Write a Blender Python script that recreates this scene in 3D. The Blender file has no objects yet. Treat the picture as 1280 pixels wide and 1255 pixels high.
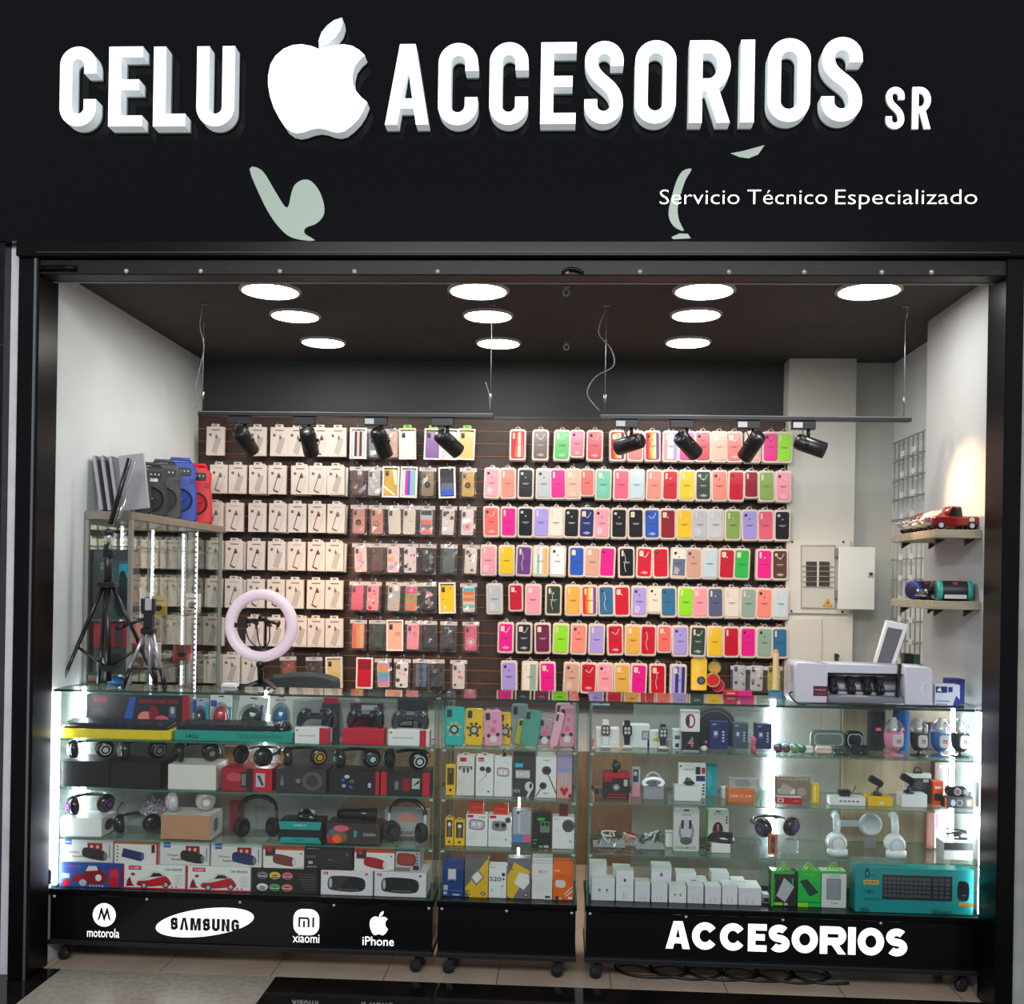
import bpy, math, random
from mathutils import Matrix, Vector
random.seed(7)
SC = bpy.context.scene
COL = SC.collection
pi = math.pi
# ---------------------------------------------------------------- camera model (1280 x 1255 frame)
FPX = 1280.0; YAW = 0.05; ROLL = 0.0165; PX0, PY0 = 640.0, 726.0; CAMZ = 1.41
def ray(px, py):
    u, v = px - PX0, py - PY0; c, s = math.cos(ROLL), math.sin(ROLL)
    a = (u*c + v*s)/FPX; b = (-u*s + v*c)/FPX
    cy, sy = math.cos(YAW), math.sin(YAW)
    return (-sy + cy*a, cy + sy*a, -b)
def at(px, py, Y):
    d = ray(px, py); t = Y/d[1]; return d[0]*t, CAMZ + d[2]*t
def on_z(px, py, Z):
    d = ray(px, py); t = (Z - CAMZ)/d[2]; return d[0]*t, d[1]*t
def on_x(px, py, X):
    d = ray(px, py); t = X/d[0]; return d[1]*t, CAMZ + d[2]*t
# ---------------------------------------------------------------- materials
def lin(c):
    return c/12.92 if c <= .04045 else ((c + .055)/1.055)**2.4
def hexc(h):
    h = h.lstrip('#'); return tuple(lin(int(h[i:i+2], 16)/255) for i in (0, 2, 4)) + (1.0,)
MATS = {}
def mat(name, hx='#808080', rough=.5, metal=0., emis=0., ehx=None, spec=.5, coat=0., bump=0., bscale=60., alpha=1.):
    if name in MATS: return MATS[name]
    m = bpy.data.materials.new(name); m.use_nodes = True
    nt = m.node_tree; b = nt.nodes['Principled BSDF']
    b.inputs['Base Color'].default_value = hexc(hx); b.inputs['Roughness'].default_value = rough
    b.inputs['Metallic'].default_value = metal; b.inputs['Specular IOR Level'].default_value = spec
    b.inputs['Coat Weight'].default_value = coat; b.inputs['Coat Roughness'].default_value = .05
    b.inputs['Alpha'].default_value = alpha
    if emis:
        b.inputs['Emission Color'].default_value = hexc(ehx or hx); b.inputs['Emission Strength'].default_value = emis
    if bump:
        n = nt.nodes.new('ShaderNodeTexNoise'); n.inputs['Scale'].default_value = bscale; n.inputs['Detail'].default_value = 4
        k = nt.nodes.new('ShaderNodeBump'); k.inputs['Strength'].default_value = bump; k.inputs['Distance'].default_value = .004
        nt.links.new(n.outputs['Fac'], k.inputs['Height']); nt.links.new(k.outputs['Normal'], b.inputs['Normal'])
    MATS[name] = m; return m
def noisy(name, h1, h2, scale=6., rough=.6, detail=5., stretch=(1, 1, 1), spec=.4, coat=0., lo=.35, hi=.65):
    if name in MATS: return MATS[name]
    m = mat(name, h1, rough, spec=spec, coat=coat); nt = m.node_tree; b = nt.nodes['Principled BSDF']
    tc = nt.nodes.new('ShaderNodeTexCoord'); mp = nt.nodes.new('ShaderNodeMapping'); mp.inputs['Scale'].default_value = stretch
    n = nt.nodes.new('ShaderNodeTexNoise'); n.inputs['Scale'].default_value = scale; n.inputs['Detail'].default_value = detail
    r = nt.nodes.new('ShaderNodeValToRGB'); r.color_ramp.elements[0].color = hexc(h1); r.color_ramp.elements[1].color = hexc(h2)
    r.color_ramp.elements[0].position = lo; r.color_ramp.elements[1].position = hi
    nt.links.new(tc.outputs['Object'], mp.inputs['Vector']); nt.links.new(mp.outputs['Vector'], n.inputs['Vector'])
    nt.links.new(n.outputs['Fac'], r.inputs['Fac']); nt.links.new(r.outputs['Color'], b.inputs['Base Color'])
    return m
def glassy(name, tint='#f2faf6', refl=1.0, haze=0., hazehx='#ffffff', rough=0.):
    """thin clear sheet: see-through plus a mirror reflection that grows towards grazing angles"""
    if name in MATS: return MATS[name]
    m = bpy.data.materials.new(name); m.use_nodes = True; nt = m.node_tree; nt.nodes.clear()
    o = nt.nodes.new('ShaderNodeOutputMaterial'); t = nt.nodes.new('ShaderNodeBsdfTransparent'); g = nt.nodes.new('ShaderNodeBsdfGlossy')
    t.inputs[0].default_value = hexc(tint); g.inputs['Roughness'].default_value = rough
    lw = nt.nodes.new('ShaderNodeLayerWeight'); lw.inputs['Blend'].default_value = .5
    p = nt.nodes.new('ShaderNodeMath'); p.operation = 'POWER'; p.inputs[1].default_value = 4.
    q = nt.nodes.new('ShaderNodeMath'); q.operation = 'MULTIPLY_ADD'; q.inputs[1].default_value = .85*refl; q.inputs[2].default_value = .04*refl
    mx = nt.nodes.new('ShaderNodeMixShader')
    nt.links.new(lw.outputs['Facing'], p.inputs[0]); nt.links.new(p.outputs[0], q.inputs[0]); nt.links.new(q.outputs[0], mx.inputs[0])
    nt.links.new(t.outputs[0], mx.inputs[1]); nt.links.new(g.outputs[0], mx.inputs[2])
    last = mx
    if haze:
        d = nt.nodes.new('ShaderNodeBsdfDiffuse'); d.inputs[0].default_value = hexc(hazehx)
        m2 = nt.nodes.new('ShaderNodeMixShader'); m2.inputs[0].default_value = haze
        nt.links.new(mx.outputs[0], m2.inputs[1]); nt.links.new(d.outputs[0], m2.inputs[2]); last = m2
    nt.links.new(last.outputs[0], o.inputs[0]); MATS[name] = m; return m
NAMED = dict(white='#ecebea', offwhite='#ddd8d0', cream='#e6dccb', paper='#e2ddd6', black='#0c0c0e', dark='#1c1c20', charcoal='#2b2c30', grey='#77787c',
    lgrey='#b9bcc0', red='#c8102a', dred='#8e0f1f', orange='#f06a14', yellow='#efc21a', gold='#c9a24a', green='#2fb344', lime='#8edb1c', dgreen='#2d4030',
    teal='#0f9c98', cyan='#36b9d8', blue='#2456b8', navy='#1c2a66', purple='#6f3a86', lilac='#a698dc', pink='#f29aa8', magenta='#e8168a', salmon='#f0897a',
    coral='#ee6a60', peach='#f2b096', rose='#e0607c', nude='#cf9f8c', mint='#6fbfa4', sage='#8fa898', olive='#87a552', brown='#5a3a2a', tan='#c0936c',
    burgundy='#6e1f44', slate='#56617a', lblue='#c2d4da', mustard='#e0aa48', silver='#c4c6ca', rosegold='#cf8f80', steel='#2f6c96', kraft='#b98d68')
def C(k, rough=.45):
    h = NAMED.get(k, k)
    return mat('paint_%s' % k.strip('#'), h, rough)
def gloss(k): return mat('gloss_%s' % k.strip('#'), NAMED.get(k, k), .18, spec=.6, coat=.3)
# ---------------------------------------------------------------- mesh builder
class MB:
    def __init__(s): s.v, s.f, s.fm, s.fs, s.ms, s.M = [], [], [], [], [], Matrix()
    def mi(s, m):
        if isinstance(m, str): m = C(m)
        if m not in s.ms: s.ms.append(m)
        return s.ms.index(m)
    def add(s, vs, fs, m, smooth=False):
        b = len(s.v); k = s.mi(m)
        s.v += [tuple(s.M @ Vector(p)) for p in vs]
        for f in fs: s.f.append([b + i for i in f]); s.fm.append(k); s.fs.append(smooth)
    def box(s, x0, x1, y0, y1, z0, z1, m, bev=0.):
        c = ((x0+x1)/2, (y0+y1)/2, (z0+z1)/2); h = ((x1-x0)/2, (y1-y0)/2, (z1-z0)/2)
        b = min(bev, min(h)*.98)
        if b <= 0:
            vs = [(c[0]+i*h[0], c[1]+j*h[1], c[2]+k*h[2]) for i in (-1, 1) for j in (-1, 1) for k in (-1, 1)]
            s.add(vs, [(0, 1, 3, 2), (4, 6, 7, 5), (0, 4, 5, 1), (2, 3, 7, 6), (0, 2, 6, 4), (1, 5, 7, 3)], m); return
        vs, idx = [], {}
        for i in (-1, 1):
            for j in (-1, 1):
                for k in (-1, 1):
                    for ax in range(3):
                        d = [h[0]-b, h[1]-b, h[2]-b]; d[ax] = h[ax]
                        idx[(i, j, k, ax)] = len(vs); vs.append((c[0]+i*d[0], c[1]+j*d[1], c[2]+k*d[2]))
        fs = []
        I = lambda sg, ax: idx[(sg[0], sg[1], sg[2], ax)]
        for ax in range(3):
            o = [a for a in range(3) if a != ax]
            for sg in (-1, 1):
                q = []
                for a, e in ((-1, -1), (1, -1), (1, 1), (-1, 1)):
                    t = [0, 0, 0]; t[ax] = sg; t[o[0]] = a; t[o[1]] = e; q.append(I(t, ax))
                fs.append(q)
        for ax in range(3):
            o = [a for a in range(3) if a != ax]
            for a in (-1, 1):
                for e in (-1, 1):
                    t0 = [0, 0, 0]; t0[ax] = -1; t0[o[0]] = a; t0[o[1]] = e; t1 = list(t0); t1[ax] = 1
                    fs.append([I(t0, o[0]), I(t1, o[0]), I(t1, o[1]), I(t0, o[1])])
        for i in (-1, 1):
            for j in (-1, 1):
                for k in (-1, 1): fs.append([idx[(i, j, k, a)] for a in range(3)])
        cc = Vector(c); out = []
        for f in fs:                                   # wind every face outwards
            p = [Vector(vs[i]) for i in f]; n = (p[1]-p[0]).cross(p[2]-p[0]); ctr = sum(p, Vector())/len(p)
            out.append(f if n.dot(ctr-cc) >= 0 else f[::-1])
        s.add(vs, out, m)
    def prism(s, poly, y0, y1, m, mf=None, cham=0.):
        """outline in x,z (counter-clockwise seen from -y), front at y0"""
        n = len(poly); A = sum(poly[i][0]*poly[(i+1) % n][1] - poly[(i+1) % n][0]*poly[i][1] for i in range(n))
        if A < 0: poly = poly[::-1]
        fr = inset(poly, cham) if cham else poly
        vs = [(x, y0, z) for x, z in fr]; fs = []
        if cham:
            vs += [(x, y0+cham, z) for x, z in poly] + [(x, y1-cham, z) for x, z in poly] + [(x, y1, z) for x, z in fr]; L = 4
        else: vs += [(x, y1, z) for x, z in poly]; L = 2
        for l in range(L-1):
            for i in range(n): fs.append((l*n+i, (l+1)*n+i, (l+1)*n+(i+1) % n, l*n+(i+1) % n))
        s.add(vs, fs, m, bool(cham))
        b = (L-1)*n
        s.add(vs, [tuple(range(n))], mf or m); s.add(vs, [tuple(b+n-1-i for i in range(n))], m)
    def flat(s, poly, y, m):
        n = len(poly); A = sum(poly[i][0]*poly[(i+1) % n][1] - poly[(i+1) % n][0]*poly[i][1] for i in range(n))
        if A < 0: poly = poly[::-1]
        s.add([(x, y, z) for x, z in poly], [tuple(range(n))], m)
    def ribbon(s, path, t, y0, y1, mf, msd, closed=False):
        n = len(path); L, R = [], []
        for i, p in enumerate(path):
            a = path[i-1] if (i or closed) else None; b = path[(i+1) % n] if (i < n-1 or closed) else None
            d1 = nrm(p[0]-a[0], p[1]-a[1]) if a else None; d2 = nrm(b[0]-p[0], b[1]-p[1]) if b else None
            if d1 is None: d1 = d2
            if d2 is None: d2 = d1
            nx, nz = -(d1[1]+d2[1]), d1[0]+d2[0]; l = math.hypot(nx, nz); nx /= l; nz /= l
            k = t/2/max(.35, nx*-d1[1] + nz*d1[0])
            L.append((p[0]+nx*k, p[1]+nz*k)); R.append((p[0]-nx*k, p[1]-nz*k))
        vs = [(x, y, z) for y in (y0, y1) for P in (L, R) for x, z in P]; m = n if closed else n-1
        f, sd = [], []
        for i in range(m):
            j = (i+1) % n
            f.append((i, n+i, n+j, j)); sd += [(2*n+i, i, j, 2*n+j), (n+i, 3*n+i, 3*n+j, n+j), (2*n+i, 2*n+j, 3*n+j, 3*n+i)]
        if not closed: sd += [(0, 2*n, 3*n, n), (n-1, 2*n-1, 4*n-1, 3*n-1)]
        s.add(vs, f, mf); s.add(vs, sd, msd)
    def lathe(s, prof, m, seg=20, smooth=True, arc=None):
        """profile (r, z) turned about local z"""
        vs, fs = [], []; n = len(prof); full = arc is None; A = 2*pi if full else arc; k = seg if full else seg+1
        for i in range(k):
            a = A*i/seg
            for r, z in prof: vs.append((r*math.cos(a), r*math.sin(a), z))
        for i in range(seg):
            j = (i+1) % k
            for q in range(n-1): fs.append((i*n+q, j*n+q, j*n+q+1, i*n+q+1))
        s.add(vs, fs, m, smooth)
    def tube(s, pts, r, m, n=8, closed=False, flat=1.):
        pts = [Vector(p) for p in pts]; N = len(pts); vs, fs = [], []
        rs = r if isinstance(r, (list, tuple)) else [r]*N
        up = None
        for i, p in enumerate(pts):
            a = pts[i-1] if (i or closed) else p; b = pts[(i+1) % N] if (i < N-1 or closed) else p
            d = (b-a).normalized()
            if up is None: up = d.orthogonal().normalized()
            up = (up - d*up.dot(d)); up = up.normalized() if up.length > 1e-6 else d.orthogonal().normalized()
            w = d.cross(up)
            for k in range(n):
                t = 2*pi*k/n; vs.append(tuple(p + up*math.cos(t)*rs[i] + w*math.sin(t)*rs[i]*flat))
        for i in range(N if closed else N-1):
            j = (i+1) % N
            for k in range(n): fs.append((i*n+k, i*n+(k+1) % n, j*n+(k+1) % n, j*n+k))
        if not closed: fs += [tuple(range(n))[::-1], tuple((N-1)*n+k for k in range(n))]
        s.add(vs, fs, m, n > 4)
    def ball(s, c, r, m, nu=16, nv=10, z0=-1., z1=1.):
        r = r if isinstance(r, tuple) else (r, r, r); vs, fs = [], []
        a0, a1 = math.asin(z0), math.asin(z1)
        for j in range(nv+1):
            t = a0 + (a1-a0)*j/nv
            for i in range(nu):
                a = 2*pi*i/nu; vs.append((c[0]+r[0]*math.cos(t)*math.cos(a), c[1]+r[1]*math.cos(t)*math.sin(a), c[2]+r[2]*math.sin(t)))
        for j in range(nv):
            for i in range(nu): fs.append((j*nu+i, j*nu+(i+1) % nu, (j+1)*nu+(i+1) % nu, (j+1)*nu+i))
        if z0 > -1: fs.append(tuple(range(nu))[::-1])
        s.add(vs, fs, m, True)
    def ring(s, c, R, r, m, nu=28, nv=8, axis='y', sq=1.):
        vs, fs = [], []
        for i in range(nu):
            a = 2*pi*i/nu
            for j in range(nv):
                b = 2*pi*j/nv; q = R + r*math.cos(b); h = r*sq*math.sin(b)
                p = (q*math.cos(a), h, q*math.sin(a)) if axis == 'y' else (q*math.cos(a), q*math.sin(a), h) if axis == 'z' else (h, q*math.cos(a), q*math.sin(a))
                vs.append((c[0]+p[0], c[1]+p[1], c[2]+p[2]))
        for i in range(nu):
            for j in range(nv):
                k = (i+1) % nu; l = (j+1) % nv; fs.append((i*nv+j, i*nv+l, k*nv+l, k*nv+j))
        s.add(vs, fs, m, True)
    def disc(s, c, r, y, m, n=24):
        rx, rz = r if isinstance(r, tuple) else (r, r)
        s.flat([(c[0]+rx*math.cos(2*pi*i/n), c[1]+rz*math.sin(2*pi*i/n)) for i in range(n)], y, m)
    def text(s, txt, x, z, y, m, h=None, w=None, bold=0., align='L', shear=0., depth=0.):
        vs, fs, bb = text_mesh(txt, bold, shear)
        x0, z0, x1, z1 = bb; k = (h/.73) if h else 1.
        kx = k
        if w: kx = w/max(1e-6, x1-x0)
        if w and not h: k = kx
        ox = x - x0*kx - (0 if align == 'L' else (x1-x0)*kx/2 if align == 'C' else (x1-x0)*kx)
        P = [(ox + a*kx, y, z + b*k) for a, b in vs]; s.add(P, fs, m)
    def build(s, name, parent=None, loc=None, rot=None):
        me = bpy.data.meshes.new(name); me.from_pydata(s.v, [], s.f)
        for m in s.ms: me.materials.append(m)
        me.polygons.foreach_set('material_index', s.fm); me.polygons.foreach_set('use_smooth', s.fs); me.update()
        o = bpy.data.objects.new(name, me); COL.objects.link(o)
        if parent: o.parent = parent
        if loc: o.location = loc
        if rot: o.rotation_euler = rot
        return o
def nrm(a, b):
    l = math.hypot(a, b) or 1e-9; return a/l, b/l
def inset(poly, d):
    n = len(poly); out = []
    for i in range(n):
        a, p, b = poly[i-1], poly[i], poly[(i+1) % n]
        d1 = nrm(p[0]-a[0], p[1]-a[1]); d2 = nrm(b[0]-p[0], b[1]-p[1])
        nx, nz = -(d1[1]+d2[1]), d1[0]+d2[0]; l = math.hypot(nx, nz) or 1.; nx /= l; nz /= l
        k = d/max(.5, nx*-d1[1]+nz*d1[0]); out.append((p[0]+nx*k, p[1]+nz*k))
    return out
def rrect(cx, cz, w, h, r, n=5):
    r = min(r, w/2*.999, h/2*.999); P = []
    for sx, sz, a0 in ((1, 1, 0), (-1, 1, pi/2), (-1, -1, pi), (1, -1, 1.5*pi)):
        for i in range(n+1):
            a = a0 + pi/2*i/n; P.append((cx+sx*(w/2-r)+r*math.cos(a), cz+sz*(h/2-r)+r*math.sin(a)))
    return P
def spline(P, n=6, closed=True):
    out = []; N = len(P)
    for i in range(N if closed else N-1):
        p0 = P[i-1] if (closed or i) else P[i]; p1 = P[i]; p2 = P[(i+1) % N]; p3 = P[(i+2) % N] if (closed or i+2 < N) else p2
        for k in range(n):
            t = k/n
            out.append(tuple(.5*(2*b+(c-a)*t+(2*a-5*b+4*c-d)*t*t+(3*b-a-3*c+d)*t**3) for a, b, c, d in zip(p0, p1, p2, p3)))
    if not closed: out.append(tuple(P[-1]))
    return out
TXT = {}
def text_mesh(txt, bold=0., shear=0.):
    k = (txt, bold, shear)
    if k in TXT: return TXT[k]
    cu = bpy.data.curves.new('lettering', 'FONT'); cu.body = txt; cu.offset = bold; cu.shear = shear; cu.resolution_u = 3; cu.fill_mode = 'FRONT'
    ob = bpy.data.objects.new('lettering', cu); COL.objects.link(ob)
    dg = bpy.context.evaluated_depsgraph_get(); me = bpy.data.meshes.new_from_object(ob.evaluated_get(dg))
    vs = [(v.co.x, v.co.y) for v in me.vertices]; fs = []
    for p in me.polygons:
        f = list(p.vertices); a = sum(vs[f[i]][0]*vs[f[(i+1) % len(f)]][1]-vs[f[(i+1) % len(f)]][0]*vs[f[i]][1] for i in range(len(f)))
        fs.append(f if a > 0 else f[::-1])
    bpy.data.objects.remove(ob); bpy.data.curves.remove(cu); bpy.data.meshes.remove(me)
    xs = [v[0] for v in vs] or [0, 1]; zs = [v[1] for v in vs] or [0, 1]
    TXT[k] = (vs, fs, (min(xs), min(zs), max(xs), max(zs))); return TXT[k]
# ---------------------------------------------------------------- objects, tags
def tag(o, label=None, cat=None, group=None, kind=None):
    if label: o['label'] = label
    if cat: o['category'] = cat
    if group: o['group'] = group
    if kind: o['kind'] = kind
    return o
def thing(name, label, cat, loc=(0, 0, 0), rotz=0., group=None, rot=None):
    o = bpy.data.objects.new(name, None); COL.objects.link(o); o.location = loc
    o.rotation_euler = rot or (0, 0, rotz); o.empty_display_size = .02
    return tag(o, label, cat, group)
def struct(name, mb, label=None):
    o = mb.build(name); o['kind'] = 'structure'
    if label: o['label'] = label
    return o
def copy_tree(o, parent=None):
    c = o.copy(); COL.objects.link(c)
    if parent: c.parent = parent
    for ch in o.children: copy_tree(ch, c)
    return c
def T(x=0, y=0, z=0): return Matrix.Translation((x, y, z))
def R(a, ax): return Matrix.Rotation(a, 4, ax)
def S(x, y, z): return Matrix.Diagonal((x, y, z, 1))
# ================================================================ the room and the shop front
XL, XR, YB, ZC = -1.845, 1.481, 5.12, 2.505
XRR = 1.60                                  # recess behind the short right wall
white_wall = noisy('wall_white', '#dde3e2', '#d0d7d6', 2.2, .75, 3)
grey_wall = noisy('wall_grey', '#bdbdb6', '#b2b3ad', 2.0, .8, 3)
black_ceiling = noisy('ceiling_black', '#3a3836', '#444140', 3, .85, 3)
dark_wall = noisy('wall_dark', '#3e4343', '#474c4b', 2, .85, 3)
wood_wall = noisy('wall_wood', '#6e5a48', '#826a50', 3, .5, 8, (14, 14, 1.2))
black_metal = mat('black_metal', '#060607', .3, spec=.22)
black_paint = noisy('rough_black_paint', '#08080a', '#211e20', 14, .5, 8, (3, 1, 8), lo=.52, hi=.8)
fascia_black = mat('fascia_black', '#06080a', .05, spec=.26)
def floor_tiles(name, h1, h2, rough, size, grout, sc=5., ox=0., oy=0.):
    m = noisy(name, h1, h2, sc, rough, 6, spec=.5); nt = m.node_tree; b = nt.nodes['Principled BSDF']
    src = b.inputs['Base Color'].links[0].from_socket
    tc = nt.nodes.new('ShaderNodeTexCoord'); mp = nt.nodes.new('ShaderNodeMapping'); mp.inputs['Location'].default_value = (ox, oy, 0)
    br = nt.nodes.new('ShaderNodeTexBrick'); br.offset = 0; br.inputs['Scale'].default_value = 1
    br.inputs['Brick Width'].default_value = size[0]; br.inputs['Row Height'].default_value = size[1]; br.inputs['Mortar Size'].default_value = .0022
    br.inputs['Color1'].default_value = br.inputs['Color2'].default_value = (1, 1, 1, 1); br.inputs['Mortar'].default_value = (.0, .0, .0, 1)
    mx = nt.nodes.new('ShaderNodeMix'); mx.data_type = 'RGBA'; mx.inputs[6].default_value = hexc(grout)
    nt.links.new(tc.outputs['Object'], mp.inputs[0]); nt.links.new(mp.outputs[0], br.inputs[0]); nt.links.new(br.outputs['Color'], mx.inputs[0])
    nt.links.new(src, mx.inputs[7]); nt.links.new(mx.outputs[2], b.inputs['Base Color'])
    return m
beige_tile = floor_tiles('tile_beige', '#a99683', '#b5a390', .28, (.4, .6), '#6f6458', 5, .21, .38)
stone_light = noisy('tile_stone', '#8f867b', '#a1988c', 40, .25, 8)
stone_black = noisy('tile_black', '#0c0a0b', '#1a1614', 8, .06, 6)
# floor: shop tiles inside, big polished tiles of the mall passage in front
mb = MB(); mb.box(XL-.05, 1.75, 3.57, YB+.1, -.05, 0, beige_tile); struct('floor', mb)
edges = [-2.8, -1.765, -.99, 1.5, 2.6]
for i, m in enumerate((stone_black, stone_light, stone_black, stone_black)):
    mb = MB(); mb.box(edges[i]+.001, edges[i+1]-.001, 2.3, 3.567, -.05, 0, m); struct('floor_%d' % (i+2), mb)
mb = MB(); mb.box(-4, 4, -1.5, 2.298, -.05, 0, stone_light); struct('floor_6', mb)
mb = MB(); mb.box(XL-.1, XL, 3.6, YB+.1, 0, 2.7, white_wall); struct('wall_left', mb)
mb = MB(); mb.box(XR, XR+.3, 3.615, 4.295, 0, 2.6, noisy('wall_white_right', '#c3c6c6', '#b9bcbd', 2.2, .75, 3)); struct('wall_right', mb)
mb = MB(); mb.box(XRR, XRR+.1, 4.296, YB+.1, 0, 2.6, white_wall); struct('wall_right_recess', mb)
mb = MB(); mb.box(XL, 1.10, YB, YB+.1, .78, 2.6, dark_wall); struct('wall_back', mb)
mb = MB(); mb.box(XL, 1.10, YB, YB+.1, 0, .56, wood_wall); mb.box(XL, 1.1, YB+.03, YB+.1, .56, .78, grey_wall); struct('wall_back_lower', mb)
mb = MB(); mb.box(1.072, 1.392, 5.0, YB, 0, 2.6, noisy('column_white', '#cbcac3', '#c3c2bb', 2, .7, 3)); struct('wall_column', mb)
mb = MB(); mb.box(1.392, XRR, 5.09, YB+.1, 0, 2.6, grey_wall); struct('wall_back_right', mb)
mb = MB(); mb.box(XL-.1, XRR+.1, 3.56, YB+.1, ZC, ZC+.1, black_ceiling); struct('ceiling', mb)
# ---- shop front frame
mb = MB(); mb.box(-1.905, -1.83, 3.46, 3.60, 0, 2.56, black_metal, .004); mb.box(-1.846, -1.838, 3.455, 3.46, 0, 2.5, mat('edge_line', '#8a8f94', .3, .8)); struct('trim_1', mb)
mb = MB(); mb.box(1.447, 1.505, 3.46, 3.61, 0, 2.56, black_metal, .004); struct('trim_2', mb)
mb = MB(); mb.box(-1.952, -1.906, 3.50, 3.60, 0, 2.56, noisy('edge_white', '#f0eef2', '#e0dce4', 9, .7)); struct('trim_3', mb)
mb = MB(); mb.box(1.506, 1.56, 3.50, 3.60, 0, 2.56, noisy('edge_grey', '#9fa69c', '#b3b8ae', 9, .7)); struct('trim_4', mb)
granite = noisy('granite_black', '#060607', '#15161b', 30, .12, 8)
mb = MB(); mb.box(-2.8, -1.953, 3.46, 3.60, 0, 2.56, granite)
for z in (.2, 1.4, 2.2): mb.box(-2.8, -1.953, 3.4585, 3.461, z-.002, z+.002, 'charcoal')
struct('wall_front_left', mb)
mb = MB(); mb.box(1.561, 2.6, 3.46, 3.60, 0, 2.56, granite)
for z in (.17, .9, 1.75): mb.box(1.561, 2.6, 3.4585, 3.461, z-.002, z+.002, 'charcoal')
struct('wall_front_right', mb)
# header beam of the roller shutter, with its screws
head = bpy.data.objects.new('shutter_header', None); COL.objects.link(head)
tag(head, 'black steel shutter header beam with round screws across the shop opening', 'header beam')
mb = MB(); mb.box(-1.905, 1.505, 3.47, 3.555, 2.447, 2.50, black_paint, .003); mb.build('header_panel', head)
mb = MB(); mb.box(-1.905, 1.505, 3.44, 3.555, 2.502, 2.555, black_metal, .004); mb.box(-1.83, 1.447, 3.436, 3.44, 2.512, 2.516, 'charcoal'); mb.build('shutter_guide', head)
mb = MB(); mb.box(-1.83, 1.447, 3.555, 3.565, 2.444, 2.449, mat('trim_bright', '#9a9a98', .4)); mb.build('light_strip', head)
scr = MB(); scr.M = R(pi/2, 'X'); scr.lathe([(0, .006), (.006, .005), (.008, .002), (.009, 0)], mat('screw', '#cfcac8', .3, .6), 12)
s0 = None
for px in (158, 251, 350, 443, 547, 708, 800, 911, 1005, 1102, 1164):
    x, z = at(px, 341.5 + .004*px, 3.47)
    if s0 is None: s0 = scr.build('screw', head); o = s0
    else: o = s0.copy(); COL.objects.link(o)
    o.location = (x, 3.468, 2.459)
mb = MB(); mb.tube([(-1.83, 3.46, 2.466), (-1.74, 3.46, 2.468), (-1.70, 3.46, 2.466)], .009, black_metal, 10); mb.build('bolt_latch', head)
mb = MB(); mb.tube(spline([(-.02, 3.462, 2.452), (.0, 3.458, 2.465), (.03, 3.458, 2.462), (.05, 3.462, 2.45)], 4, False), .006, black_metal, 6); mb.build('cable_stub', head)

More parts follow.
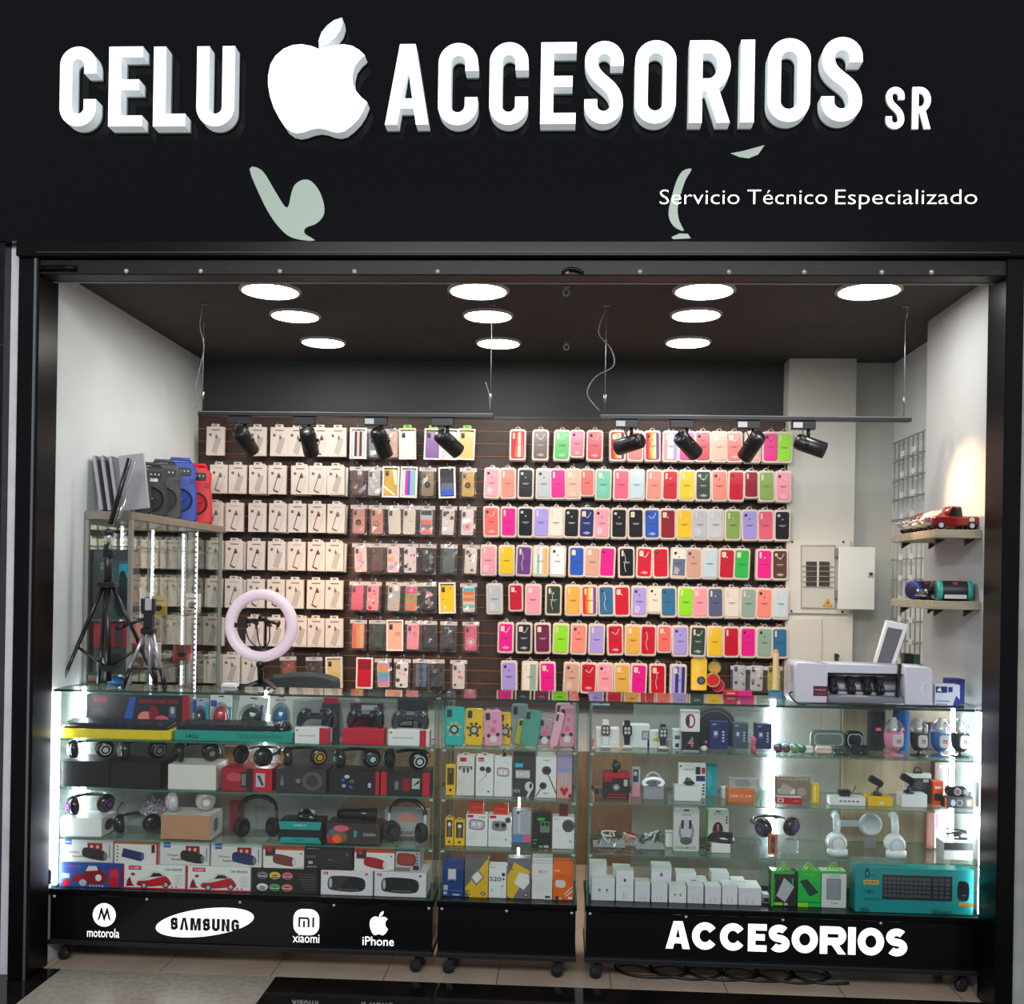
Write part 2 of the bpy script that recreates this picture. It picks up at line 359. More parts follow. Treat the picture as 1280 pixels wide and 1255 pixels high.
# ================================================================ illuminated fascia sign
YS = 3.45; YF = 3.39
sign = thing('fascia_sign', 'glossy black fascia sign with glowing white shop lettering over the opening', 'shop sign', (0, YS, 2.557))
def sg(px, py, Y=YF):
    x, z = at(px, py, Y); return (x, z - 2.557)
mb = MB(); mb.box(-2.9, 2.7, 0, .1, 0, 1.4, fascia_black); mb.build('sign_panel', sign)
lface = mat('letter_face', '#ffffff', .4, emis=.62, ehx='#f6faff'); lside = mat('letter_side', '#e8eef0', .5, emis=.20, ehx='#e6f0f4'); lback = mat('letter_back', '#7f8a80', .5, emis=.03, ehx='#c8d4c8')
def glyph(ch, w, h, t):
    """list of ('r', path, closed) ribbons and ('p', polygon) plates in a w x h box"""
    a = t/2; r = (w-t)/2; cx = w/2; n = 16
    arc = lambda cz, a0, a1: [(cx + r*math.cos(a0+(a1-a0)*i/n), cz + r*math.sin(a0+(a1-a0)*i/n)) for i in range(n+1)]
    top, bot = h-a-r, a+r
    if ch == 'I': return [('p', [(0, 0), (w, 0), (w, h), (0, h)])]
    if ch == 'L': return [('p', [(0, 0), (w, 0), (w, t), (t, t), (t, h), (0, h)])]
    if ch == 'E':
        m = h*.52; q = t*.86
        return [('p', [(0, 0), (w, 0), (w, q), (t, q), (t, m-q/2), (w*.9, m-q/2), (w*.9, m+q/2), (t, m+q/2), (t, h-q), (w, h-q), (w, h), (0, h)])]
    if w > h*.72 and ch in 'CGOS':                       # round wide letters
        rz = (h-t)/2; el = lambda a0, a1, k=20: [(cx + r*math.cos(a0+(a1-a0)*i/k), h/2 + rz*math.sin(a0+(a1-a0)*i/k)) for i in range(k+1)]
        if ch == 'O': return [('r', el(0, 2*pi, 28)[:-1], True)]
        if ch == 'C': return [('r', el(.62, 2*pi-.62), False)]
        if ch == 'G': return [('r', el(.62, 2*pi-.50) + [(w-a, h*.46), (cx+a*.3, h*.46)], False)]
        q = rz/2; ar = lambda cz, a0, a1: [(cx + r*math.cos(a0+(a1-a0)*i/n), cz + q*math.sin(a0+(a1-a0)*i/n)) for i in range(n+1)]
        return [('r', ar(h/2+q, .62, 1.5*pi-.45) + ar(h/2-q, pi/2-.45, -pi+.62), False)]
    if ch == 'C': return [('r', [(w-a, h*.66)] + arc(top, 0, pi) + arc(bot, pi, 2*pi) + [(w-a, h*.34)], False)]
    if ch == 'O': return [('r', arc(top, 0, pi) + arc(bot, pi, 2*pi), True)]
    if ch == 'U': return [('r', [(a, h)] + arc(bot, pi, 2*pi) + [(w-a, h)], False)]
    if ch == 'S':
        b = []
        p0, p1, p2, p3 = (a, top), (a, h*.50), (w-a, h*.52), (w-a, bot)
        for i in range(1, 14):
            u = i/14; b.append(tuple((1-u)**3*A+3*(1-u)**2*u*B+3*(1-u)*u*u*D+u**3*E for A, B, D, E in zip(p0, p1, p2, p3)))
        return [('r', [(w-a, h*.70)] + arc(top, 0, pi) + b + arc(bot, 0, -pi) + [(a, h*.30)], False)]
    if ch == 'R':
        rb = h*.24; m = h*.46; zc = h-a-(h-a-m)/2; rr = (h-a-m)/2; x = w-a-rr*.8
        b = [(t*.9, h-a), (x, h-a)] + [(x + rr*.8*math.cos(pi/2-pi*i/n), zc + rr*math.sin(pi/2-pi*i/n)) for i in range(1, n)] + [(x, m), (t*.9, m)]
        return [('p', [(0, 0), (t, 0), (t, h), (0, h)]), ('r', b, False), ('p', [(w*.40, m-a*.5), (w-t*1.02, 0), (w, 0), (w*.40+t*.98, m-a*.5)])]
    if ch == 'N': return [('p', [(0, 0), (t, 0), (t, h*.62), (w-t, 0), (w, 0), (w, h), (w-t, h), (w-t, h*.38), (t, h), (0, h)])]
    if ch == 'M': return [('p', [(0, 0), (t, 0), (t, h*.60), (cx-a*.75, 0), (cx+a*.75, 0), (w-t, h*.60), (w-t, 0), (w, 0), (w, h), (w-t*1.25, h), (cx, h*.36), (t*1.25, h), (0, h)])]
    if ch == 'G': return [('r', [(w-a, h*.68)] + arc(top, 0, pi) + arc(bot, pi, 2*pi) + [(w-a, h*.50), (cx, h*.50)], False)]
    if ch == 'V': return [('p', [(0, 0), (t, 0), (cx, h*.78), (w-t, 0), (w, 0), (cx+t*.52, h), (cx-t*.52, h)])]
    if ch == 'A':
        k = .13*w
        return [('p', [(0, 0), (t*.98, 0), (cx+k*.1, h*.80), (cx+t*.55, h), (cx-t*.62, h)]), ('p', [(w, 0), (w-t*.98, 0), (cx-k*.1, h*.80), (cx-t*.55, h), (cx+t*.62, h)]), ('p', [(w*.22, h*.2), (w*.78, h*.2), (w*.74, h*.2+t*.8), (w*.26, h*.2+t*.8)])]
def letter(ch, x0, y0, x1, y1, tpx, yf=YF-YS, yb=-.012):
    (ax, az), (bx, bz) = sg(x0, y1, YS+yf), sg(x1, y0, YS+yf); w, h = bx-ax, bz-az; t = tpx*(YS+yf)/FPX
    mb = MB(); mb.M = T(ax, 0, az)
    for g in glyph(ch, w, h, t):
        d = yf
        if g[0] == 'r': mb.ribbon(g[1], t, d, yb, lface, lside, g[2])
        else: mb.prism(g[1], d, yb, lside, lface)
    if yb < 0:
        mb.M = T(ax, 0, az)
        for g in glyph(ch, w, h, t):
            if g[0] == 'r': mb.ribbon(g[1], t*.92, yb, -.0005, lback, lback, g[2])
            else: mb.prism(g[1], yb, -.0005, lback)
    mb.build('letter', sign)
for ch, x0, y0, x1, y1 in (('C', 74, 58, 121, 158), ('E', 135, 58, 179, 158), ('L', 191, 58, 233, 158), ('U', 245, 57.5, 294, 158),
        ('A', 481, 55, 537, 156), ('C', 547, 53.5, 598, 156.5), ('C', 611, 52.5, 661, 156), ('E', 675, 52.5, 721, 155), ('S', 730, 51, 780, 155),
        ('O', 793, 50, 846, 154.5), ('R', 861, 50, 914, 153.5), ('I', 925, 49.5, 944, 153), ('O', 959, 47.5, 1014, 152.5), ('S', 1026, 46, 1079, 152)):
    letter(ch, x0, y0, x1, y1, 16)
for ch, x0, x1 in (('S', 1107, 1131), ('R', 1140, 1164)): letter(ch, x0, 108.5, x1, 161, 7.5, -.008, 0)
cr = lambda P, ox, oy, k, Y=YF: [sg(ox + a/k, oy + b/k, Y) for a, b in P]
APPLE = [(545,355),(480,330),(400,315),(320,322),(240,355),(170,415),(125,490),(105,590),(105,670),(122,770),(155,870),(205,965),(260,1045),(310,1080),(360,1092),(420,1082),(480,1060),(540,1048),(600,1056),(660,1078),(715,1087),(770,1075),(830,1030),(890,970),(935,900),(968,818),(915,775),(870,720),(845,660),(840,590),(860,510),(900,455),(948,412),(900,365),(840,330),(760,315),(700,322),(620,345)]
LEAF = [(548,350),(545,280),(570,210),(620,150),(680,105),(750,82),(757,130),(737,195),(690,260),(630,310)]
def emblem(P, name, mf=lface):
    q = cr(P, 320, 10, 6.972); mb = MB(); mb.prism(q, YF-YS, -.012, lside, mf); mb.prism(inset(q if sum(q[i-1][0]*q[i][1]-q[i][0]*q[i-1][1] for i in range(len(q))) > 0 else q[::-1], .003), -.012, -.0005, lback); return mb.build(name, sign)
emblem(APPLE, 'fruit_emblem')
lf = emblem(LEAF, 'emblem_leaf', mat('leaf_face', '#d4dade', .4, emis=.28, ehx='#e2eaf0')); lf['label'] = 'dimmer pointed leaf above the emblem'
tw = mat('tagline_white', '#ffffff', .5, emis=.9)
for wd, p0, p1 in (('Servicio', 824.5, 924), ('Técnico', 934, 1033.5), ('Especializado', 1044, 1221)):
    mb = MB(); (x0, z0), (x1, z1) = sg(p0, 255.5, YS), sg(p1, 255.5, YS); mb.text(wd, x0, (z0+z1)/2, -.0022, tw, h=19.5*YS/FPX, w=x1-x0, bold=-.012); mb.build('tagline_word', sign)
pale = mat('pale_green', '#93a394', .4, emis=.13, ehx='#cfdccf')  # flat pale green shapes just in front of the panel, slightly emissive
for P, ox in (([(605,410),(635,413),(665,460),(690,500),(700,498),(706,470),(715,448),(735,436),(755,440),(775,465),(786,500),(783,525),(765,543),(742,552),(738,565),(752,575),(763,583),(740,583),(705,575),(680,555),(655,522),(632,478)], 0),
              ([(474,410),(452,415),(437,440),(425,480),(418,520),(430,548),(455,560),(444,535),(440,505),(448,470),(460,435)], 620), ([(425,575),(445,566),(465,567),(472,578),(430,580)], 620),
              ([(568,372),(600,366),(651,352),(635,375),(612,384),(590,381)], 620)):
    mb = MB(); mb.prism(cr(spline(P, 3) if len(P) > 6 else P, ox, 0, 1.939, YS), -.0014, -.0002, pale); o = mb.build('pale_fascia_shape', sign); o['label'] = 'pale green curved shape on the black panel'
# ================================================================ ceiling fittings
dl_em = mat('downlight_glow', '#ffffff', .5, emis=25, ehx='#fffaf3')
def downlight(px, py, r, where):
    x, y = on_z(px, py, ZC-.012)
    t = thing('downlight', 'round white recessed downlight, %s' % where, 'ceiling light', (x, y, ZC), 0, 'ceiling downlights')
    mb = MB(); mb.M = R(pi, 'X'); mb.lathe([(r*1.12, 0), (r*1.12, .006), (r*1.05, .012), (r, .010)], mat('downlight_rim', '#b8b4ae', .4), 36); mb.build('trim_ring', t)
    mb = MB(); mb.M = R(pi, 'X'); mb.lathe([(r, .009), (r*.5, .0105), (0, .011)], dl_em, 36); mb.build('diffuser', t)
for a in ((338, 366, .105, 'leftmost of the front row under the header'), (369, 397, .095, 'left one of the middle row'), (404, 430, .095, 'left one of the rear row'),
          (598, 366, .105, 'second from left of the front row'), (610, 397, .095, 'centre one of the middle row'), (623, 431, .095, 'centre one of the rear row'),
          (880, 366, .105, 'third from left of the front row'), (870, 396, .095, 'right one of the middle row'), (860, 430, .095, 'right one of the rear row'), (1086, 366, .108, 'alone at the far right near the white wall')): downlight(*a)
for px, py, w in ((708, 432, 'nearer the back wall'), (708, 362, 'close behind the shutter header')):
    x, y = on_z(px, py-4, ZC)
    mb = MB(); mb.ring((0, 0, -.022), .012, .0028, 'lgrey', 16, 6); mb.tube([(0, 0, 0), (0, 0, -.011)], .003, 'lgrey', 6); mb.box(-.012, .012, -.006, .006, -.003, 0, 'grey')
    tag(mb.build('ceiling_hook', None, (x, y, ZC)), 'small bare metal hook in the black ceiling %s' % w, 'hook')
# ---- hung track rails with spot heads
YR, ZR = 4.05, 2.06
track_black = mat('track_black', '#141416', .4)
def rail(px0, px1, py, label):
    (x0, z), (x1, _) = at(px0, py, YR), at(px1, py, YR)
    t = thing('track_rail', label, 'light rail', ((x0+x1)/2, YR, ZR), 0, None); w = (x1-x0)/2
    mb = MB(); mb.box(-w, w, -.018, .018, -.008, .010, track_black, .002); mb.box(-w, w, -.0185, -.018, .006, .009, 'grey'); mb.build('rail_bar', t)
    return t, x0, x1
wire = mat('wire_steel', '#8c8f92', .35, .7)
def hang(t, px, loose):
    x = at(px, 450, YR)[0] - t.location.x; h = ZC - ZR
    mb = MB(); mb.tube([(x, 0, .008), (x, 0, h)], .0016, wire, 6); mb.box(x-.012, x+.012, -.008, .008, h-.006, h, wire); mb.tube([(x, 0, .06), (x, 0, .09)], .006, wire, 8)
    mb.build('hanging_wire', t)
    if loose:
        mb = MB(); mb.tube(spline([(x+a, -.012, b*h) for a, b in loose], 5, False), .0022, mat('wire_loose', '#6c6e70', .5), 6); mb.build('loose_cable', t)
def bracket_head(x, yaw, pitch, label, labelled, energy, rail_t):
    """spot head: adapter on the rail, stem, yoke, can"""
    t = thing('track_spotlight', label, 'spotlight', (x, YR, ZR-.009), 0, 'track spotlights')
    mb = MB(); mb.box(-.045, .045, -.016, .016, -.032, -.0005, track_black, .002)
    if labelled: mb.box(-.042, -.006, -.0168, -.016, -.027, -.006, 'lgrey')
    mb.build('rail_adapter', t)
    mb = MB(); mb.tube([(.02, 0, -.03), (.02, 0, -.062)], .007, track_black, 10); mb.build('stem', t)
    c = MB(); c.M = T(.02, 0, -.092) @ R(yaw, 'Z') @ R(pitch, 'X')
    c.lathe([(0, -.052), (.024, -.052), (.030, -.046), (.032, -.03), (.032, .066), (.029, .068), (.027, .055), (.012, .045), (0, .045)], mat('spot_can', '#18191b', .32, spec=.6), 26)
    c.M = c.M @ R(pi/2, 'Y'); c.lathe([(0, -.040), (.007, -.040), (.007, .040), (0, .040)], track_black, 10)
    can = c.build('lamp_can', t)
    g = MB(); g.M = T(.02, 0, -.092) @ R(yaw, 'Z') @ R(pitch, 'X'); g.lathe([(.0262, .052), (0, .054)], mat('spot_glow', '#fff0d8', .4, emis=6, ehx='#ffd8a0'), 20); g.build('bulb', can)
    w = MB(); w.tube(spline([(.005, -.01, -.03), (-.01, -.03, -.045), (.0, -.035, -.07), (.015, -.02, -.085)], 4, False), .0022, track_black, 6); w.build('lead_wire', t)
    if energy:
        L = bpy.data.lights.new('spot_lamp', 'SPOT'); L.energy = energy; L.color = (1, .55, .25); L.spot_size = 1.0; L.spot_blend = .9; L.shadow_soft_size = .02
        lo = bpy.data.objects.new('spot_lamp', L); COL.objects.link(lo); lo.parent = t
        Mx = T(.02, 0, -.092) @ R(yaw, 'Z') @ R(pitch, 'X'); lo.matrix_local = Mx @ T(0, 0, .085) @ R(pi, 'X')
    return t
rl, a0, a1 = rail(249, 617, 519.5, 'black track rail hung by wires, left one holding four spot heads')
hang(rl, 254, [(.0, .97), (-.012, .8), (.006, .6), (-.008, .42), (-.025, .22), (-.02, .05)]); hang(rl, 614, [(-.02, .3), (-.004, .18), (.0, .05)])
rr, b0, b1 = rail(750, 1138, 526.5, 'black track rail hung by wires, right one ending near the white wall')
hang(rr, 757, [(0, .97), (-.03, .75), (.02, .6), (.03, .45), (-.04, .35), (-.07, .2), (-.02, .05)]); hang(rr, 1131, [(-.004, .97), (.004, .93), (0, .88)])
for px, yw, pt, lb, on, en in ((300, -.25, -2.2, 'black spot head leftmost on the left rail, turned down to the boxes', 0, 9), (380, 0, -2.35, 'black spot head second on the left rail, hanging straight', 0, 9),
        (470, -.35, -2.5, 'black spot head third on the left rail beside a white tag', 1, 9), (553, -.75, -2.1, 'black spot head at the right end of the left rail, swung rightward', 0, 9),
        (783, .9, -1.75, 'black spot head first on the right rail, swung level to the left', 1, 9), (852, -.8, -2.1, 'black spot head second on the right rail, hanging by its loop of wire', 0, 9),
        (935, .5, -2.3, 'black spot head third on the right rail, tipped to lower left', 1, 9)):
    bracket_head(at(px, 540, YR)[0], yw, pt, lb, on, en, None)
bx = at(1004, 540, YR)[0]
bracket_head(bx, -1.92, -1.95, 'black spot head at the right end, aimed at the white wall with glowing mouth', 1, 22, None)
# ================================================================ slatted display wall and the packs that hang on it
YW = 5.06                                                     # front of the slats
slat_m = noisy('slat_brown', '#382923', '#45342c', 3, .45, 4, (1, 1, 20)); groove_m = mat('groove_copper', '#a5683c', .4)
sx0, sx1 = XL+.004, at(985, 700, YW)[0]
zt = at(600, 524, YW)[1]
sw = thing('slatwall_panel', 'dark brown slatted display panel covering the back wall, hung with phone packs', 'display panel', ((sx0+sx1)/2, YW, zt-1.42)); hw = (sx1-sx0)/2
mb = MB(); mb.box(-hw, hw, .02, .058, 0, 1.42, 'charcoal')
z = 1.42; pitch = .0625
while z > .01:
    mb.box(-hw, hw, 0, .0199, max(z-pitch+.006, 0), z, slat_m, .0012); mb.box(-hw, hw, .001, .0198, max(z-pitch+.0018, 0), max(z-pitch+.0052, .002), groove_m); z -= pitch
mb.build('slats', sw)
mb = MB(); mb.box(hw, hw+.012, -.004, .058, 0, 1.42, 'tan'); mb.box(-hw, hw, -.002, .02, 1.4205, 1.436, 'charcoal'); mb.build('edge_trim', sw)
ROWT = [at(650, 539 + 47.6*r, YW-.02)[1] for r in range(8)]   # top edge of the packs of each row
ORD = ['top', 'second', 'third', 'fourth', 'fifth', 'sixth', 'seventh']
NTH = ['first', 'second', 'third', 'fourth', 'fifth', 'sixth', 'seventh', 'eighth', 'ninth', 'tenth', 'eleventh', 'twelfth', 'thirteenth', 'fourteenth', 'fifteenth', 'sixteenth', 'seventeenth', 'eighteenth', 'nineteenth', 'twentieth']
PXM = YW/FPX
metal = mat('peg_chrome', '#b9b9b9', .25, .9)
hk = MB(); hk.tube([(0, .075, -.01), (0, .07, 0), (0, -.0, .0), (0, -.03, .002), (0, -.038, .010)], .0016, metal, 6); hk.box(-.006, .006, .068, .074, -.014, .006, metal)
hook0 = None
def peg(x, z):
    global hook0
    if hook0 is None:
        o = hook0 = tag(hk.build('peg_hook'), 'thin chrome peg hook in the slatted wall with a pack hanging from it', 'hook', 'peg hooks')
    else: o = hook0.copy(); COL.objects.link(o)
    o.location = (x, YW-.075, z); return o
def hslot(mb, cx, z0, w, h, y, m):
    """hang tab: a tall tab with a round hole band"""
    mb.ribbon([(cx-w/2, z0), (cx-w/2, z0+h*.6), (cx-w*.25, z0+h), (cx+w*.25, z0+h), (cx+w/2, z0+h*.6), (cx+w/2, z0)], .0028, y, y+.0015, m, m)
tray = mat('blister_cream', '#dccdbd', .22, spec=.5, coat=.4)
# ---- silicone cases in moulded clear trays
def film_glint(mb, w, h, y, k):  # highlights on the film, painted as flat translucent shapes
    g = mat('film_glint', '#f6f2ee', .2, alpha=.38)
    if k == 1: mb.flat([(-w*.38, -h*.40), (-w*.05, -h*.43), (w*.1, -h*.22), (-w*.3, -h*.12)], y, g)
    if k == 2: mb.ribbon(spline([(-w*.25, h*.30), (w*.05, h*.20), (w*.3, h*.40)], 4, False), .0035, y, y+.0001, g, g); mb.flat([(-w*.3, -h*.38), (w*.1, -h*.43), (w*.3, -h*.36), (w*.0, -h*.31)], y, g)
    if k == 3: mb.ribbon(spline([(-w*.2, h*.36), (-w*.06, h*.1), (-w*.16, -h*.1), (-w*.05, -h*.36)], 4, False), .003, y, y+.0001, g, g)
MULTI = {'rainbow': ['red', 'orange', 'yellow', 'lblue', 'purple'], 'pastel rainbow': ['pink', 'cream', 'lblue', 'lilac'], 'stripe': ['cream', 'mint', 'white', 'peach', 'mustard'], 'swirl': ['red', 'orange', 'offwhite', 'coral'], 'sage split': ['cream', 'cream', 'sage', 'sage'], 'pale split': ['offwhite', 'slate', 'slate'], 'dusk stripe': ['lilac', 'navy', 'lilac', 'navy']}
WORD = dict(red='red', black='black', green='bright green', pink='pink', lgrey='light grey', magenta='hot pink', peach='peach', coral='coral', mint='mint green', rose='rose red', lblue='pale blue', yellow='yellow', dgreen='dark green', salmon='salmon', dred='dark red', olive='leaf green', lilac='lilac', cream='cream', navy='navy', blue='blue', steel='steel blue', brown='dark brown', silver='silver', purple='purple', white='white', nude='nude beige', burgundy='burgundy', lime='lime green', slate='slate grey', sage='sage green', mustard='mustard', charcoal='charcoal', grey='grey', burg='wine', offwhite='off-white')
WORD.update({'rainbow': 'rainbow striped', 'pastel rainbow': 'pastel rainbow', 'stripe': 'pastel striped', 'swirl': 'red and white swirled', 'sage split': 'cream and sage', 'pale split': 'white over slate', 'dusk stripe': 'navy and lilac striped'})
def case_pack(px, row, col, glint, lab, small, prev, rnd):
    x, _ = at(px, 560 + 47.6*row, YW-.03); h = (38.5 - (4 if small else 0))*PXM; w = (20.2 - (2 if small else 0))*PXM
    z = ROWT[row]
    peg(x, z+.008)
    t = thing('phone_case_pack', lab, 'phone case', (x, YW-.088-.004*rnd.random(), z-h), 0, 'silicone phone cases on the slatted wall', rot=(0, rnd.uniform(-.03, .03), 0))
    mb = MB(); mb.M = T(0, 0, h/2)
    out = rrect(0, 0, w, h, .014, 4)
    mb.prism(out, 0, .020, tray, cham=.002); mb.prism(rrect(0, -.002, w*1.04, h*1.02, .013, 4), .0205, .026, tray)
    mb.build('blister_tray', t)
    mb = MB(); mb.M = T(0, 0, h/2); iw, ih = w*.80, h*.86
    if col in MULTI:
        L = MULTI[col]; n = len(L)
        base = rrect(0, 0, iw, ih, .010, 4); mb.prism(base, -.003, -.0002, L[0], cham=.001)
        hor = col == 'pale split'
        for i, c in enumerate(L):
            a = -iw/2*.93 + iw*.93*i/n; b = a + iw*.93/n
            if hor: zz = ih*.46 - ih*.92*i/n; mb.flat([(-iw*.46, zz-ih*.92/n), (iw*.46, zz-ih*.92/n), (iw*.46, zz), (-iw*.46, zz)], -.0033, C(c))
            elif col == 'swirl': mb.flat([(a, -ih*.46), (b, -ih*.46), (b*.6+.004, ih*.46), (a*.6+.004, ih*.46)], -.0033, C(c))
            else: mb.flat([(a, -ih*.47), (b, -ih*.47), (b, ih*.47), (a, ih*.47)], -.0033, C(c))
    else:
        cm = gloss(col); mb.prism(rrect(0, 0, iw, ih, .010, 4), -.003, -.0002, cm, cham=.0012)
    dk = C('charcoal') if col not in ('black', 'charcoal', 'dgreen', 'brown', 'navy', 'burgundy') else C('lgrey')
    sty = rnd.randrange(3)
    if sty == 0: mb.prism(rrect(-iw*.24, ih*.33, iw*.30, ih*.20, .004, 3), -.0045, -.003, tray)
    elif sty == 1: mb.prism(rrect(-iw*.30, ih*.33, iw*.14, ih*.22, .003, 3), -.0045, -.003, tray)
    else:
        mb.prism(rrect(-iw*.28, ih*.36, iw*.2, ih*.10, .003, 3), -.0045, -.003, dk); mb.disc((0, ih*.22), .0035, -.0034, dk, 10)
    if sty < 2 and rnd.random() < .5: mb.disc((0, ih*.24), .0035, -.0036, tray, 10)
    mb.box(-iw*.26, iw*.26, -.0036, -.0034, -.001, .0012, dk); mb.box(-iw*.16, iw*.16, -.0036, -.0034, -.0055, -.004, dk)
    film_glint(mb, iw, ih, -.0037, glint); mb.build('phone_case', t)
    mb = MB(); hslot(mb, 0, h-.004, .022, .014, .004, mat('hang_tab', '#d8d0c8', .3)); mb.build('hang_tab', t)
    return t
ROWS = [
 [(647.7,'swirl',0),(675.8,'brown',2),(702,'green',2),(721,'rose',2,1),(743,'red',2),(771.5,'rainbow',0),(793,'coral',0),(814.6,'rainbow',3),(836.4,'pastel rainbow',0),(856.4,'magenta',0),(876.5,'red',0),(896.6,'peach',0),(916,'coral',2),(938,'peach',0),(960,'magenta',0),(977,'lime',0)],
 [(615.6,'pink',1),(636,'salmon',0),(657.5,'black',0),(680,'lgrey',0),(698,'magenta',0),(716.4,'peach',2),(734,'coral',0,1),(753.4,'mint',0),(775.8,'rose',0),(795,'lblue',0),(816,'salmon',0),(836,'red',0),(856.4,'yellow',0),(877,'dgreen',2),(897.5,'salmon',0),(917.6,'red',0),(936.5,'dred',0,1),(955.7,'olive',0),(976,'pink',2)],
 [(615.6,'coral',2),(636.7,'magenta',0),(657.5,'black',0),(676.6,'lilac',0),(695,'cream',0),(714,'black',0),(732.8,'navy',2),(751.6,'pink',1),(773,'black',0),(794,'black',0),(814,'blue',2),(833.5,'dred',0),(854,'yellow',0),(873,'lgrey',1),(892.5,'silver',2),(913.4,'olive',0),(934.7,'lilac',0),(954.5,'rose',0),(974.6,'black',0)],
 [(611.7,'pink',1),(634.4,'yellow',0),(655,'purple',3),(676,'stripe',0),(697,'white',0),(720.6,'blue',0),(739.5,'nude',0),(757.8,'magenta',0),(782.5,'black',3),(804,'red',2),(825,'red',0),(846.3,'pale split',1),(865.5,'nude',0),(884.8,'lblue',0),(905.7,'red',0),(924,'green',0),(952.4,'magenta',0),(972,'brown',2)],
 [(619.5,'lgrey',1),(645.8,'red',0,1),(666.9,'pink',0),(691.9,'dgreen',3),(716.4,'mustard',0),(736.7,'rainbow',0),(757.8,'steel',3),(777,'red',0),(798,'lilac',1),(817,'cream',0,1),(834.6,'steel',0),(855.3,'lime',0),(873.5,'pink',0),(892.5,'slate',0),(913,'cream',0),(932.4,'sage',0),(951.6,'salmon',0),(972,'lblue',3)],
 [(632.8,'magenta',2),(655.5,'charcoal',2),(679,'burgundy',0),(700.8,'lime',0),(722.7,'salmon',0),(745,'lilac',0),(768.8,'red',2),(789.8,'mustard',0),(809,'red',3),(829,'coral',0,1),(849,'lilac',0),(870,'dgreen',2),(891.7,'yellow',0),(912,'red',0),(932.4,'magenta',0),(952.4,'sage',0),(972,'steel',0)],
 [(637.5,'lilac',0),(662.5,'sage split',0),(685,'magenta',0),(714,'nude',1),(735,'red',2),(756,'pink',2),(777,'mustard',0),(797,'magenta',0),(821,'red',3),(846,'dusk stripe',0)]]
rnd = random.Random(3)
for r, row in enumerate(ROWS):
    words = [WORD[p[1]] for p in row]
    for i, p in enumerate(row):
        w = words[i]; same = [j for j in range(len(row)) if words[j] == w]
        if len(same) == 1: lab = '%s silicone phone case, only such one in the %s coloured row' % (w, ORD[r])
        elif i == 0: lab = '%s silicone phone case at left end of the %s coloured row' % (w, ORD[r])
        elif i == len(row)-1: lab = '%s silicone phone case at right end of the %s coloured row' % (w, ORD[r])
        else: lab = '%s silicone phone case, %s from left in the %s coloured row' % (w, NTH[i], ORD[r])
        case_pack(p[0], r, p[1], p[2], lab, len(p) > 3, None, rnd)
# ---- slim white boxes of the left third
box_m = mat('carton_warm_white', '#ddd2c6', .5); print_m = C('#6b625c'); print_l = C('#b9b0a8')
def make_white_box(style):
    w, h, d = 22.2*PXM, 36*PXM, .024
    t = thing('slim_white_box', 'x', 'boxed case')
    mb = MB(); mb.box(-w/2, w/2, 0, d, 0, h, box_m, .0012)
    mb.box(-w*.22, w*.26, -.0003, -.0001, h*.87, h*.905, print_m if style != 1 else print_l)
    mb.disc((-w*.27, h*.72), .0075, -.0004, print_m if style != 2 else C('#8a5a44'), 14)
    q = [(-w*.20, h*.13), (w*.10, h*.05), (w*.36, h*.60), (w*.06, h*.70)]
    if style == 0: mb.flat(q, -.0002, print_l); mb.flat([(w*.0, h*.60), (w*.14, h*.58), (w*.10, h*.70), (w*.04, h*.76)], -.0004, print_m); mb.box(-w*.3, w*.38, -.0003, -.0001, h*.05, h*.065, print_l)
    else:
        c = print_m if style == 1 else C('#5a3327')
        mb.flat(q, -.0002, C('#d9cfc2')); mb.ribbon([q[1], q[2], q[3], q[0]], .0022, -.0005, -.0003, print_l, print_l)
        mb.ribbon([q[0], q[3]], .0042, -.0006, -.0004, c, c); mb.flat([(-w*.22, h*.12), (w*.05, h*.04), (w*.09, h*.09), (-w*.16, h*.16)], -.0005, c); mb.flat([(w*.02, h*.56), (w*.2, h*.56), (w*.16, h*.70), (w*.06, h*.75)], -.0005, c)
    mb.build('carton', t)
    mb = MB(); mb.prism([(-w*.24, h-.0005), (w*.24, h-.0005), (w*.22, h+.014), (-w*.22, h+.014)], .001, .0025, box_m); mb.box(-w*.10, w*.10, .0004, .0009, h+.004, h+.009, 'charcoal'); mb.build('hang_tab', t)
    return t
protos = [None]*3
GL = ['silver print', 'dark outline print', 'brown outline print']
LB = [[(272.5,0),(325,0),(351.7,0),(374,0),(402.5,2),(425,0)], [(277,1),(300,0),(326,0),(349.4,2),(377.5,2),(400,1),(422.8,0)], [(272,1),(297,1),(325,1),(350,1),(375,2),(399,2),(422,1)],
      [(272,0),(296,2),(322.8,2),(348.7,0),(373.8,1),(398,2),(420.7,0)], [(271,0),(296,1),(322.8,2),(348,2),(372,0),(397,2),(420,0)], [(269,0),(322,0),(348,0),(377,0),(397,0),(420,0)], [(270,0),(292.6,0),(317,0)]]
hx = 36*PXM
for r, row in enumerate(LB):
    for i, (px, st) in enumerate(row):
        x = at(px, 560+47.6*r, YW-.03)[0]
        for back in ((0, 1) if (px*7+r*3) % 3 > 1.2 and r else (0,)):
            if protos[st] is None: o = protos[st] = make_white_box(st)
            else: o = copy_tree(protos[st])
            jx = .006*back + rnd.uniform(-.002, .002)
            o.location = (x+jx, YW-.080+.027*back, ROWT[r]-hx-.004*back); o.rotation_euler = (0, rnd.uniform(-.012, .012) + .02*back, 0)
            o['group'] = 'slim white boxes on the slatted wall'
            pos = '%s in %s row' % (NTH[i] + ' from left', ORD[r])
            o['label'] = ('white box peeking out behind the one %s of white boxes' % pos) if back else ('slim white box, %s, %s of white boxes' % (GL[st], pos))
        peg(x, ROWT[r]+.006)
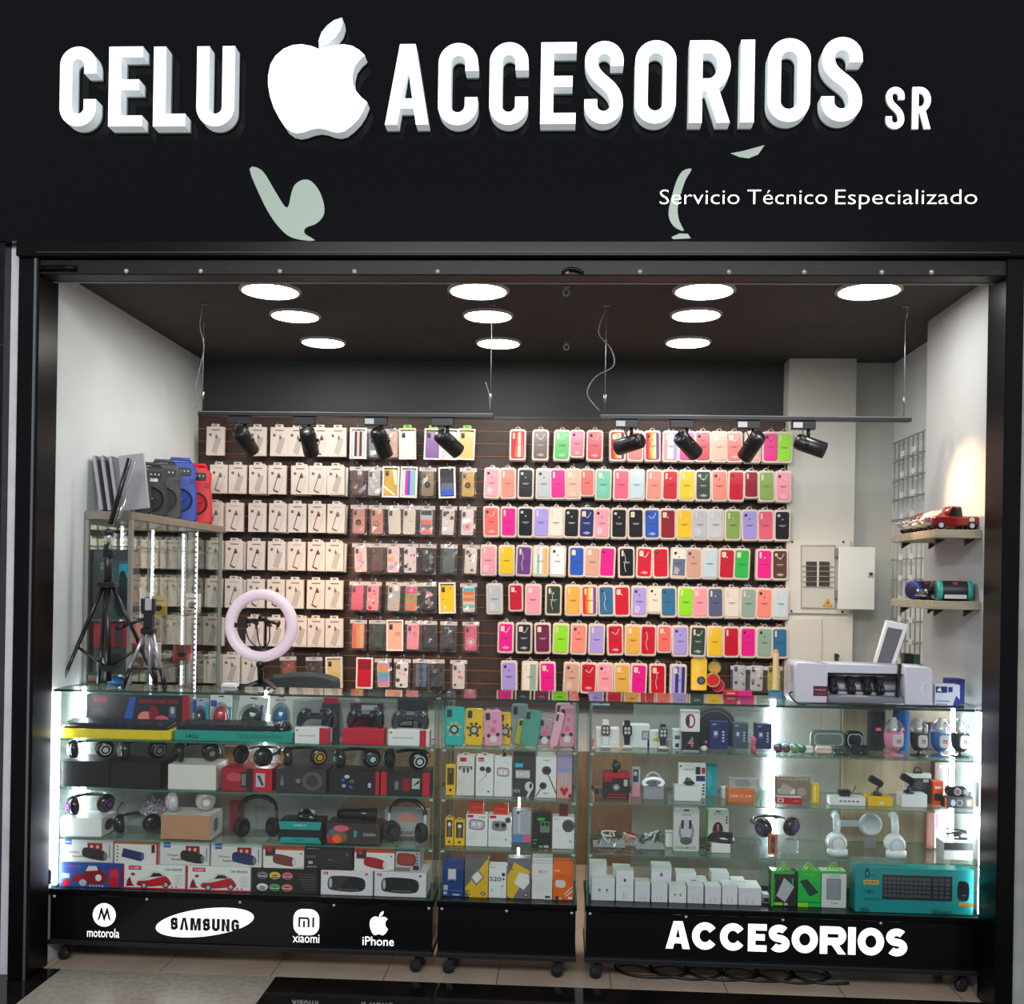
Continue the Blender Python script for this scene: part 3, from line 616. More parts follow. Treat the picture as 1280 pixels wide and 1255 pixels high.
# ---- bagged fancy cases of the middle third
bag = glassy('bag_film', '#fbf9f8', 1.5, .06, '#f0ecee', .12)
def bag_pack(px, row, style, base, lab, w_=21., green=False, h_=38.5, stiff=False):
    x = at(px, 560+47.6*row, YW-.03)[0]; w, h = w_*PXM, h_*PXM; z = ROWT[row]
    peg(x, z+.006)
    t = thing('bagged_phone_case', lab, 'phone case', (x, YW-.082-.005*rnd.random(), z-h), 0, 'bagged phone cases on the slatted wall', rot=(0, rnd.uniform(-.035, .035), 0))
    iw, ih = 15.2*PXM, 31.*PXM
    if stiff: iw, ih = w*.82, h*.86
    mb = MB(); mb.M = T(0, 0, ih/2+.008)
    cm = gloss(base); mb.prism(rrect(0, 0, iw, ih, .009, 4), 0, .011, cm, cham=.0015); y = -.0004
    rect = lambda u0, v0, u1, v1, c, yy=y: mb.flat([(iw*(u0-.5), ih*(v0-.5)), (iw*(u1-.5), ih*(v0-.5)), (iw*(u1-.5), ih*(v1-.5)), (iw*(u0-.5), ih*(v1-.5))], yy, C(c))
    dot = lambda u, v, rr, c, yy=y-.0004: mb.disc((iw*(u-.5), ih*(v-.5)), rr*iw, yy, C(c), 12)
    k = style[0]
    if k == 'ring': mb.ring((0, -.004, -.004), .011, .0028, C(style[1]), 18, 6); dot(.5, .47, .14, style[1])
    elif k == 'bars':
        for i, c in enumerate(style[1]): rect(.06+.88*i/len(style[1]), .04, .06+.88*(i+1)/len(style[1]), .96, c)
    elif k == 'rows':
        for i, c in enumerate(style[1]): rect(.06, .04+.92*i/len(style[1]), .94, .04+.92*(i+1)/len(style[1]), c)
    elif k == 'spots':
        q = random.Random(int(px*10)+row)
        for i in range(style[2]): dot(q.uniform(.15, .85), q.uniform(.08, .92), q.uniform(.06, .17), q.choice(style[1]), y-.0002-.00004*i)
    elif k == 'diag':
        mb.flat([(-iw*.46, -ih*.1), (-iw*.46, -ih*.2), (iw*.2, -ih*.47), (iw*.4, -ih*.47)], y, C(style[1])); mb.flat([(iw*.1, ih*.47), (iw*.4, ih*.47), (iw*.46, -ih*.1), (iw*.3, -ih*.05)], y, C(style[1]))
    elif k == 'ringprint': mb.ribbon([(iw*.3*math.cos(a*pi/10), -ih*.15+iw*.3*math.sin(a*pi/10)) for a in range(20)], .003, y-.0003, y-.0001, C(style[1]), C(style[1]), True); dot(.5, .35, .18, style[1])
    elif k == 'heart':
        rect(.1, .70, .9, .96, 'magenta'); rect(.1, .38, .9, .70, 'olive'); rect(.1, .04, .9, .38, 'coral'); dot(.42, .58, .12, 'rose'); dot(.58, .58, .12, 'rose'); mb.flat([(-iw*.2, ih*.07), (iw*.2, ih*.07), (0, -ih*.04)], y-.0005, C('rose')); dot(.5, .2, .14, 'green'); dot(.5, .83, .16, 'lilac')
    elif k == 'lines':
        for i in range(style[2]): rect(.5, .52+.05*i, .9, .535+.05*i, style[1])
    if k not in ('bars', 'rows', 'heart'): mb.prism(rrect(-iw*.28, ih*.34, iw*.24, ih*.19, .003, 3), -.0022, 0, 'charcoal'); mb.disc((-iw*.28, ih*.38), .0035, -.0024, C('grey'), 8)
    mb.build('phone_case', t)
    mb = MB()
    if stiff:
        mb.M = T(0, 0, h/2); fr = C('paper')
        mb.ribbon([(-w/2+.004, -h/2+.004), (w/2-.004, -h/2+.004), (w/2-.004, h/2-.004), (-w/2+.004, h/2-.004)], .008, -.003, .016, fr, fr, True)
        mb.build('window_box', t); mb = MB()
    else:
        q = random.Random(int(px)+row*31); n = 7; V, F = [], []
        for i in range(n+1):
            for j in range(5):
                ed = (i in (0, n)) or (j in (0, 4))
                V.append((w*(j/4-.5)*(1+.02*q.uniform(-1, 1)), (-.003 if not ed else .006)+.004*q.uniform(-1, .4), h*i/n + .002*q.uniform(-1, 1)))
        for i in range(n):
            for j in range(4): F.append((i*5+j, i*5+j+1, (i+1)*5+j+1, (i+1)*5+j))
        mb.add(V, F, bag); mb.build('clear_bag', t); mb = MB()
        mb.box(-w*.5, w*.5, .003, .0036, h-.022, h-.004, mat('bag_header', '#ded8d4', .3, alpha=.75))
    if green: mb.prism(rrect(0, h+.006, w*.5, .022, .006, 3), .002, .006, C('lime')); mb.box(-w*.1, w*.1, .0014, .0019, h+.007, h+.012, 'dgreen')
    else: mb.box(-w*.14, w*.14, .0022, .0029, h-.012, h-.008, 'charcoal')
    mb.build('hang_header', t)
MID = [
 [(450.4,('bars',['silver','dark','peach','charcoal','silver']),'silver','clear boxed case with silver and dark vertical stripes',0,1),(471,('plain',),'grey','plain grey bagged case beside a spot head',0,0),(492,('plain',),'nude','dusty pink bagged case right of the third spot head',0,0),(511.8,('plain',),'cream','cream boxed case under a lime green tab',1,1),(542,('plain',),'purple','violet boxed case under a lime green tab',1,1),(563,('plain',),'lgrey','light grey boxed case behind a spot head',0,1),(583.7,('plain',),'mustard','pale mustard boxed case under a lime green tab',1,1)],
 [(449.7,('plain',),'brown','smoky brown bagged case at left end of the second middle row',0,0),(470,('spots',['gold','offwhite','lgrey'],14),'lgrey','glittery clear bagged case in the second middle row',0,0),(490.6,('diag','cream'),'gold','mirrored gold boxed case with pale slanting bars',0,1),(512.5,('bars',['lblue','magenta','blue','lilac','mint']),'lblue','pastel striped case in a pale blue box',0,1),(536,('ring','charcoal'),'#8a7a58','khaki case with dark ring holder',0,0),(561,('rows',['blue','slate','charcoal','black']),'dark','black and blue shaded case in white window box',0,1),(586,('ring','brown'),'gold','gold case with brown ring holder',0,0)],
 [(451,('ring','brown'),'rosegold','rose gold case with ring holder',0,0),(474,('ring','rosegold'),'rosegold','rose gold glittering bagged case beside a ring case',0,0),(495.9,('plain',),'cream','plain cream case, left one of a cream pair',0,0),(513.3,('lines','grey',1),'cream','cream case with a grey line, right one of a cream pair',0,0),(534.5,('rows',['coral','grey','coral','lgrey','charcoal']),'lgrey','coral and grey banded bagged case',0,0),(561,('spots',['coral','brown','offwhite'],9),'offwhite','white bagged case with coral and brown blots in third row',0,0),(585,('ringprint','rose'),'#e6d4d8','pale case printed with a rose circle',0,0)],
 [(454,('spots',['peach','pink','lilac'],12),'#ecd2cc','blush bagged case with soft blots',0,0),(474,('plain',),'brown','dark brown bagged case in the fourth middle row',0,0),(493.6,('spots',['pink','lilac','mustard'],14),'#e8cfd6','pink and lilac dotted bagged case in the fourth middle row',0,0),(514.8,('spots',['orange','blue','magenta','black'],8),'offwhite','white case with orange and violet blots',0,0),(536,('spots',['grey','charcoal','lgrey'],10),'black','black bagged case with grey blots in the fourth middle row',0,0),(561.7,('plain',),'#5a6660','grey green bagged case in the fourth middle row',0,0),(589,('spots',['brown','olive','charcoal'],6),'cream','cream bagged case with brown sprigs',0,0)],
 [(449,('plain',),'rose','rose red bagged case at left end of the fifth middle row',0,0),(468,('spots',['offwhite','red','pink'],14),'pink','pink case with white and red dots',0,0),(494,('spots',['yellow','mustard'],4),'lgrey','clear case with yellow blots',0,0),(515.5,('heart',),'olive','block coloured case with a pink heart',0,0),(537.5,('spots',['offwhite','grey','pink'],16),'black','black bagged case with fine pale flecks in fifth row',0,0),(561,('spots',['brown','offwhite','coral'],3),'yellow','yellow case with a small brown and white print',0,1),(587.5,('rows',['offwhite','mint','offwhite','orange','mustard','orange','cyan']),'offwhite','white case with rainbow horizontal bands',0,0)],
 [(450,('bars',['coral','mustard','peach']),'salmon','salmon case with golden stripe',0,0),(474,('spots',['dgreen','black'],4),'#1f3a34','dark green bagged case in the sixth middle row',0,0),(496,('lines','brown',3),'peach','plain peach case box with short dark lines',0,1),(517.8,('spots',['rose','lilac'],5),'pink','rosy pink bagged case in the sixth middle row',0,0),(538,('plain',),'black','black bagged case, left one of a black pair in sixth row',0,0),(561.7,('plain',),'charcoal','black bagged case, right one of a black pair in sixth row',0,0),(589.7,('ringprint','offwhite'),'rose','rose case with a white circle',0,0)],
 [(458,('rows',['red','red','dred']),'red','red case in a white window box above the counter',0,1),(482,('rows',['pink','lilac','cyan','mustard','pink']),'lblue','rainbow sheen bagged case above the counter',0,0),(504,('spots',['charcoal','rose','pink'],6),'white','white case with a dark and rose print above the counter',0,0),(528,('bars',['slate','charcoal','steel']),'dark','dark blue grey streaked bagged case',0,0),(547,('plain',),'#18222c','blue black bagged case above the counter',0,0),(574.6,('spots',['coral','brown'],5),'offwhite','white case with coral and brown blots above the counter',0,0)]]
for r, row in enumerate(MID):
    for px, st, base, lab, g, stiff in row: bag_pack(px, r, st, base, lab, green=bool(g), stiff=bool(stiff))
for px, st, base, lab in ((364, ('spots', ['brown', 'coral'], 5), '#9a4a30', 'rusty brown bagged case above the grey chair'), (396, ('plain',), 'dark', 'black bagged case above the grey chair'), (421, ('ringprint', 'gold'), '#d9c088', 'pale gold case in white card above the chair')):
    bag_pack(px, 6, st, base, lab, stiff=(px == 421))
# ---- odd packs low on the right of the wall
def low(px, py, lab, name, cat): 
    x, z = at(px, py, YW-.06); return thing(name, lab, cat, (x, YW-.075, z))
t = low(873, 863, 'yellow packet with a round black lens, low on the slatted wall', 'yellow_gadget_pack', 'gadget pack'); h = .155
mb = MB(); mb.prism(rrect(0, h/2, .078, h, .008, 3), 0, .02, gloss('yellow'), cham=.003); mb.ring((.01, -.002, .05), .016, .004, C('dark'), 18, 6); mb.disc((.01, .05), .015, -.003, C('slate'), 16); mb.build('packet', t); peg(t.location.x, t.location.z+h)
mb = MB(); mb.box(-.03, .03, -.001, .0, h, h+.015, tray); mb.build('hang_tab', t)
for px, py, r, c1, c2, lab in ((894, 835, .033, 'olive', 'mustard', 'round yellow green tin lid'), (891, 850, .036, 'gold', 'red', 'round tin with a gold rim and red top'), (899, 858, .034, 'rose', 'red', 'round rose red tin behind the gold one')):
    x, z = at(px, py, YW-.06); dy = .02 if c1 == 'rose' else 0
    t = thing('round_tin', lab + ' on the slatted wall', 'tin', (x, YW-.0005 if c1 == 'rose' else YW-.025-(.025 if c1 == 'gold' else 0), z-r), 0)
    mb = MB(); mb.M = T(0, 0, r) @ R(pi/2, 'X'); mb.lathe([(0, 0), (r, 0), (r, .016), (r*.9, .019), (r*.8, .017)], C(c1), 24); mb.build('tin_body', t)
    mb = MB(); mb.M = T(0, 0, r) @ R(pi/2, 'X'); mb.lathe([(r*.8, .0171), (0, .0171)], C(c2), 24); mb.build('tin_lid', t); peg(x, z+r)
for px, c, lab in ((922, 'lgrey', 'silver grey gadget bag left of a paler one, low on the wall'), (943, 'silver', 'bright silver gadget bag, low on the wall beside the yellow packet'), (965, '#b8b020', 'yellow green packet at right end of the low row')):
    bag_pack(px, 6, ('spots', ['charcoal', 'offwhite', 'grey'], 7), c, lab, h_=33)
x, z = at(968, 870, 4.6)
t = thing('wooden_stick', 'pale wooden stick standing behind the right counter', 'stick', (x, 4.6, 0)); mb = MB(); mb.tube([(0, 0, 0), (.004, 0, at(968, 815, 4.6)[1])], .013, noisy('stick_wood', '#cbb88e', '#b9a478', 8, .5), 12); mb.build('rod', t)
mb = MB(); mb.ball((.004, 0, at(968, 815, 4.6)[1]), .0135, C('tan'), 12, 6); mb.build('end_cap', t)
# ================================================================ glass display counters on castors
YC, ZT, ZD = 3.62, .991, .270
SH = [.812, .634, .453]                                      # tops of the three glass shelves
Z1, Z2, Z3 = [z + .0004 for z in SH]; Z0 = ZD + .0004
pane_m = glassy('glass_pane', '#fbfefc', .8); shelf_m = glassy('glass_shelf', '#f2faf6', 1.0); edge_m = mat('glass_edge', '#3f8f78', .15, spec=.6, alpha=.55)
edge_d = mat('glass_edge_dark', '#123c30', .15, spec=.6, alpha=.9)
haze_m = glassy('glass_hazy', '#eef2f0', .9, .24, '#d8dcd8'); wood_pale = noisy('maple_board', '#c2ad93', '#b39c80', 4, .5, 6, (8, 8, 1))
led_m = mat('led_glow', '#ffffff', .5, emis=26, ehx='#eef4ff'); base_black = mat('base_black', '#060607', .22, spec=.5, coat=.1)
sign_white = mat('sign_white', '#ffffff', .5, emis=.6, ehx='#f6f8ff')
def pane(mb, x0, x1, y0, y1, z0, z1, ax, m=None, e=None):
    """box whose two big faces (normal to ax) are clear and whose rim is green"""
    m = m or pane_m; e = e or edge_m
    V = [(x, y, z) for x in (x0, x1) for y in (y0, y1) for z in (z0, z1)]
    F = {'x': [(0, 1, 3, 2), (4, 6, 7, 5)], 'y': [(0, 4, 5, 1), (2, 3, 7, 6)], 'z': [(0, 2, 6, 4), (1, 5, 7, 3)]}
    for a in 'xyz': mb.add(V, F[a], m if a == ax else e)
caster0 = None
def caster(t, x, y):
    c = bpy.data.objects.new('caster', None); COL.objects.link(c); c.parent = t; c.location = (x, y, 0)
    mb = MB(); mb.box(-.018, .018, -.018, .018, .066, .074, 'charcoal'); mb.tube([(0, 0, .05), (0, 0, .07)], .008, C('charcoal'), 8)
    mb.prism([(-.022, .022), (-.008, .022), (.012, .055), (-.016, .055)], -.013, -.010, C('dark')); mb.prism([(-.022, .022), (-.008, .022), (.012, .055), (-.016, .055)], .010, .013, C('dark')); mb.build('caster_fork', c)
    mb = MB(); mb.M = T(-.012, 0, .0218) @ R(pi/2, 'X')
    mb.lathe([(0, -.010), (.008, -.010), (.010, -.008), (.019, -.009), (.0214, -.005), (.0214, .005), (.019, .009), (.010, .008), (.008, .010), (0, .010)], mat('rubber', '#141416', .6), 20); mb.build('wheel', c)
def counter(label, pxa, pxb, depth, base_px=None):
    xa, xb = at(pxa, 1000, YC)[0], at(pxb, 1000, YC)[0]; c = (xa+xb)/2; w = (xb-xa)/2; D = depth
    t = thing('display_counter', label, 'display counter', (c, YC, 0))
    mb = MB(); mb.box(-w, w, .004, D-.004, .085, ZD-.022, base_black, .002); mb.build('base_panel', t)
    mb = MB(); mb.box(-w-.004, w+.004, -.006, D, ZD-.022, ZD, black_metal, .003); mb.build('base_deck', t)
    mb = MB(); mb.box(-w-.003, w+.003, -.008, D, .070, .086, mat('flange', '#1a1a1c', .4), .002); mb.build('base_flange', t)
    for x in (-w+.05, w-.05):
        for y in (.035, D-.05): caster(t, x, y)
    mb = MB(); mb.M = R(pi/2, 'X'); mb.lathe([(0, .004), (.004, .003), (.006, 0)], mat('screw', '#cfcac8', .3, .6), 10); sc0 = mb.build('screw', t)
    n = max(2, int(w*2/.30)); 
    for i in range(n+1):
        o = sc0 if i == 0 else sc0.copy()
        if i: COL.objects.link(o)
        o.location = (-w+.014 + (2*w-.028)*i/n, -.006+.010, ZD-.030)
    mb = MB(); pane(mb, -w, w, 0, D, ZT-.008, ZT, 'z', shelf_m, edge_d); mb.build('glass_top', t)
    mb = MB(); pane(mb, -w+.002, w-.002, .001, .006, ZD+.0002, ZT-.0082, 'y'); mb.build('glass_front', t)
    for sx in (-1, 1):
        mb = MB(); x = sx*(w-.0035); pane(mb, x-.0025, x+.0025, .0062, D-.008, ZD+.0002, ZT-.0082, 'x'); mb.build('glass_side', t)
    for z in SH:
        mb = MB(); pane(mb, -w+.0062, w-.0062, .0068, D-.014, z-.006, z, 'z', shelf_m, edge_m); s = mb.build('glass_shelf', t)
        k = MB()
        for x in (-w+.012, w-.012): k.box(x-.006, x+.006, .008, .02, z-.013, z-.0062, 'silver')
        k.build('shelf_clip', s)
    return t, c, w
def local(t, px, py, Y): x, z = at(px, py, Y); return x - t.location.x
def led(t, x, y, z0, z1, r=.006, side=0):
    mb = MB(); mb.box(x-r, x+r, y-r*.6, y+r*.6, z0, z1, led_m); o = mb.build('led_strip', t); o['label'] = 'glowing white light strip'; return o
def perf(t, x, y):
    mb = MB(); mb.box(x-.006, x+.006, y, y+.004, ZD+.001, ZT-.01, 'silver')
    for i in range(60): z = ZD+.02+i*.0112; mb.box(x-.002, x+.002, y-.0004, y, z, z+.006, 'charcoal')
    mb.build('slotted_upright', t)
LC, lcx, lcw = counter('long left glass display counter of headphones and speaker boxes on black base', 64.5, 543, .222)
MC, mcx, mcw = counter('narrow middle glass display counter of cases and chargers on plain black base', 549.5, 722, .30)
RC, rcx, rcw = counter('long right glass display counter of watches and chargers, base lettered in white capitals', 735, 1233, .31)
for t, w, D in ((LC, lcw, .222), (MC, mcw, .30), (RC, rcw, .31)):
    for s in (-1, 1): perf(t, s*(w-.014), D-.012)
led(LC, -lcw+.012, .013, ZD+.01, ZT-.012, .006); led(LC, local(LC, 103, 950, 3.82), .205, ZD+.18, ZT-.012, .007); led(LC, local(LC, 331, 900, 3.82), .208, SH[1], ZT-.012, .005)
led(RC, rcw-.012, .013, ZD+.01, ZT-.012, .005); led(RC, local(RC, 1191, 950, 3.80), .185, ZD+.18, ZT-.012, .007); led(RC, local(RC, 966, 950, 3.9), .29, ZD+.14, ZT-.012, .009)
led(MC, local(MC, 648, 1060, 3.9), .285, ZD+.02, SH[1], .004)
# sliding backs
def back(t, pxs, Y, m, name, z0=ZD+.001, z1=ZT-.01):
    a, b = local(t, pxs[0], 1000, Y), local(t, pxs[1], 1000, Y); mb = MB(); y = Y-YC
    if m is wood_pale: mb.box(a, b, y, y+.008, z0, z1, m, .001)
    else: pane(mb, a, b, y, y+.004, z0, z1, 'y', m)
    mb.build(name, t)
back(LC, (90, 320), 3.831, haze_m, 'sliding_back_pane'); back(LC, (300, 532), 3.8365, haze_m, 'sliding_back_pane')
back(RC, (790, 968), 3.917, haze_m, 'sliding_back_pane'); back(RC, (1052, 1186), 3.92, wood_pale, 'back_board'); back(RC, (950, 1060), 3.924, haze_m, 'sliding_back_pane')
# ---- emblems and lettering on the black bases
def bz(px, py, t): x, z = at(px, py, YC+.004); return x - t.location.x, z
YE = .004 - .0012
def emb(t, name, fn): mb = MB(); fn(mb); o = mb.build(name, t); return o
def k_(px): return px*YC/FPX
black_print = mat('print_black', '#08080a', .5)
def words(mb, txt, p, w, h, t, y, m, gap=.16):
    rel = [{'I': t/h, 'M': 1.02, 'A': .86, 'V': .86, 'E': .66, 'N': .78, 'S': .74}.get(c, .76 if w < 9*h and len(txt) < 9 else .92) for c in txt]; k = w/(sum(rel)+gap*(len(txt)-1)); x = p[0]
    for c, r in zip(txt, rel):
        g0 = mb.M
        mb.M = g0 @ T(x, 0, p[1])
        gw = t if c == 'I' else r*k
        for g in glyph(c, gw, h, t):
            if g[0] == 'r': mb.ribbon(g[1], t, y, y+.0004, m, m, g[2])
            else: mb.prism(g[1], y, y+.0004, m)
        mb.M = g0; x += gw + gap*k
def f_batwing(mb):
    x, z = bz(130.5, 1143.5, LC); r = k_(15); mb.disc((x, z), r, YE, sign_white, 32)
    W = [(-.62,-.62),(-.30,.62),(-.20,.62),(0,-.02),(.20,.62),(.30,.62),(.62,-.62),(.36,-.30),(.25,.14),(.0,-.62),(-.25,.14),(-.36,-.30)]
    mb.flat([(x+a*r, z+b*r) for a, b in W], YE-.0003, black_print)
    x, z = bz(109, 1170, LC); mb.text('motorola', x, z-.002, YE, sign_white, h=k_(12), w=k_(42), bold=.004)
emb(LC, 'batwing_emblem', f_batwing)
def f_oval(mb):
    x, z = bz(256, 1153, LC); a, b, th = k_(64), k_(17.5), .15
    P = [(a*math.cos(i*pi/24), b*math.sin(i*pi/24)) for i in range(48)]
    mb.flat([(x+p*math.cos(th)-q*math.sin(th), z+p*math.sin(th)+q*math.cos(th)) for p, q in P], YE, sign_white)
    words(mb, 'SAVSUNG'.replace('V', 'M', 1) if 0 else 'SVMSUNG', bz(213, 1162, LC), k_(89), k_(16), k_(4.0), YE-.0003, black_print)
emb(LC, 'oval_emblem', f_oval)
def f_square(mb):
    x, z = bz(383, 1152.5, LC); s = k_(33); mb.flat(rrect(x, z, s, s, s*.36, 6), YE, sign_white)
    q = lambda a0, b0, a1, b1: mb.flat([(x+a0*s, z+b0*s), (x+a1*s, z+b0*s), (x+a1*s, z+b1*s), (x+a0*s, z+b1*s)], YE-.0003, black_print)
    mb.ribbon([(x-.27*s, z-.20*s), (x-.27*s, z+.15*s), (x+.05*s, z+.15*s), (x+.09*s, z+.09*s), (x+.09*s, z-.20*s)], .08*s, YE-.0003, YE-.0002, black_print, black_print)
    q(-.13, -.20, -.05, .05); q(.23, -.20, .31, .19)
    x, z = bz(366, 1177.5, LC); mb.text('xiaomi', x, z, YE, sign_white, h=k_(12), w=k_(34), bold=.004)
emb(LC, 'rounded_square_emblem', f_square)
def f_fruit(mb):
    (ax, az), (bx_, bz_) = bz(462, 1168.5, LC), bz(486, 1139, LC); k = (bx_-ax)/890.; k2 = (bz_-az)/1010.
    for P in (APPLE, LEAF): mb.flat([(ax+(p-105)*k, bz_-(q-82)*k2) for p, q in P], YE, sign_white)
    x, z = bz(453, 1181.5, LC); mb.text('iPhone', x, z+.0015, YE, sign_white, h=k_(11.5), w=k_(40), bold=.008)
emb(LC, 'bitten_fruit_emblem', f_fruit)
def f_acc(mb):
    x, z = bz(832, 1187, RC); x2, z2 = bz(1134, 1194, RC); words(mb, 'ACCESORIOS', (x, (z+z2)/2), x2-x, k_(34), k_(9.2), YE, sign_white, .07)
emb(RC, 'capital_lettering', f_acc)
# power cable loops on the floor below the right counter
mb = MB(); P = []
rq = random.Random(5)
for i in range(60):
    a = i*.62; P.append((.25+i*.0125+.10*math.cos(a), 3.74+.075*math.sin(a), .0055+.002*(i % 3)))
mb.tube(spline(P, 3, False), .005, mat('cable_black', '#151518', .45), 6); tag(mb.build('power_cable'), 'loops of black power cable lying on the tiles under the right counter', 'cable')
mb = MB(); mb.tube(spline([(-1.842, 3.608, .31), (-1.85, 3.606, .22), (-1.842, 3.606, .10), (-1.836, 3.60, .02)], 6, False), .004, mat('cable_black', '#151518', .45), 6); mb.tube([(-1.842, 3.607, .34), (-1.842, 3.607, .29)], .016, C('dark'), 12)
mb.build('plug_cable', LC, (-lcx, -YC, 0))

# ================================================================ goods: helpers
def face(mb, x0, z0, w, h, y, spec):
    """flat print on a panel; coordinates run 0..1 across it"""
    for i, s in enumerate(spec):
        yy = y - .0003 - .00012*i; k = s[0]
        X = lambda u: x0 + u*w
        Zz = lambda v: z0 + v*h
        if k == 'r': mb.flat([(X(s[1]), Zz(s[2])), (X(s[3]), Zz(s[2])), (X(s[3]), Zz(s[4])), (X(s[1]), Zz(s[4]))], yy, mb_m(s[5]))
        elif k == 'e': mb.flat([(X(s[1]) + s[3]*w*math.cos(a*pi/10), Zz(s[2]) + s[4]*h*math.sin(a*pi/10)) for a in range(20)], yy, mb_m(s[5]))
        elif k == 'p': mb.flat([(X(u), Zz(v)) for u, v in s[1]], yy, mb_m(s[2]))
        elif k == 'l': mb.ribbon([(X(u), Zz(v)) for u, v in s[1]], s[2], yy, yy+.0001, mb_m(s[3]), mb_m(s[3]))
        elif k == 't': mb.text(s[1], X(s[2]), Zz(s[3]), yy, mb_m(s[6]), h=s[5]*h, w=s[4]*w, bold=.01)
def mb_m(c): return C(c) if isinstance(c, str) else c
def span(px0, px1, py, Y): a, b = at(px0, py, Y), at(px1, py, Y); return (a[0]+b[0])/2, b[0]-a[0]
def carton(name, label, px0, px1, pyt, Y, d, base, spec=(), z=Z0, cat='box', group=None, top=None, h=None, bev=.001, pyr=None, side=None, rz=0., rx=0., lid=None):
    py = pyr or pyt; x, w = span(px0, px1, py, Y); H = h or (at((px0+px1)/2, pyt, Y)[1] - z)
    t = thing(name, label, cat, (x, Y, z), 0, group, rot=(rx, 0, rz))
    mb = MB(); mb.box(-w/2, w/2, 0, d, 0, H, mb_m(base), bev); face(mb, -w/2, 0, w, H, 0, spec)
    if side: mb.M = T(w/2, 0, 0) @ R(pi/2, 'Z'); face(mb, 0, 0, d, H, 0, side)
    mb.M = Matrix()
    if top: mb.flat_top = None; mb.add([(-w/2+.001, .001, H+.0003), (w/2-.001, .001, H+.0003), (w/2-.001, d-.001, H+.0003), (-w/2+.001, d-.001, H+.0003)], [(0, 1, 2, 3)], mb_m(top))
    mb.build('carton', t)
    return t, x, w, z+H
def hang(t, w, h, m='white', y=.001):
    mb = MB(); mb.prism([(-w*.2, h-.0004), (w*.2, h-.0004), (w*.18, h+.012), (-w*.18, h+.012)], y, y+.0012, mb_m(m)); mb.box(-w*.08, w*.08, y-.0005, y, h+.004, h+.008, 'charcoal'); mb.build('hang_tab', t)
HPN = 0
def headphones(label, px, py, Y, z, col='black', acc='charcoal', s=1., pose='lie', rz=0., cy=.9, mic=False, group='headphones', plate=None):
    x = at(px, py, Y)[0]
    t = thing('headphones', label, 'headphones', (x, Y, z), rz, group)
    rot = R(-1.42, 'X') if pose == 'lie' else R(-.12, 'X')
    base = T(0, 0, (.0475 if pose == 'lie' else .049)*s) @ rot @ S(s, s, s)
    gm = gloss(col); pad = mat('ear_pad_%s' % col, NAMED.get(col, col), .7)
    mb = MB(); mb.M = base
    arc = [(.084*math.cos(a), 0, .075+.068*math.sin(a)) for a in [pi*i/16 for i in range(17)]]
    mb.tube(arc, .0105, gm, 8, flat=.45); mb.build('headband', t)
    p = MB(); p.M = base; p.tube([(.078*math.cos(a), 0, .075+.060*math.sin(a)) for a in [pi*(.2+.6*i/10) for i in range(11)]], .008, pad, 8, flat=.8); p.build('band_pad', t)
    for sx in (-1, 1):
        m = MB(); m.M = base; m.tube([(sx*.084, 0, .078), (sx*.086, 0, .04), (sx*.08, 0, .01)], [.007, .006, .005], C(acc), 8); m.build('yoke', t)
        m = MB(); m.M = base @ T(sx*.074, 0, 0) @ R(sx*cy if pose != 'lie' else 0, 'Z')
        if pose == 'lie': m.M = base @ T(sx*.074, 0, 0) @ R(cy if sx > 0 else -cy*.3, 'Y')
        m.M = m.M @ R(pi/2*(1 if sx > 0 else -1), 'Y') @ S(1.12, 1.12, 1.)
        m.lathe([(0, .020), (.018, .020), (.030, .016), (.037, .008), (.038, 0)], gm, 22); m.lathe([(.019, .0205), (.021, .0235), (.024, .0195)], C(acc), 22)
        m.lathe([(0, .0215), (.012, .0212)], C(plate or acc), 16); q = m.build('ear_cup', t)
        n = MB(); n.M = m.M; n.lathe([(.038, 0), (.040, -.006), (.038, -.017), (.030, -.021), (.020, -.017), (.018, -.004), (0, -.003)], pad, 22); n.build('ear_pad', q)
    if mic:
        m = MB(); m.M = base; m.tube(spline([(-.08, -.01, .0), (-.085, -.06, .03), (-.09, -.05, .13)], 6, False), .0024, C('dark'), 6); m.ball((-.09, -.05, .132), .006, C('dark'), 8, 6); m.build('microphone_boom', t)
    return t
PAD = [(-.062, -.036), (-.048, -.040), (-.032, -.012), (0, -.008), (.032, -.012), (.048, -.040), (.062, -.036), (.066, -.010), (.058, .018), (.040, .028), (.018, .024), (-.018, .024), (-.040, .028), (-.058, .018), (-.066, -.010)]
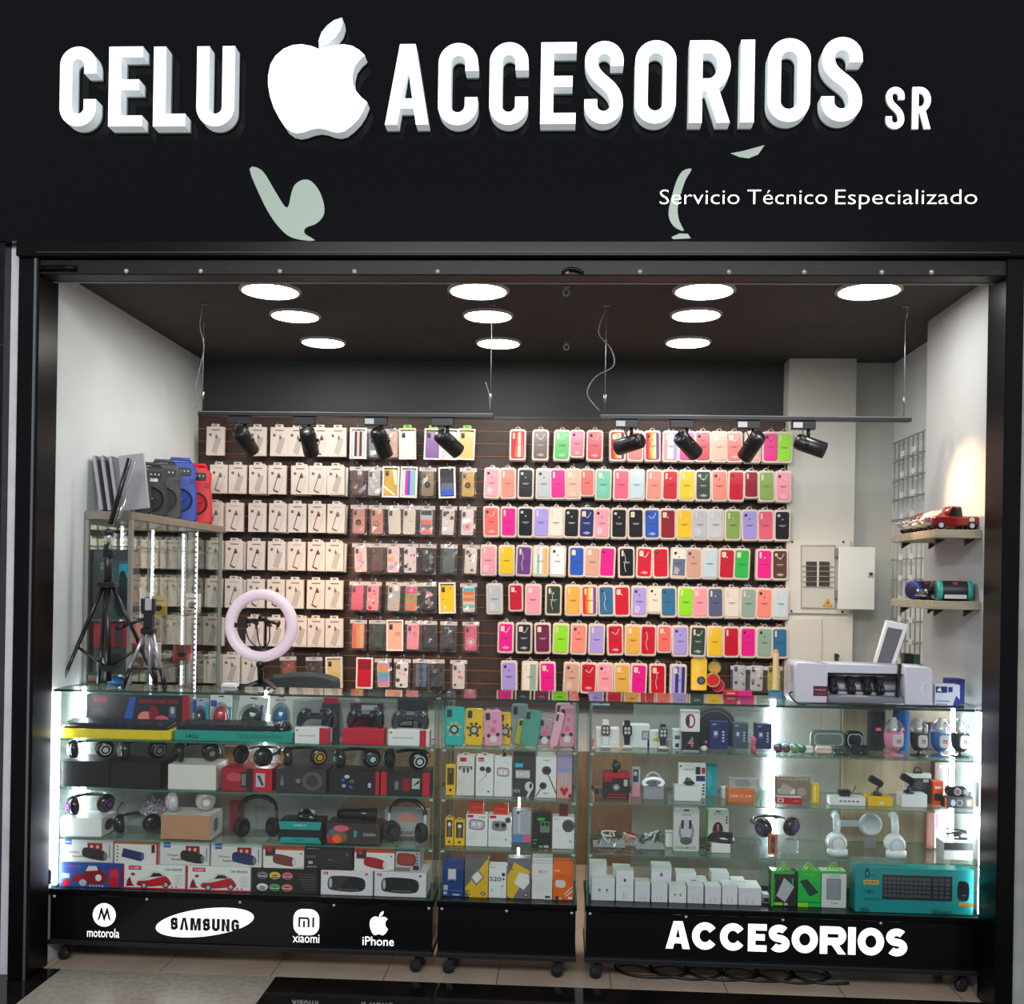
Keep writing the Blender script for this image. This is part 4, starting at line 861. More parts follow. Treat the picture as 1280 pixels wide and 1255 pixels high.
def gamepad(label, px, py, Y, z, col='black', s=1., acc='red'):
    x = at(px, py, Y)[0]; t = thing('game_controller', label, 'game controller', (x, Y, z), 0, 'game controllers', rot=(-.5, 0, 0))
    mb = MB(); mb.M = T(0, 0, .041*s) @ S(s, s, s); mb.prism(spline(PAD, 3), -.012, .020, gloss(col), cham=.007); mb.build('controller_shell', t)
    mb = MB(); mb.M = T(0, 0, .041*s) @ S(s, s, s)
    for a, b in ((-.022, -.002), (.022, -.002)): mb.M = T(0, 0, .041*s) @ S(s, s, s) @ T(a, -.012, b) @ R(pi/2, 'X'); mb.lathe([(0, .010), (.008, .009), (.009, .006), (.005, .005), (.005, -.002)], C('charcoal'), 14)
    mb.build('thumb_sticks', t)
    mb = MB(); mb.M = T(0, 0, .041*s) @ S(s, s, s)
    for a, b, c in ((.046, .016, acc), (.040, .010, 'blue'), (.052, .010, 'lgrey'), (.046, .004, 'green')): mb.disc((a, b), .0032, -.0128, C(c), 10)
    mb.flat([(-.050, .013), (-.036, .013), (-.036, .008), (-.050, .008)], -.0126, C('grey')); mb.flat([(-.0455, .018), (-.0405, .018), (-.0405, .003), (-.0455, .003)], -.0127, C('grey')); mb.flat(rrect(0, .012, .03, .014, .003), -.0126, C('slate')); mb.build('buttons', t)
    return t
def mouse_mesh(mb, col, acc='charcoal', L=.10, W=.058, H=.036):
    mb.ball((0, 0, 0), (W/2, L/2, H), gloss(col), 18, 8, 0., 1.); mb.box(-.004, .004, -L*.40, -L*.18, H*.62, H*.92, C(acc), .002); mb.box(-.0008, .0008, -L*.44, -L*.05, H*.5, H*.98, C(acc))
def mouse(label, px, py, Y, z, col='black', rz=0., group='computer mice'):
    t = thing('computer_mouse', label, 'computer mouse', (at(px, py, Y)[0], Y, z), rz, group)
    mb = MB(); mouse_mesh(mb, col, 'lgrey' if col in ('black', 'dark') else 'charcoal'); mb.build('mouse_body', t); return t
# ================================================================ left counter
YFt = 3.645; YBk = 3.76
# --- top shelf
carton('gaming_keyboard_box', 'tall dark gaming kit box with red lettering and red edge behind the keyboards', 108, 233, 869, 3.79, .03, '#232327', [('r', 0, 0, 1, 1, '#232327'), ('e', .12, .35, .1, .3, '#3c3c44'), ('p', [(.38,.35),(.44,.95),(.50,.95),(.46,.35)], 'blue'), ('t', 'GAMER', .07, .80, .14, .13, 'red'), ('t', 'GAMING COMBO SERIES', .52, .80, .40, .10, 'red'), ('e', .60, .40, .08, .18, 'salmon'), ('e', .68, .5, .05, .25, 'dred'), ('e', .76, .36, .07, .12, 'rose'), ('r', .83, .42, .90, .72, 'slate'), ('e', .865, .62, .02, .1, 'lblue'), ('r', .965, 0, 1, 1, 'red')], z=Z1, side=[('r', 0, 0, 1, 1, 'red')])
def keyboard(label, px0, px1, pyb, Y, z, col='black', d=.10, rgb=False):
    x, w = span(px0, px1, pyb, Y); t = thing('keyboard', label, 'keyboard', (x, Y, z), 0, 'computer keyboards', rot=(.10, 0, 0))
    mb = MB(); mb.box(-w/2, w/2, 0, d, 0, .012, gloss(col), .003); mb.build('keyboard_frame', t)
    mb = MB(); n = int(w/.017); kc = C('#26262b')
    for r in range(5):
        for i in range(n):
            a = -w/2+.008+(w-.016)*i/n; mb.box(a+.001, a+(w-.016)/n-.001, .010+r*(d-.02)/5, .010+(r+1)*(d-.02)/5-.002, .012, .019, kc if (i*3+r) % 7 else C('#3a3a44'))
    mb.build('keys', t); return t
tY, xx, ww, zt_ = carton('keyboard_box', 'flat yellow keyboard box under a black keyboard at left end', 75, 214, 912, YFt, .105, '#e6c81e', [('r', 0, 0, .9, 1, '#e8cc22'), ('l', [(.905, 0), (.905, 1)], .001, '#b89a10')], z=Z1, group='keyboard boxes', pyr=920)
keyboard('black keyboard lying on the yellow box', 77, 210, 905, YFt+.004, zt_+.0005)
tT, xx, ww, zt_ = carton('keyboard_box', 'flat teal keyboard box under a black keyboard beside the yellow one', 218, 366, 914, YFt, .105, '#12988a', [('t', '24Gz', .09, .25, .12, .42, 'black'), ('t', 'TECLADO+RATON', .53, .35, .38, .36, '#0a5c54')], z=Z1, group='keyboard boxes', pyr=922)
keyboard('black keyboard lying on the teal box', 220, 345, 905, YFt+.004, zt_+.0005)
mouse('black mouse lying on the right end of the teal box', 355, 908, YFt+.06, zt_+.001, 'black', .0)
def mouse_blister(label, px0, px1, pyt, Y, card, mcol, spec=(), z=Z1, tilt=.0):
    x, w = span(px0, px1, pyt+20, Y); H = at((px0+px1)/2, pyt, Y)[1]-z
    t = thing('mouse_blister_pack', label, 'mouse pack', (x, Y, z+w/2*abs(math.sin(tilt))), 0, 'carded computer mice', rot=(-.06, tilt, 0))
    mb = MB(); mb.box(-w/2, w/2, 0, .002, 0, H, mb_m(card)); face(mb, -w/2, 0, w, H, 0, spec); mb.box(-w*.12, w*.12, -.0008, -.0003, H*.93, H*.96, 'charcoal'); mb.build('backing_card', t)
    mb = MB(); mb.M = T(0, -.002, H*.42) @ R(pi/2, 'X') @ S(w/.085, H*.6/.10, .8); mouse_mesh(mb, mcol, 'charcoal'); mb.build('computer_mouse', t)
    mb = MB(); mb.M = T(0, -.002, H*.42) @ R(pi/2, 'X'); mb.ball((0, 0, 0), (w*.46, H*.40, .034), glassy('blister_clear', '#f4f6f6', 1.2), 16, 6, 0, 1); mb.build('blister', t)
mouse_blister('black mouse on a white and blue card, left of the red mouse', 240, 260, 873, 3.77, 'lgrey', 'black', [('r', 0, .6, .25, .95, 'blue'), ('r', .75, .1, 1, .9, 'cyan')])
mouse_blister('red car shaped mouse on a white and blue card', 262, 289, 868, 3.78, 'white', 'red', [('r', .02, .7, .3, .85, 'blue'), ('r', .85, .2, 1, .7, 'cyan')])
mouse_blister('dark mouse on a white card with pale stripes, right of the red mouse', 294, 330, 872, 3.765, 'paper', 'dark', [('r', .75, .1, .85, .8, 'blue'), ('r', .6, .05, .72, .7, 'pink')], tilt=.1)
mouse_blister('blue green mouse on a grey white card, rightmost carded mouse', 336, 365, 868, 3.775, 'paper', 'steel', [('t', 'MOUSE', .3, .84, .4, .05, 'charcoal')])
for px0, px1, pyt, base, sp, lab in ((368.5, 411, 910, 'white', [('r', .0, 0, 1, 1, 'white'), ('e', .07, .82, .035, .05, 'red'), ('t', 'WIRELESS CONTROLLER', .1, .45, .5, .09, 'grey'), ('r', .72, 0, 1, 1, 'red')], 'white controller box with red end under the left controller'),
      (428, 480, 910, 'red', [('l', [(.5, .2), (.7, .2)], .0006, 'dred')], 'plain red controller box, middle of the three'), (485, 537, 909, 'white', [('e', .07, .82, .035, .05, 'red'), ('t', 'WIRELESS CONTROLLER', .1, .45, .5, .09, 'grey'), ('r', .76, 0, .92, 1, 'red'), ('r', .94, 0, 1, 1, 'offwhite')], 'white controller box with red band under the right controller')):
    carton('controller_box', lab, px0, px1, pyt, YFt, .055, base, sp, z=Z1, group='controller boxes', pyr=920, h=.057, side=[('r', 0, 0, .4, 1, 'red')])
for px, lab, ac in ((393, 'black game controller on the left white and red box', 'red'), (456, 'black game controller on the plain red box', 'red'), (512, 'black and silver game controller on the right box', 'lblue')):
    gamepad(lab, px, 905, YFt+.025, Z1+.0575, 'black' if px != 512 else 'charcoal', 1.03, ac)
carton('controller_pack', 'hanging dark controller pack with a small red header behind the controllers', 402, 424, 879, 3.80, .02, '#3a3640', [('e', .5, .5, .4, .3, '#5a5260'), ('e', .4, .6, .1, .1, 'lilac'), ('e', .6, .4, .1, .1, 'grey')], z=Z1); 
x, w = span(404, 423, 875, 3.80); mb = MB(); mb.box(-w/2, w/2, .006, .010, 0, .026, 'red', .001); mb.text('KKK', -w*.32, .007, .0058, C('dred'), h=.011, w=w*.64)
o = mb.build('header_card'); o.parent = bpy.data.objects['controller_pack']; o.location = (0, 0, at(413, 881, 3.80)[1]-Z1)
carton('dark_gift_box', 'dark maroon box with a pale top behind the red controller box', 438, 478, 879, 3.79, .03, '#3d2d31', [('r', .35, .72, .85, .95, 'lgrey'), ('e', .3, .4, .25, .2, 'dred'), ('r', .75, .1, .9, .9, 'slate')], z=Z1)
carton('dark_gift_box', 'black box with cream panel behind the right controller', 497, 534, 874, 3.79, .03, '#26262a', [('r', .1, .35, .5, .6, 'offwhite'), ('r', .55, .1, .7, .7, 'lgrey'), ('r', .8, .1, .98, .55, 'steel')], z=Z1)
carton('pink_card_pack', 'small pink carded pack at the far left behind the light strip', 80, 91, 873, 3.80, .012, 'pink', [('r', .1, .1, .9, .5, 'rose')], z=Z1)
# --- second shelf
HB = .094
for px0, px1, base, sp, lab in ((77, 137, '#101012', [('r', .02, .04, .98, .97, '#0d0d10')], 'black headphone box at left end of the second shelf'), (138, 200, '#0f0f11', [('r', .02, .04, .98, .97, '#121216')], 'black headphone box with dark printed end beside the first')):
    carton('headphone_box', lab, px0, px1, 957, YFt, .14, base, sp, z=Z2, group='headphone boxes second shelf', h=HB, pyr=970, side=[('e', .5, .4, .2, .2, 'charcoal'), ('e', .4, .7, .15, .1, 'charcoal')])
carton('headphone_box', 'plain white headphone box on the second shelf', 210, 270, 959, YFt, .14, 'paper', [('l', [(.02, .5), (.3, .42), (.7, .42)], .0006, 'lgrey')], z=Z2, group='headphone boxes second shelf', h=.09, pyr=970)
carton('headphone_box', 'red headphone box with small pictures on the second shelf', 277, 340, 963, YFt, .12, '#a3182a', [('e', .25, .6, .16, .2, '#c54a50'), ('r', .38, .15, .50, .85, 'charcoal'), ('r', .40, .25, .48, .75, 'grey'), ('r', .50, 0, .62, 1, '#2a1a20'), ('r', .64, .0, 1, 1, 'red'), ('r', .68, .2, .86, .8, 'lgrey'), ('p', [(.70,.7),(.76,.7),(.84,.3),(.80,.25)], 'charcoal')], z=Z2, group='headphone boxes second shelf', h=.083, pyr=975)
carton('headphone_box', 'dark grey headphone box with faint round print on the second shelf', 345, 408, 962, YFt, .12, '#322e34', [('e', .72, .5, .2, .4, '#58525c'), ('e', .72, .5, .12, .25, '#37323a'), ('p', [(.08,.3),(.12,.8),(.16,.3)], 'grey'), ('e', .44, .5, .05, .1, 'grey')], z=Z2, group='headphone boxes second shelf', h=.085, pyr=975)
carton('headphone_box', 'blue black headphone box with red edge on the second shelf', 411, 474, 964, YFt, .12, '#15161f', [('e', .36, .75, .05, .08, 'lblue'), ('e', .28, .6, .04, .08, 'blue'), ('e', .46, .55, .05, .07, 'slate'), ('e', .3, .35, .04, .08, 'lilac'), ('e', .44, .3, .04, .08, 'blue'), ('r', .78, .3, .84, .5, 'lgrey'), ('r', .93, 0, 1, 1, 'red')], z=Z2, group='headphone boxes second shelf', h=.083, pyr=975)
carton('headphone_box', 'black headphone box with red bands and pictures at right end', 476, 537, 966, YFt, .12, '#1d1b1f', [('r', 0, 0, .12, 1, 'red'), ('r', .26, .2, .42, .75, 'charcoal'), ('r', .29, .25, .36, .6, 'grey'), ('r', .45, .2, .60, .75, 'dred'), ('r', .64, .3, .8, .75, 'lgrey'), ('p', [(.65,.4),(.79,.7),(.79,.55)], 'black'), ('r', .86, 0, 1, 1, 'red')], z=Z2, group='headphone boxes second shelf', h=.083, pyr=975)
hb = Z2+HB+.0006
headphones('black headphones with silver rings lying on the leftmost black box', 111, 940, YFt+.045, hb, 'dark', 'silver', .76, rz=.25, cy=1.25)
headphones('black headphones lying on the second black box', 176, 940, YFt+.045, hb, 'black', 'grey', .80, rz=.35, cy=1.1)
headphones('black headphones with white joint lying on the plain white box', 244, 942, YFt+.045, Z2+.0906, 'black', 'charcoal', .80, rz=.1, cy=1.15, plate='grey')
headphones('plain matte black headphones folded on the red box', 315, 946, YFt+.045, Z2+.0836, '#18181b', 'charcoal', .80, rz=-.5, cy=.3)
headphones('camouflage gold and black headphones on the dark grey box', 378, 950, YFt+.045, Z2+.0856, '#2c2a22', 'gold', .78, rz=.2, cy=1.2, plate='mustard')
headphones('black headphones with patterned cups on the blue black box', 444, 948, YFt+.040, Z2+.0836, '#141419', 'slate', .80, rz=.2, cy=1.3, plate='lblue')
headphones('glossy black headphones with silver hinge at right end of the second shelf', 505, 948, YFt+.045, Z2+.0836, 'black', 'silver', .80, rz=-.3, cy=.9)
carton('kraft_box', 'brown kraft box behind the white headphone box', 280, 306, 933, 3.79, .03, 'kraft', [('r', 0, .6, 1, .64, '#9a734f')], z=Z2)
carton('kraft_box', 'small brown kraft box behind the patterned headphones', 414, 440, 957, 3.79, .03, 'kraft', [('r', 0, .6, 1, .64, '#9a734f')], z=Z2, cat='box')
# --- third shelf
carton('headphone_box', 'plain white box at left end of the third shelf', 76, 127, 1024, YFt, .12, 'white', [('r', .03, .05, .97, .95, '#f0f0ee')], z=Z3, group='boxes on the third shelf', h=.068, pyr=1035, side=[('e', .5, .5, .3, .3, 'brown')])
headphones('black headset lying on the plain white box of the third shelf', 112, 1008, YFt+.045, Z3+.0686, '#1b1a1e', 'purple', .80, rz=.5, cy=1.0)
headphones('big black headset with raised microphone standing on the third shelf', 170, 1020, YFt+.06, Z3, 'black', 'charcoal', .80, pose='lie', rz=.2, cy=1.0, mic=True)
x, w = span(172, 216, 1010, 3.80); t = thing('sticker_sheet_pack', 'speckled black and white sheet pack leaning behind the tan box', 'sheet pack', (x, 3.785, Z3+.019), 0, None, rot=(-.12, .5, 0)); mb = MB(); mb.box(-.07, .05, 0, .002, .01, .09, '#8d8990')
rq = random.Random(4)
for i in range(60): a, b = rq.uniform(-.066, .046), rq.uniform(.014, .086); mb.box(a-.003, a+.003, -.0006-.00001*i, 0, b-.003, b+.003, rq.choice(['black', 'offwhite', 'white', 'charcoal', 'rose', 'lilac']))
mb.build('sheet', t)
carton('kraft_box', 'large tan cardboard box with white side under the silver headphones', 201, 263, 1020, YFt, .13, '#c08c6c', [], z=Z3, h=.088, pyr=1035, side=[('r', 0, 0, 1, 1, 'offwhite'), ('e', .45, .5, .2, .3, 'grey')], top='offwhite')
headphones('silver and rose gold headphones on the tan cardboard box', 236, 1006, YFt+.05, Z3+.0886, 'silver', 'rosegold', .82, rz=.2, cy=1.3, plate='white')
headphones('large black headphones standing with band up, left of the teal banded box', 322, 1024, YFt+.06, Z3, '#101013', 'charcoal', .80, pose='stand', rz=.2, cy=.7)
carton('mouse_box', 'black box with two teal bands under a gaming mouse', 348, 402, 1029, YFt, .10, '#141417', [('p', [(.04,.62),(.96,.62),(1,.98),(0,.98)], 'teal'), ('p', [(0,0),(1,0),(.93,.26),(.07,.26)], 'teal'), ('t', 'GAMING', .34, .76, .3, .12, 'lblue'), ('t', 'MOUSE', .4, .08, .2, .1, '#0a5c54')], z=Z3, h=.078, pyr=1040)
mouse('black gaming mouse on the teal banded box', 384, 1018, YFt+.05, Z3+.0786, 'black', .9)
carton('mouse_box', 'dark box with multicoloured splash print at left', 408, 474, 1032, YFt, .10, '#3a3132', [('e', .2, .35, .2, .3, '#7a5a4a'), ('e', .12, .2, .1, .2, 'red'), ('e', .2, .25, .09, .2, 'orange'), ('e', .28, .75, .15, .15, 'rose'), ('e', .1, .6, .06, .1, 'steel'), ('r', .52, .35, .58, .65, 'teal'), ('t', 'DEXIN', .70, .42, .23, .14, 'lgrey'), ('r', .97, 0, 1, 1, 'brown')], z=Z3, h=.076, pyr=1040)
t = thing('webcam_microphone', 'black studio microphone lying on the splash printed box', 'microphone', (at(448, 1010, YFt+.05)[0], YFt+.05, Z3+.0766+.022), 0); mb = MB(); mb.M = R(pi/2, 'Y'); mb.lathe([(0, -.075), (.016, -.075), (.019, -.05), (.019, .0), (.022, .01), (.022, .03), (.020, .034)], gloss('black'), 20); mb.build('body', t)
mb = MB(); mb.M = R(pi/2, 'Y'); 
for k in range(4): mb.lathe([(.020, .034+k*.008), (.024, .036+k*.008), (.024, .040+k*.008), (.020, .042+k*.008)], C('dark'), 20)
mb.build('ribbed_head', t)
headphones('black and silver headphones standing upright with looped cable, right end', 508, 1024, YFt+.05, Z3, '#2a2a2e', 'silver', .82, pose='stand', rz=-.2, cy=.75, plate='grey')
carton('headphone_box', 'pale grey headphone box behind the standing silver headphones', 481, 536, 1012, 3.78, .04, '#a9aca8', [('r', .0, 0, .06, .6, 'red'), ('t', 'HEADSET', .05, .08, .7, .12, 'charcoal'), ('r', .3, .55, .7, .85, 'rosegold')], z=Z3, group='boxes on the third shelf')
carton('red_slim_box', 'slim dark red box behind the tan cardboard box', 287, 303, 1000, 3.80, .02, '#8a2430', [('l', [(.6, .3), (.8, .3), (.8, .7), (.6, .7)], .001, 'lgrey')], z=Z3)
# --- bottom: two layers of speaker boxes
def blob(x0, z0, w, h, c, hi=None): return [('p', spline([(x0, z0+h*.45), (x0+w*.12, z0+h), (x0+w*.85, z0+h*.75), (x0+w, z0+h*.35), (x0+w*.86, z0), (x0+w*.2, z0+h*.18)], 4), c)] + ([('e', x0+w*.92, z0+h*.36, w*.07, h*.3, hi)] if hi else [])
HL = .088
def beetle(c): return [('r', 0, 0, 1, 1, 'white'), ('r', 0, 0, .03, 1, 'red'), ('r', 0, 0, 1, .06, 'red'), ('r', .10, .78, .30, .95, 'red'), ('t', 'WS-1888BT', .12, .82, .16, .09, 'white'), ('t', 'CAR SPEAKER', .68, .78, .28, .1, 'charcoal'), ('e', .17, .6, .035, .06, 'red'), ('p', [(.06,.1),(.08,.35),(.12,.5),(.16,.2),(.2,.12)], 'dred'),
    ('p', spline([(.24,.15),(.25,.32),(.32,.42),(.40,.50),(.48,.72),(.60,.72),(.70,.55),(.77,.35),(.78,.2),(.70,.18),(.40,.1)], 4), c), ('p', spline([(.24,.34),(.32,.44),(.40,.52),(.48,.74),(.60,.74),(.70,.58),(.62,.52),(.40,.36)], 4), 'offwhite'), ('p', [(.44,.5),(.50,.68),(.60,.67),(.66,.55)], 'charcoal'), ('e', .35, .14, .05, .14, 'charcoal'), ('e', .35, .14, .03, .09, 'lgrey'), ('e', .70, .2, .05, .14, 'charcoal'), ('e', .70, .2, .03, .09, 'lgrey')] + [('l', [(.84, .6-.09*i), (.97, .6-.09*i)], .0008, 'grey') for i in range(5)] + [('e', .66+.07*i, .13, .015, .03, 'red') for i in range(4)]
def wsp(c, dk=False): return [('r', .02, .04, .98, .98, '#dcdad8'), ('r', .08, .76, .22, 1, 'blue'), ('t', 'XTECH', .09, .85, .12, .07, 'white'), ('t', 'Wireless', .15, .40, .22, .09, 'charcoal'), ('t', 'Speaker', .24, .22, .24, .1, 'black'), ('r', .52, .55, .8, .86, 'dred'), ('e', .60, .7, .03, .08, 'peach'), ('e', .71, .7, .03, .08, 'peach')] + blob(.42, .1, .48, .56, c, 'grey') + [('r', .93, .2, .95, .8, 'grey')]
def osp(c): return [('r', 0, .80, 1, 1, '#c8502a'), ('r', .05, .52, .30, .9, 'charcoal'), ('e', .15, .8, .07, .09, 'red'), ('r', .05, .52, .3, .56, 'grey')] + blob(.24, .1, .56, .52, c, 'offwhite') + [('p', [(.6,0),(1,.12),(1,0)], 'lgrey'), ('e', .92, .66, .02, .035, 'navy')]
def jsp(): return [('r', .02, .03, .98, .98, '#e4dfe4'), ('r', .05, .83, .14, .94, 'red'), ('t', 'JBL', .06, .86, .07, .05, 'white'), ('p', rr_uv(.50, .47, .72, .64), '#3a3438'), ('p', rr_uv(.50, .49, .66, .54), '#2b272b'), ('e', .19, .5, .03, .2, 'lgrey'), ('e', .88, .88, .03, .04, 'red')] + [('l', [(.34+.05*i, .22), (.37+.05*i, .27)], .0012, 'lgrey') for i in range(8)]
def rr_uv(cx, cz, w, h): return spline([(cx-w/2, cz+h*.2), (cx-w*.40, cz+h*.47), (cx, cz+h/2), (cx+w*.40, cz+h*.40), (cx+w/2, cz+h*.05), (cx+w*.42, cz-h*.42), (cx, cz-h/2), (cx-w*.42, cz-h*.40), (cx-w/2, cz-h*.2)], 3)
g = 'speaker boxes on the counter floor'
low_row = [(74, 152, '#21489a', [('r', 0, 0, .78, 1, '#23509e'), ('t', 'SPEAKER', .12, .8, .22, .08, 'red'), ('p', spline([(.22,.25),(.26,.5),(.42,.6),(.48,.85),(.62,.85),(.70,.62),(.76,.55),(.74,.2),(.5,.12)], 4), 'dred'), ('p', [(.42,.66),(.47,.88),(.60,.88),(.62,.7)], 'offwhite'), ('e', .38, .18, .06, .14, 'lgrey'), ('e', .63, .4, .05, .14, 'white'), ('r', .05, .35, .17, .55, 'lgrey'), ('e', .12, .15, .07, .13, 'red'), ('r', .80, .04, .96, .8, 'red')] + [('l', [(.82, .7-.1*i), (.94, .7-.1*i)], .001, 'pink') for i in range(3)] + [('e', .5+.05*i, .07, .016, .04, 'lgrey') for i in range(5)], 'blue car speaker box with a red pickup print'),
 (153, 231, 'white', beetle('red'), 'white car speaker box with red beetle print beside the blue box'), (232.5, 313, 'white', beetle('#c01024'), 'white car speaker box with red beetle print beside the black box'),
 (315, 397, '#151216', sum([[('e', .16+.19*(i % 3), .72-.48*(i//3), .085, .15, ['grey', 'yellow', 'rose', 'white', 'green', 'coral'][i]), ('e', .16+.19*(i % 3), .68-.48*(i//3), .06, .07, 'charcoal'), ('r', .10+.19*(i % 3), .66-.48*(i//3), .22+.19*(i % 3), .70-.48*(i//3), 'offwhite')] for i in range(6)], []) + [('l', [(.68+.02*i, .8-.1*i), (.97, .8-.1*i)], .0012, 'grey') for i in range(7)], 'black box printed with six small coloured cars'),
 (401, 466, '#dcd8dc', jsp(), 'white box with large dark speaker print, left one of two'), (468, 533, '#dedade', jsp(), 'white box with large dark speaker print, right one of two')]
zt0 = Z0+HL
for px0, px1, base, sp, lab in low_row: carton('speaker_box', lab, px0, px1, 1085, YFt, .12, base, sp, z=Z0, group=g, h=HL, pyr=1100)
up = [(75, 141, '#d2d0d0', wsp('#241c20'), 'white speaker box with dark red speaker print at left end'), (143, 198, '#e6e2de', [('r', 0, .86, 1, 1, '#c86a4a'), ('p', [(.16,.3),(.20,.68),(.64,.5),(.66,.2),(.6,.12)], 'navy'), ('e', .64, .34, .04, .17, 'slate'), ('r', .95, 0, 1, 1, 'red'), ('r', .84, .5, .92, .85, 'charcoal')] + [('e', .07, .75-.15*i, .02, .035, 'charcoal' if i < 4 else 'red') for i in range(5)], 'white speaker box with blue tube speaker print'), (199.5, 262, '#c4c0be', wsp('#211c22'), 'grey white speaker box with black speaker print'), (263.5, 327, '#d6d4d2', wsp('navy'), 'white speaker box with navy speaker print'),
 (329, 380, '#e8e4e0', osp('#7a3a34'), 'white box with orange top and brown red speaker print'), (381.5, 441, '#1b191c', [('l', [(.03+.0*i, .9), (.3, .9)], .0014, 'lgrey') for i in range(1)] + [('t', 'MINI BOX', .03, .5, .2, .12, 'grey'), ('r', .07, .24, .16, .36, 'lgrey'), ('t', '***', .03, .05, .22, .1, 'lgrey'), ('r', .32, .12, .97, .85, '#242226'), ('t', 'JBL', .48, .42, .1, .07, 'grey'), ('e', .88, .66, .03, .06, 'slate')], 'black speaker box with small white print'),
 (443, 493, '#e8e4e0', osp('#b01424'), 'white box with orange top and bright red speaker print'), (494.5, 525, '#b9b4b2', [('r', 0, .9, 1, 1, 'slate'), ('p', rr_uv(.45, .55, .78, .55), '#8c2a2a'), ('p', rr_uv(.45, .55, .6, .4), '#a53a34'), ('r', .02, .05, .6, .2, 'grey'), ('r', .72, .1, .96, .3, 'charcoal')] + [('e', .88, .8-.14*i, .05, .04, 'blue' if i else 'red') for i in range(4)], 'small box with a round red speaker print at right end')]
for px0, px1, base, sp, lab in up: carton('speaker_box', lab, px0, px1, 1058, YFt+.004, .11, base, sp, z=zt0+.0005, group=g, h=.083, pyr=1070)
# ================================================================ middle counter
def soft_case(label, px0, px1, pyt, Y, col, rx=-.10, ry=0., deco=None, clear=False, cut='charcoal', ears=False):
    x, w = span(px0, px1, pyt+20, Y); H = at((px0+px1)/2, pyt, Y)[1]-Z1
    t = thing('phone_case', label, 'phone case', (x, Y, Z1+.0005+abs(math.sin(ry))*w/2), 0, 'phone cases in the middle counter', rot=(rx, ry, 0))
    mb = MB(); m = gloss(col) if not clear else glassy('clear_%s' % col, NAMED.get(col, col), 1., .5, NAMED.get(col, col), .2)
    mb.prism(rrect(0, H/2, w, H, .011, 5), 0, .011, m, cham=.0025)
    if ears:
        for a in (-.22, .22): mb.M = T(a*w, .003, H-.001); mb.prism(rrect(0, 0, w*.26, .018, .008, 5), 0, .005, m)
        mb.M = Matrix()
    mb.build('case_shell', t)
    mb = MB(); mb.prism(rrect(-w*.26, H*.83, w*.26, H*.2, .004, 3), -.0015, -.0001, C(cut)); 
    for i in range(3): mb.disc((-w*.26, H*(.77+.06*i)), .0035, -.0018, C('black'), 10)
    mb.build('camera_window', t)
    if deco:
        mb = MB()
        if deco == 'ringholder': mb.ring((0, -.003, H*.42), .013, .003, C('charcoal'), 20, 6); mb.disc((0, H*.42), .011, -.002, C('lgrey'), 16); [mb.disc((.023*math.cos(a), H*.42+.023*math.sin(a)), .006, -.0012, C('mustard' if col != 'yellow' else 'brown'), 10) for a in (pi*.15, pi*.4, pi*.65, pi*.9, pi*1.3, pi*1.7)]
        if deco == 'dots': [mb.disc((a*w, b*H), .007*s_, -.0006-.00005*i, C(c), 14) for i, (a, b, s_, c) in enumerate([(.0, .45, 1.5, 'rose'), (-.25, .3, 1., 'charcoal'), (.25, .32, 1., 'charcoal'), (0, .2, 1.8, 'offwhite'), (.1, .68, .9, 'rose'), (-.2, .55, .7, 'lilac')])]
        mb.build('printed_motif', t)
    return t
ym = 3.67
soft_case('turquoise phone case with a round ring holder, leftmost in the middle counter', 555.5, 580, 884, ym, '#22b8b0', deco='ringholder')
soft_case('yellow phone case with a round ring holder, beside the turquoise one', 580.8, 603.5, 886, ym+.012, 'yellow', ry=.02, deco='ringholder')
soft_case('pink phone case with rounded ear tabs and dotted print', 606, 629, 889, ym, '#e8a0b8', ry=-.06, deco='dots', ears=True)
soft_case('yellow phone case half hidden behind the first pink case', 624, 639, 891, ym+.05, 'yellow', deco='ringholder')
soft_case('pale grey clear phone case standing tall behind the mint one', 639, 660, 880, ym+.06, '#b8bec8', clear=True)
soft_case('yellow tinted clear phone case tilted behind the mint one', 642, 656, 900, ym+.03, '#e0dc60', ry=.2, clear=True)
soft_case('mint green clear phone case tilted to the right', 650, 672, 889, ym+.006, '#7cc8b8', ry=.13, clear=True)
soft_case('grey pink printed phone case between mint and pink cases', 671, 690, 899, ym+.04, '#b49aa6', ry=.05, deco='dots')
soft_case('narrow pink phone case tilted steeply to the right', 686, 697, 891, ym+.012, '#f0b0c4', ry=.22)
soft_case('large pink phone case with dotted print at right end', 699, 719, 884, ym+.03, '#dc98ae', deco='dots', ears=True)
soft_case('tall pink phone case at the back right corner', 694, 714, 879, ym+.09, '#e2a8ba')
carton('price_card', 'pale grey folded card hanging at the top left of the middle counter', 556, 577, 873, 3.86, .01, 'lgrey', [('e', .5, .5, .1, .12, 'slate')], z=.955)
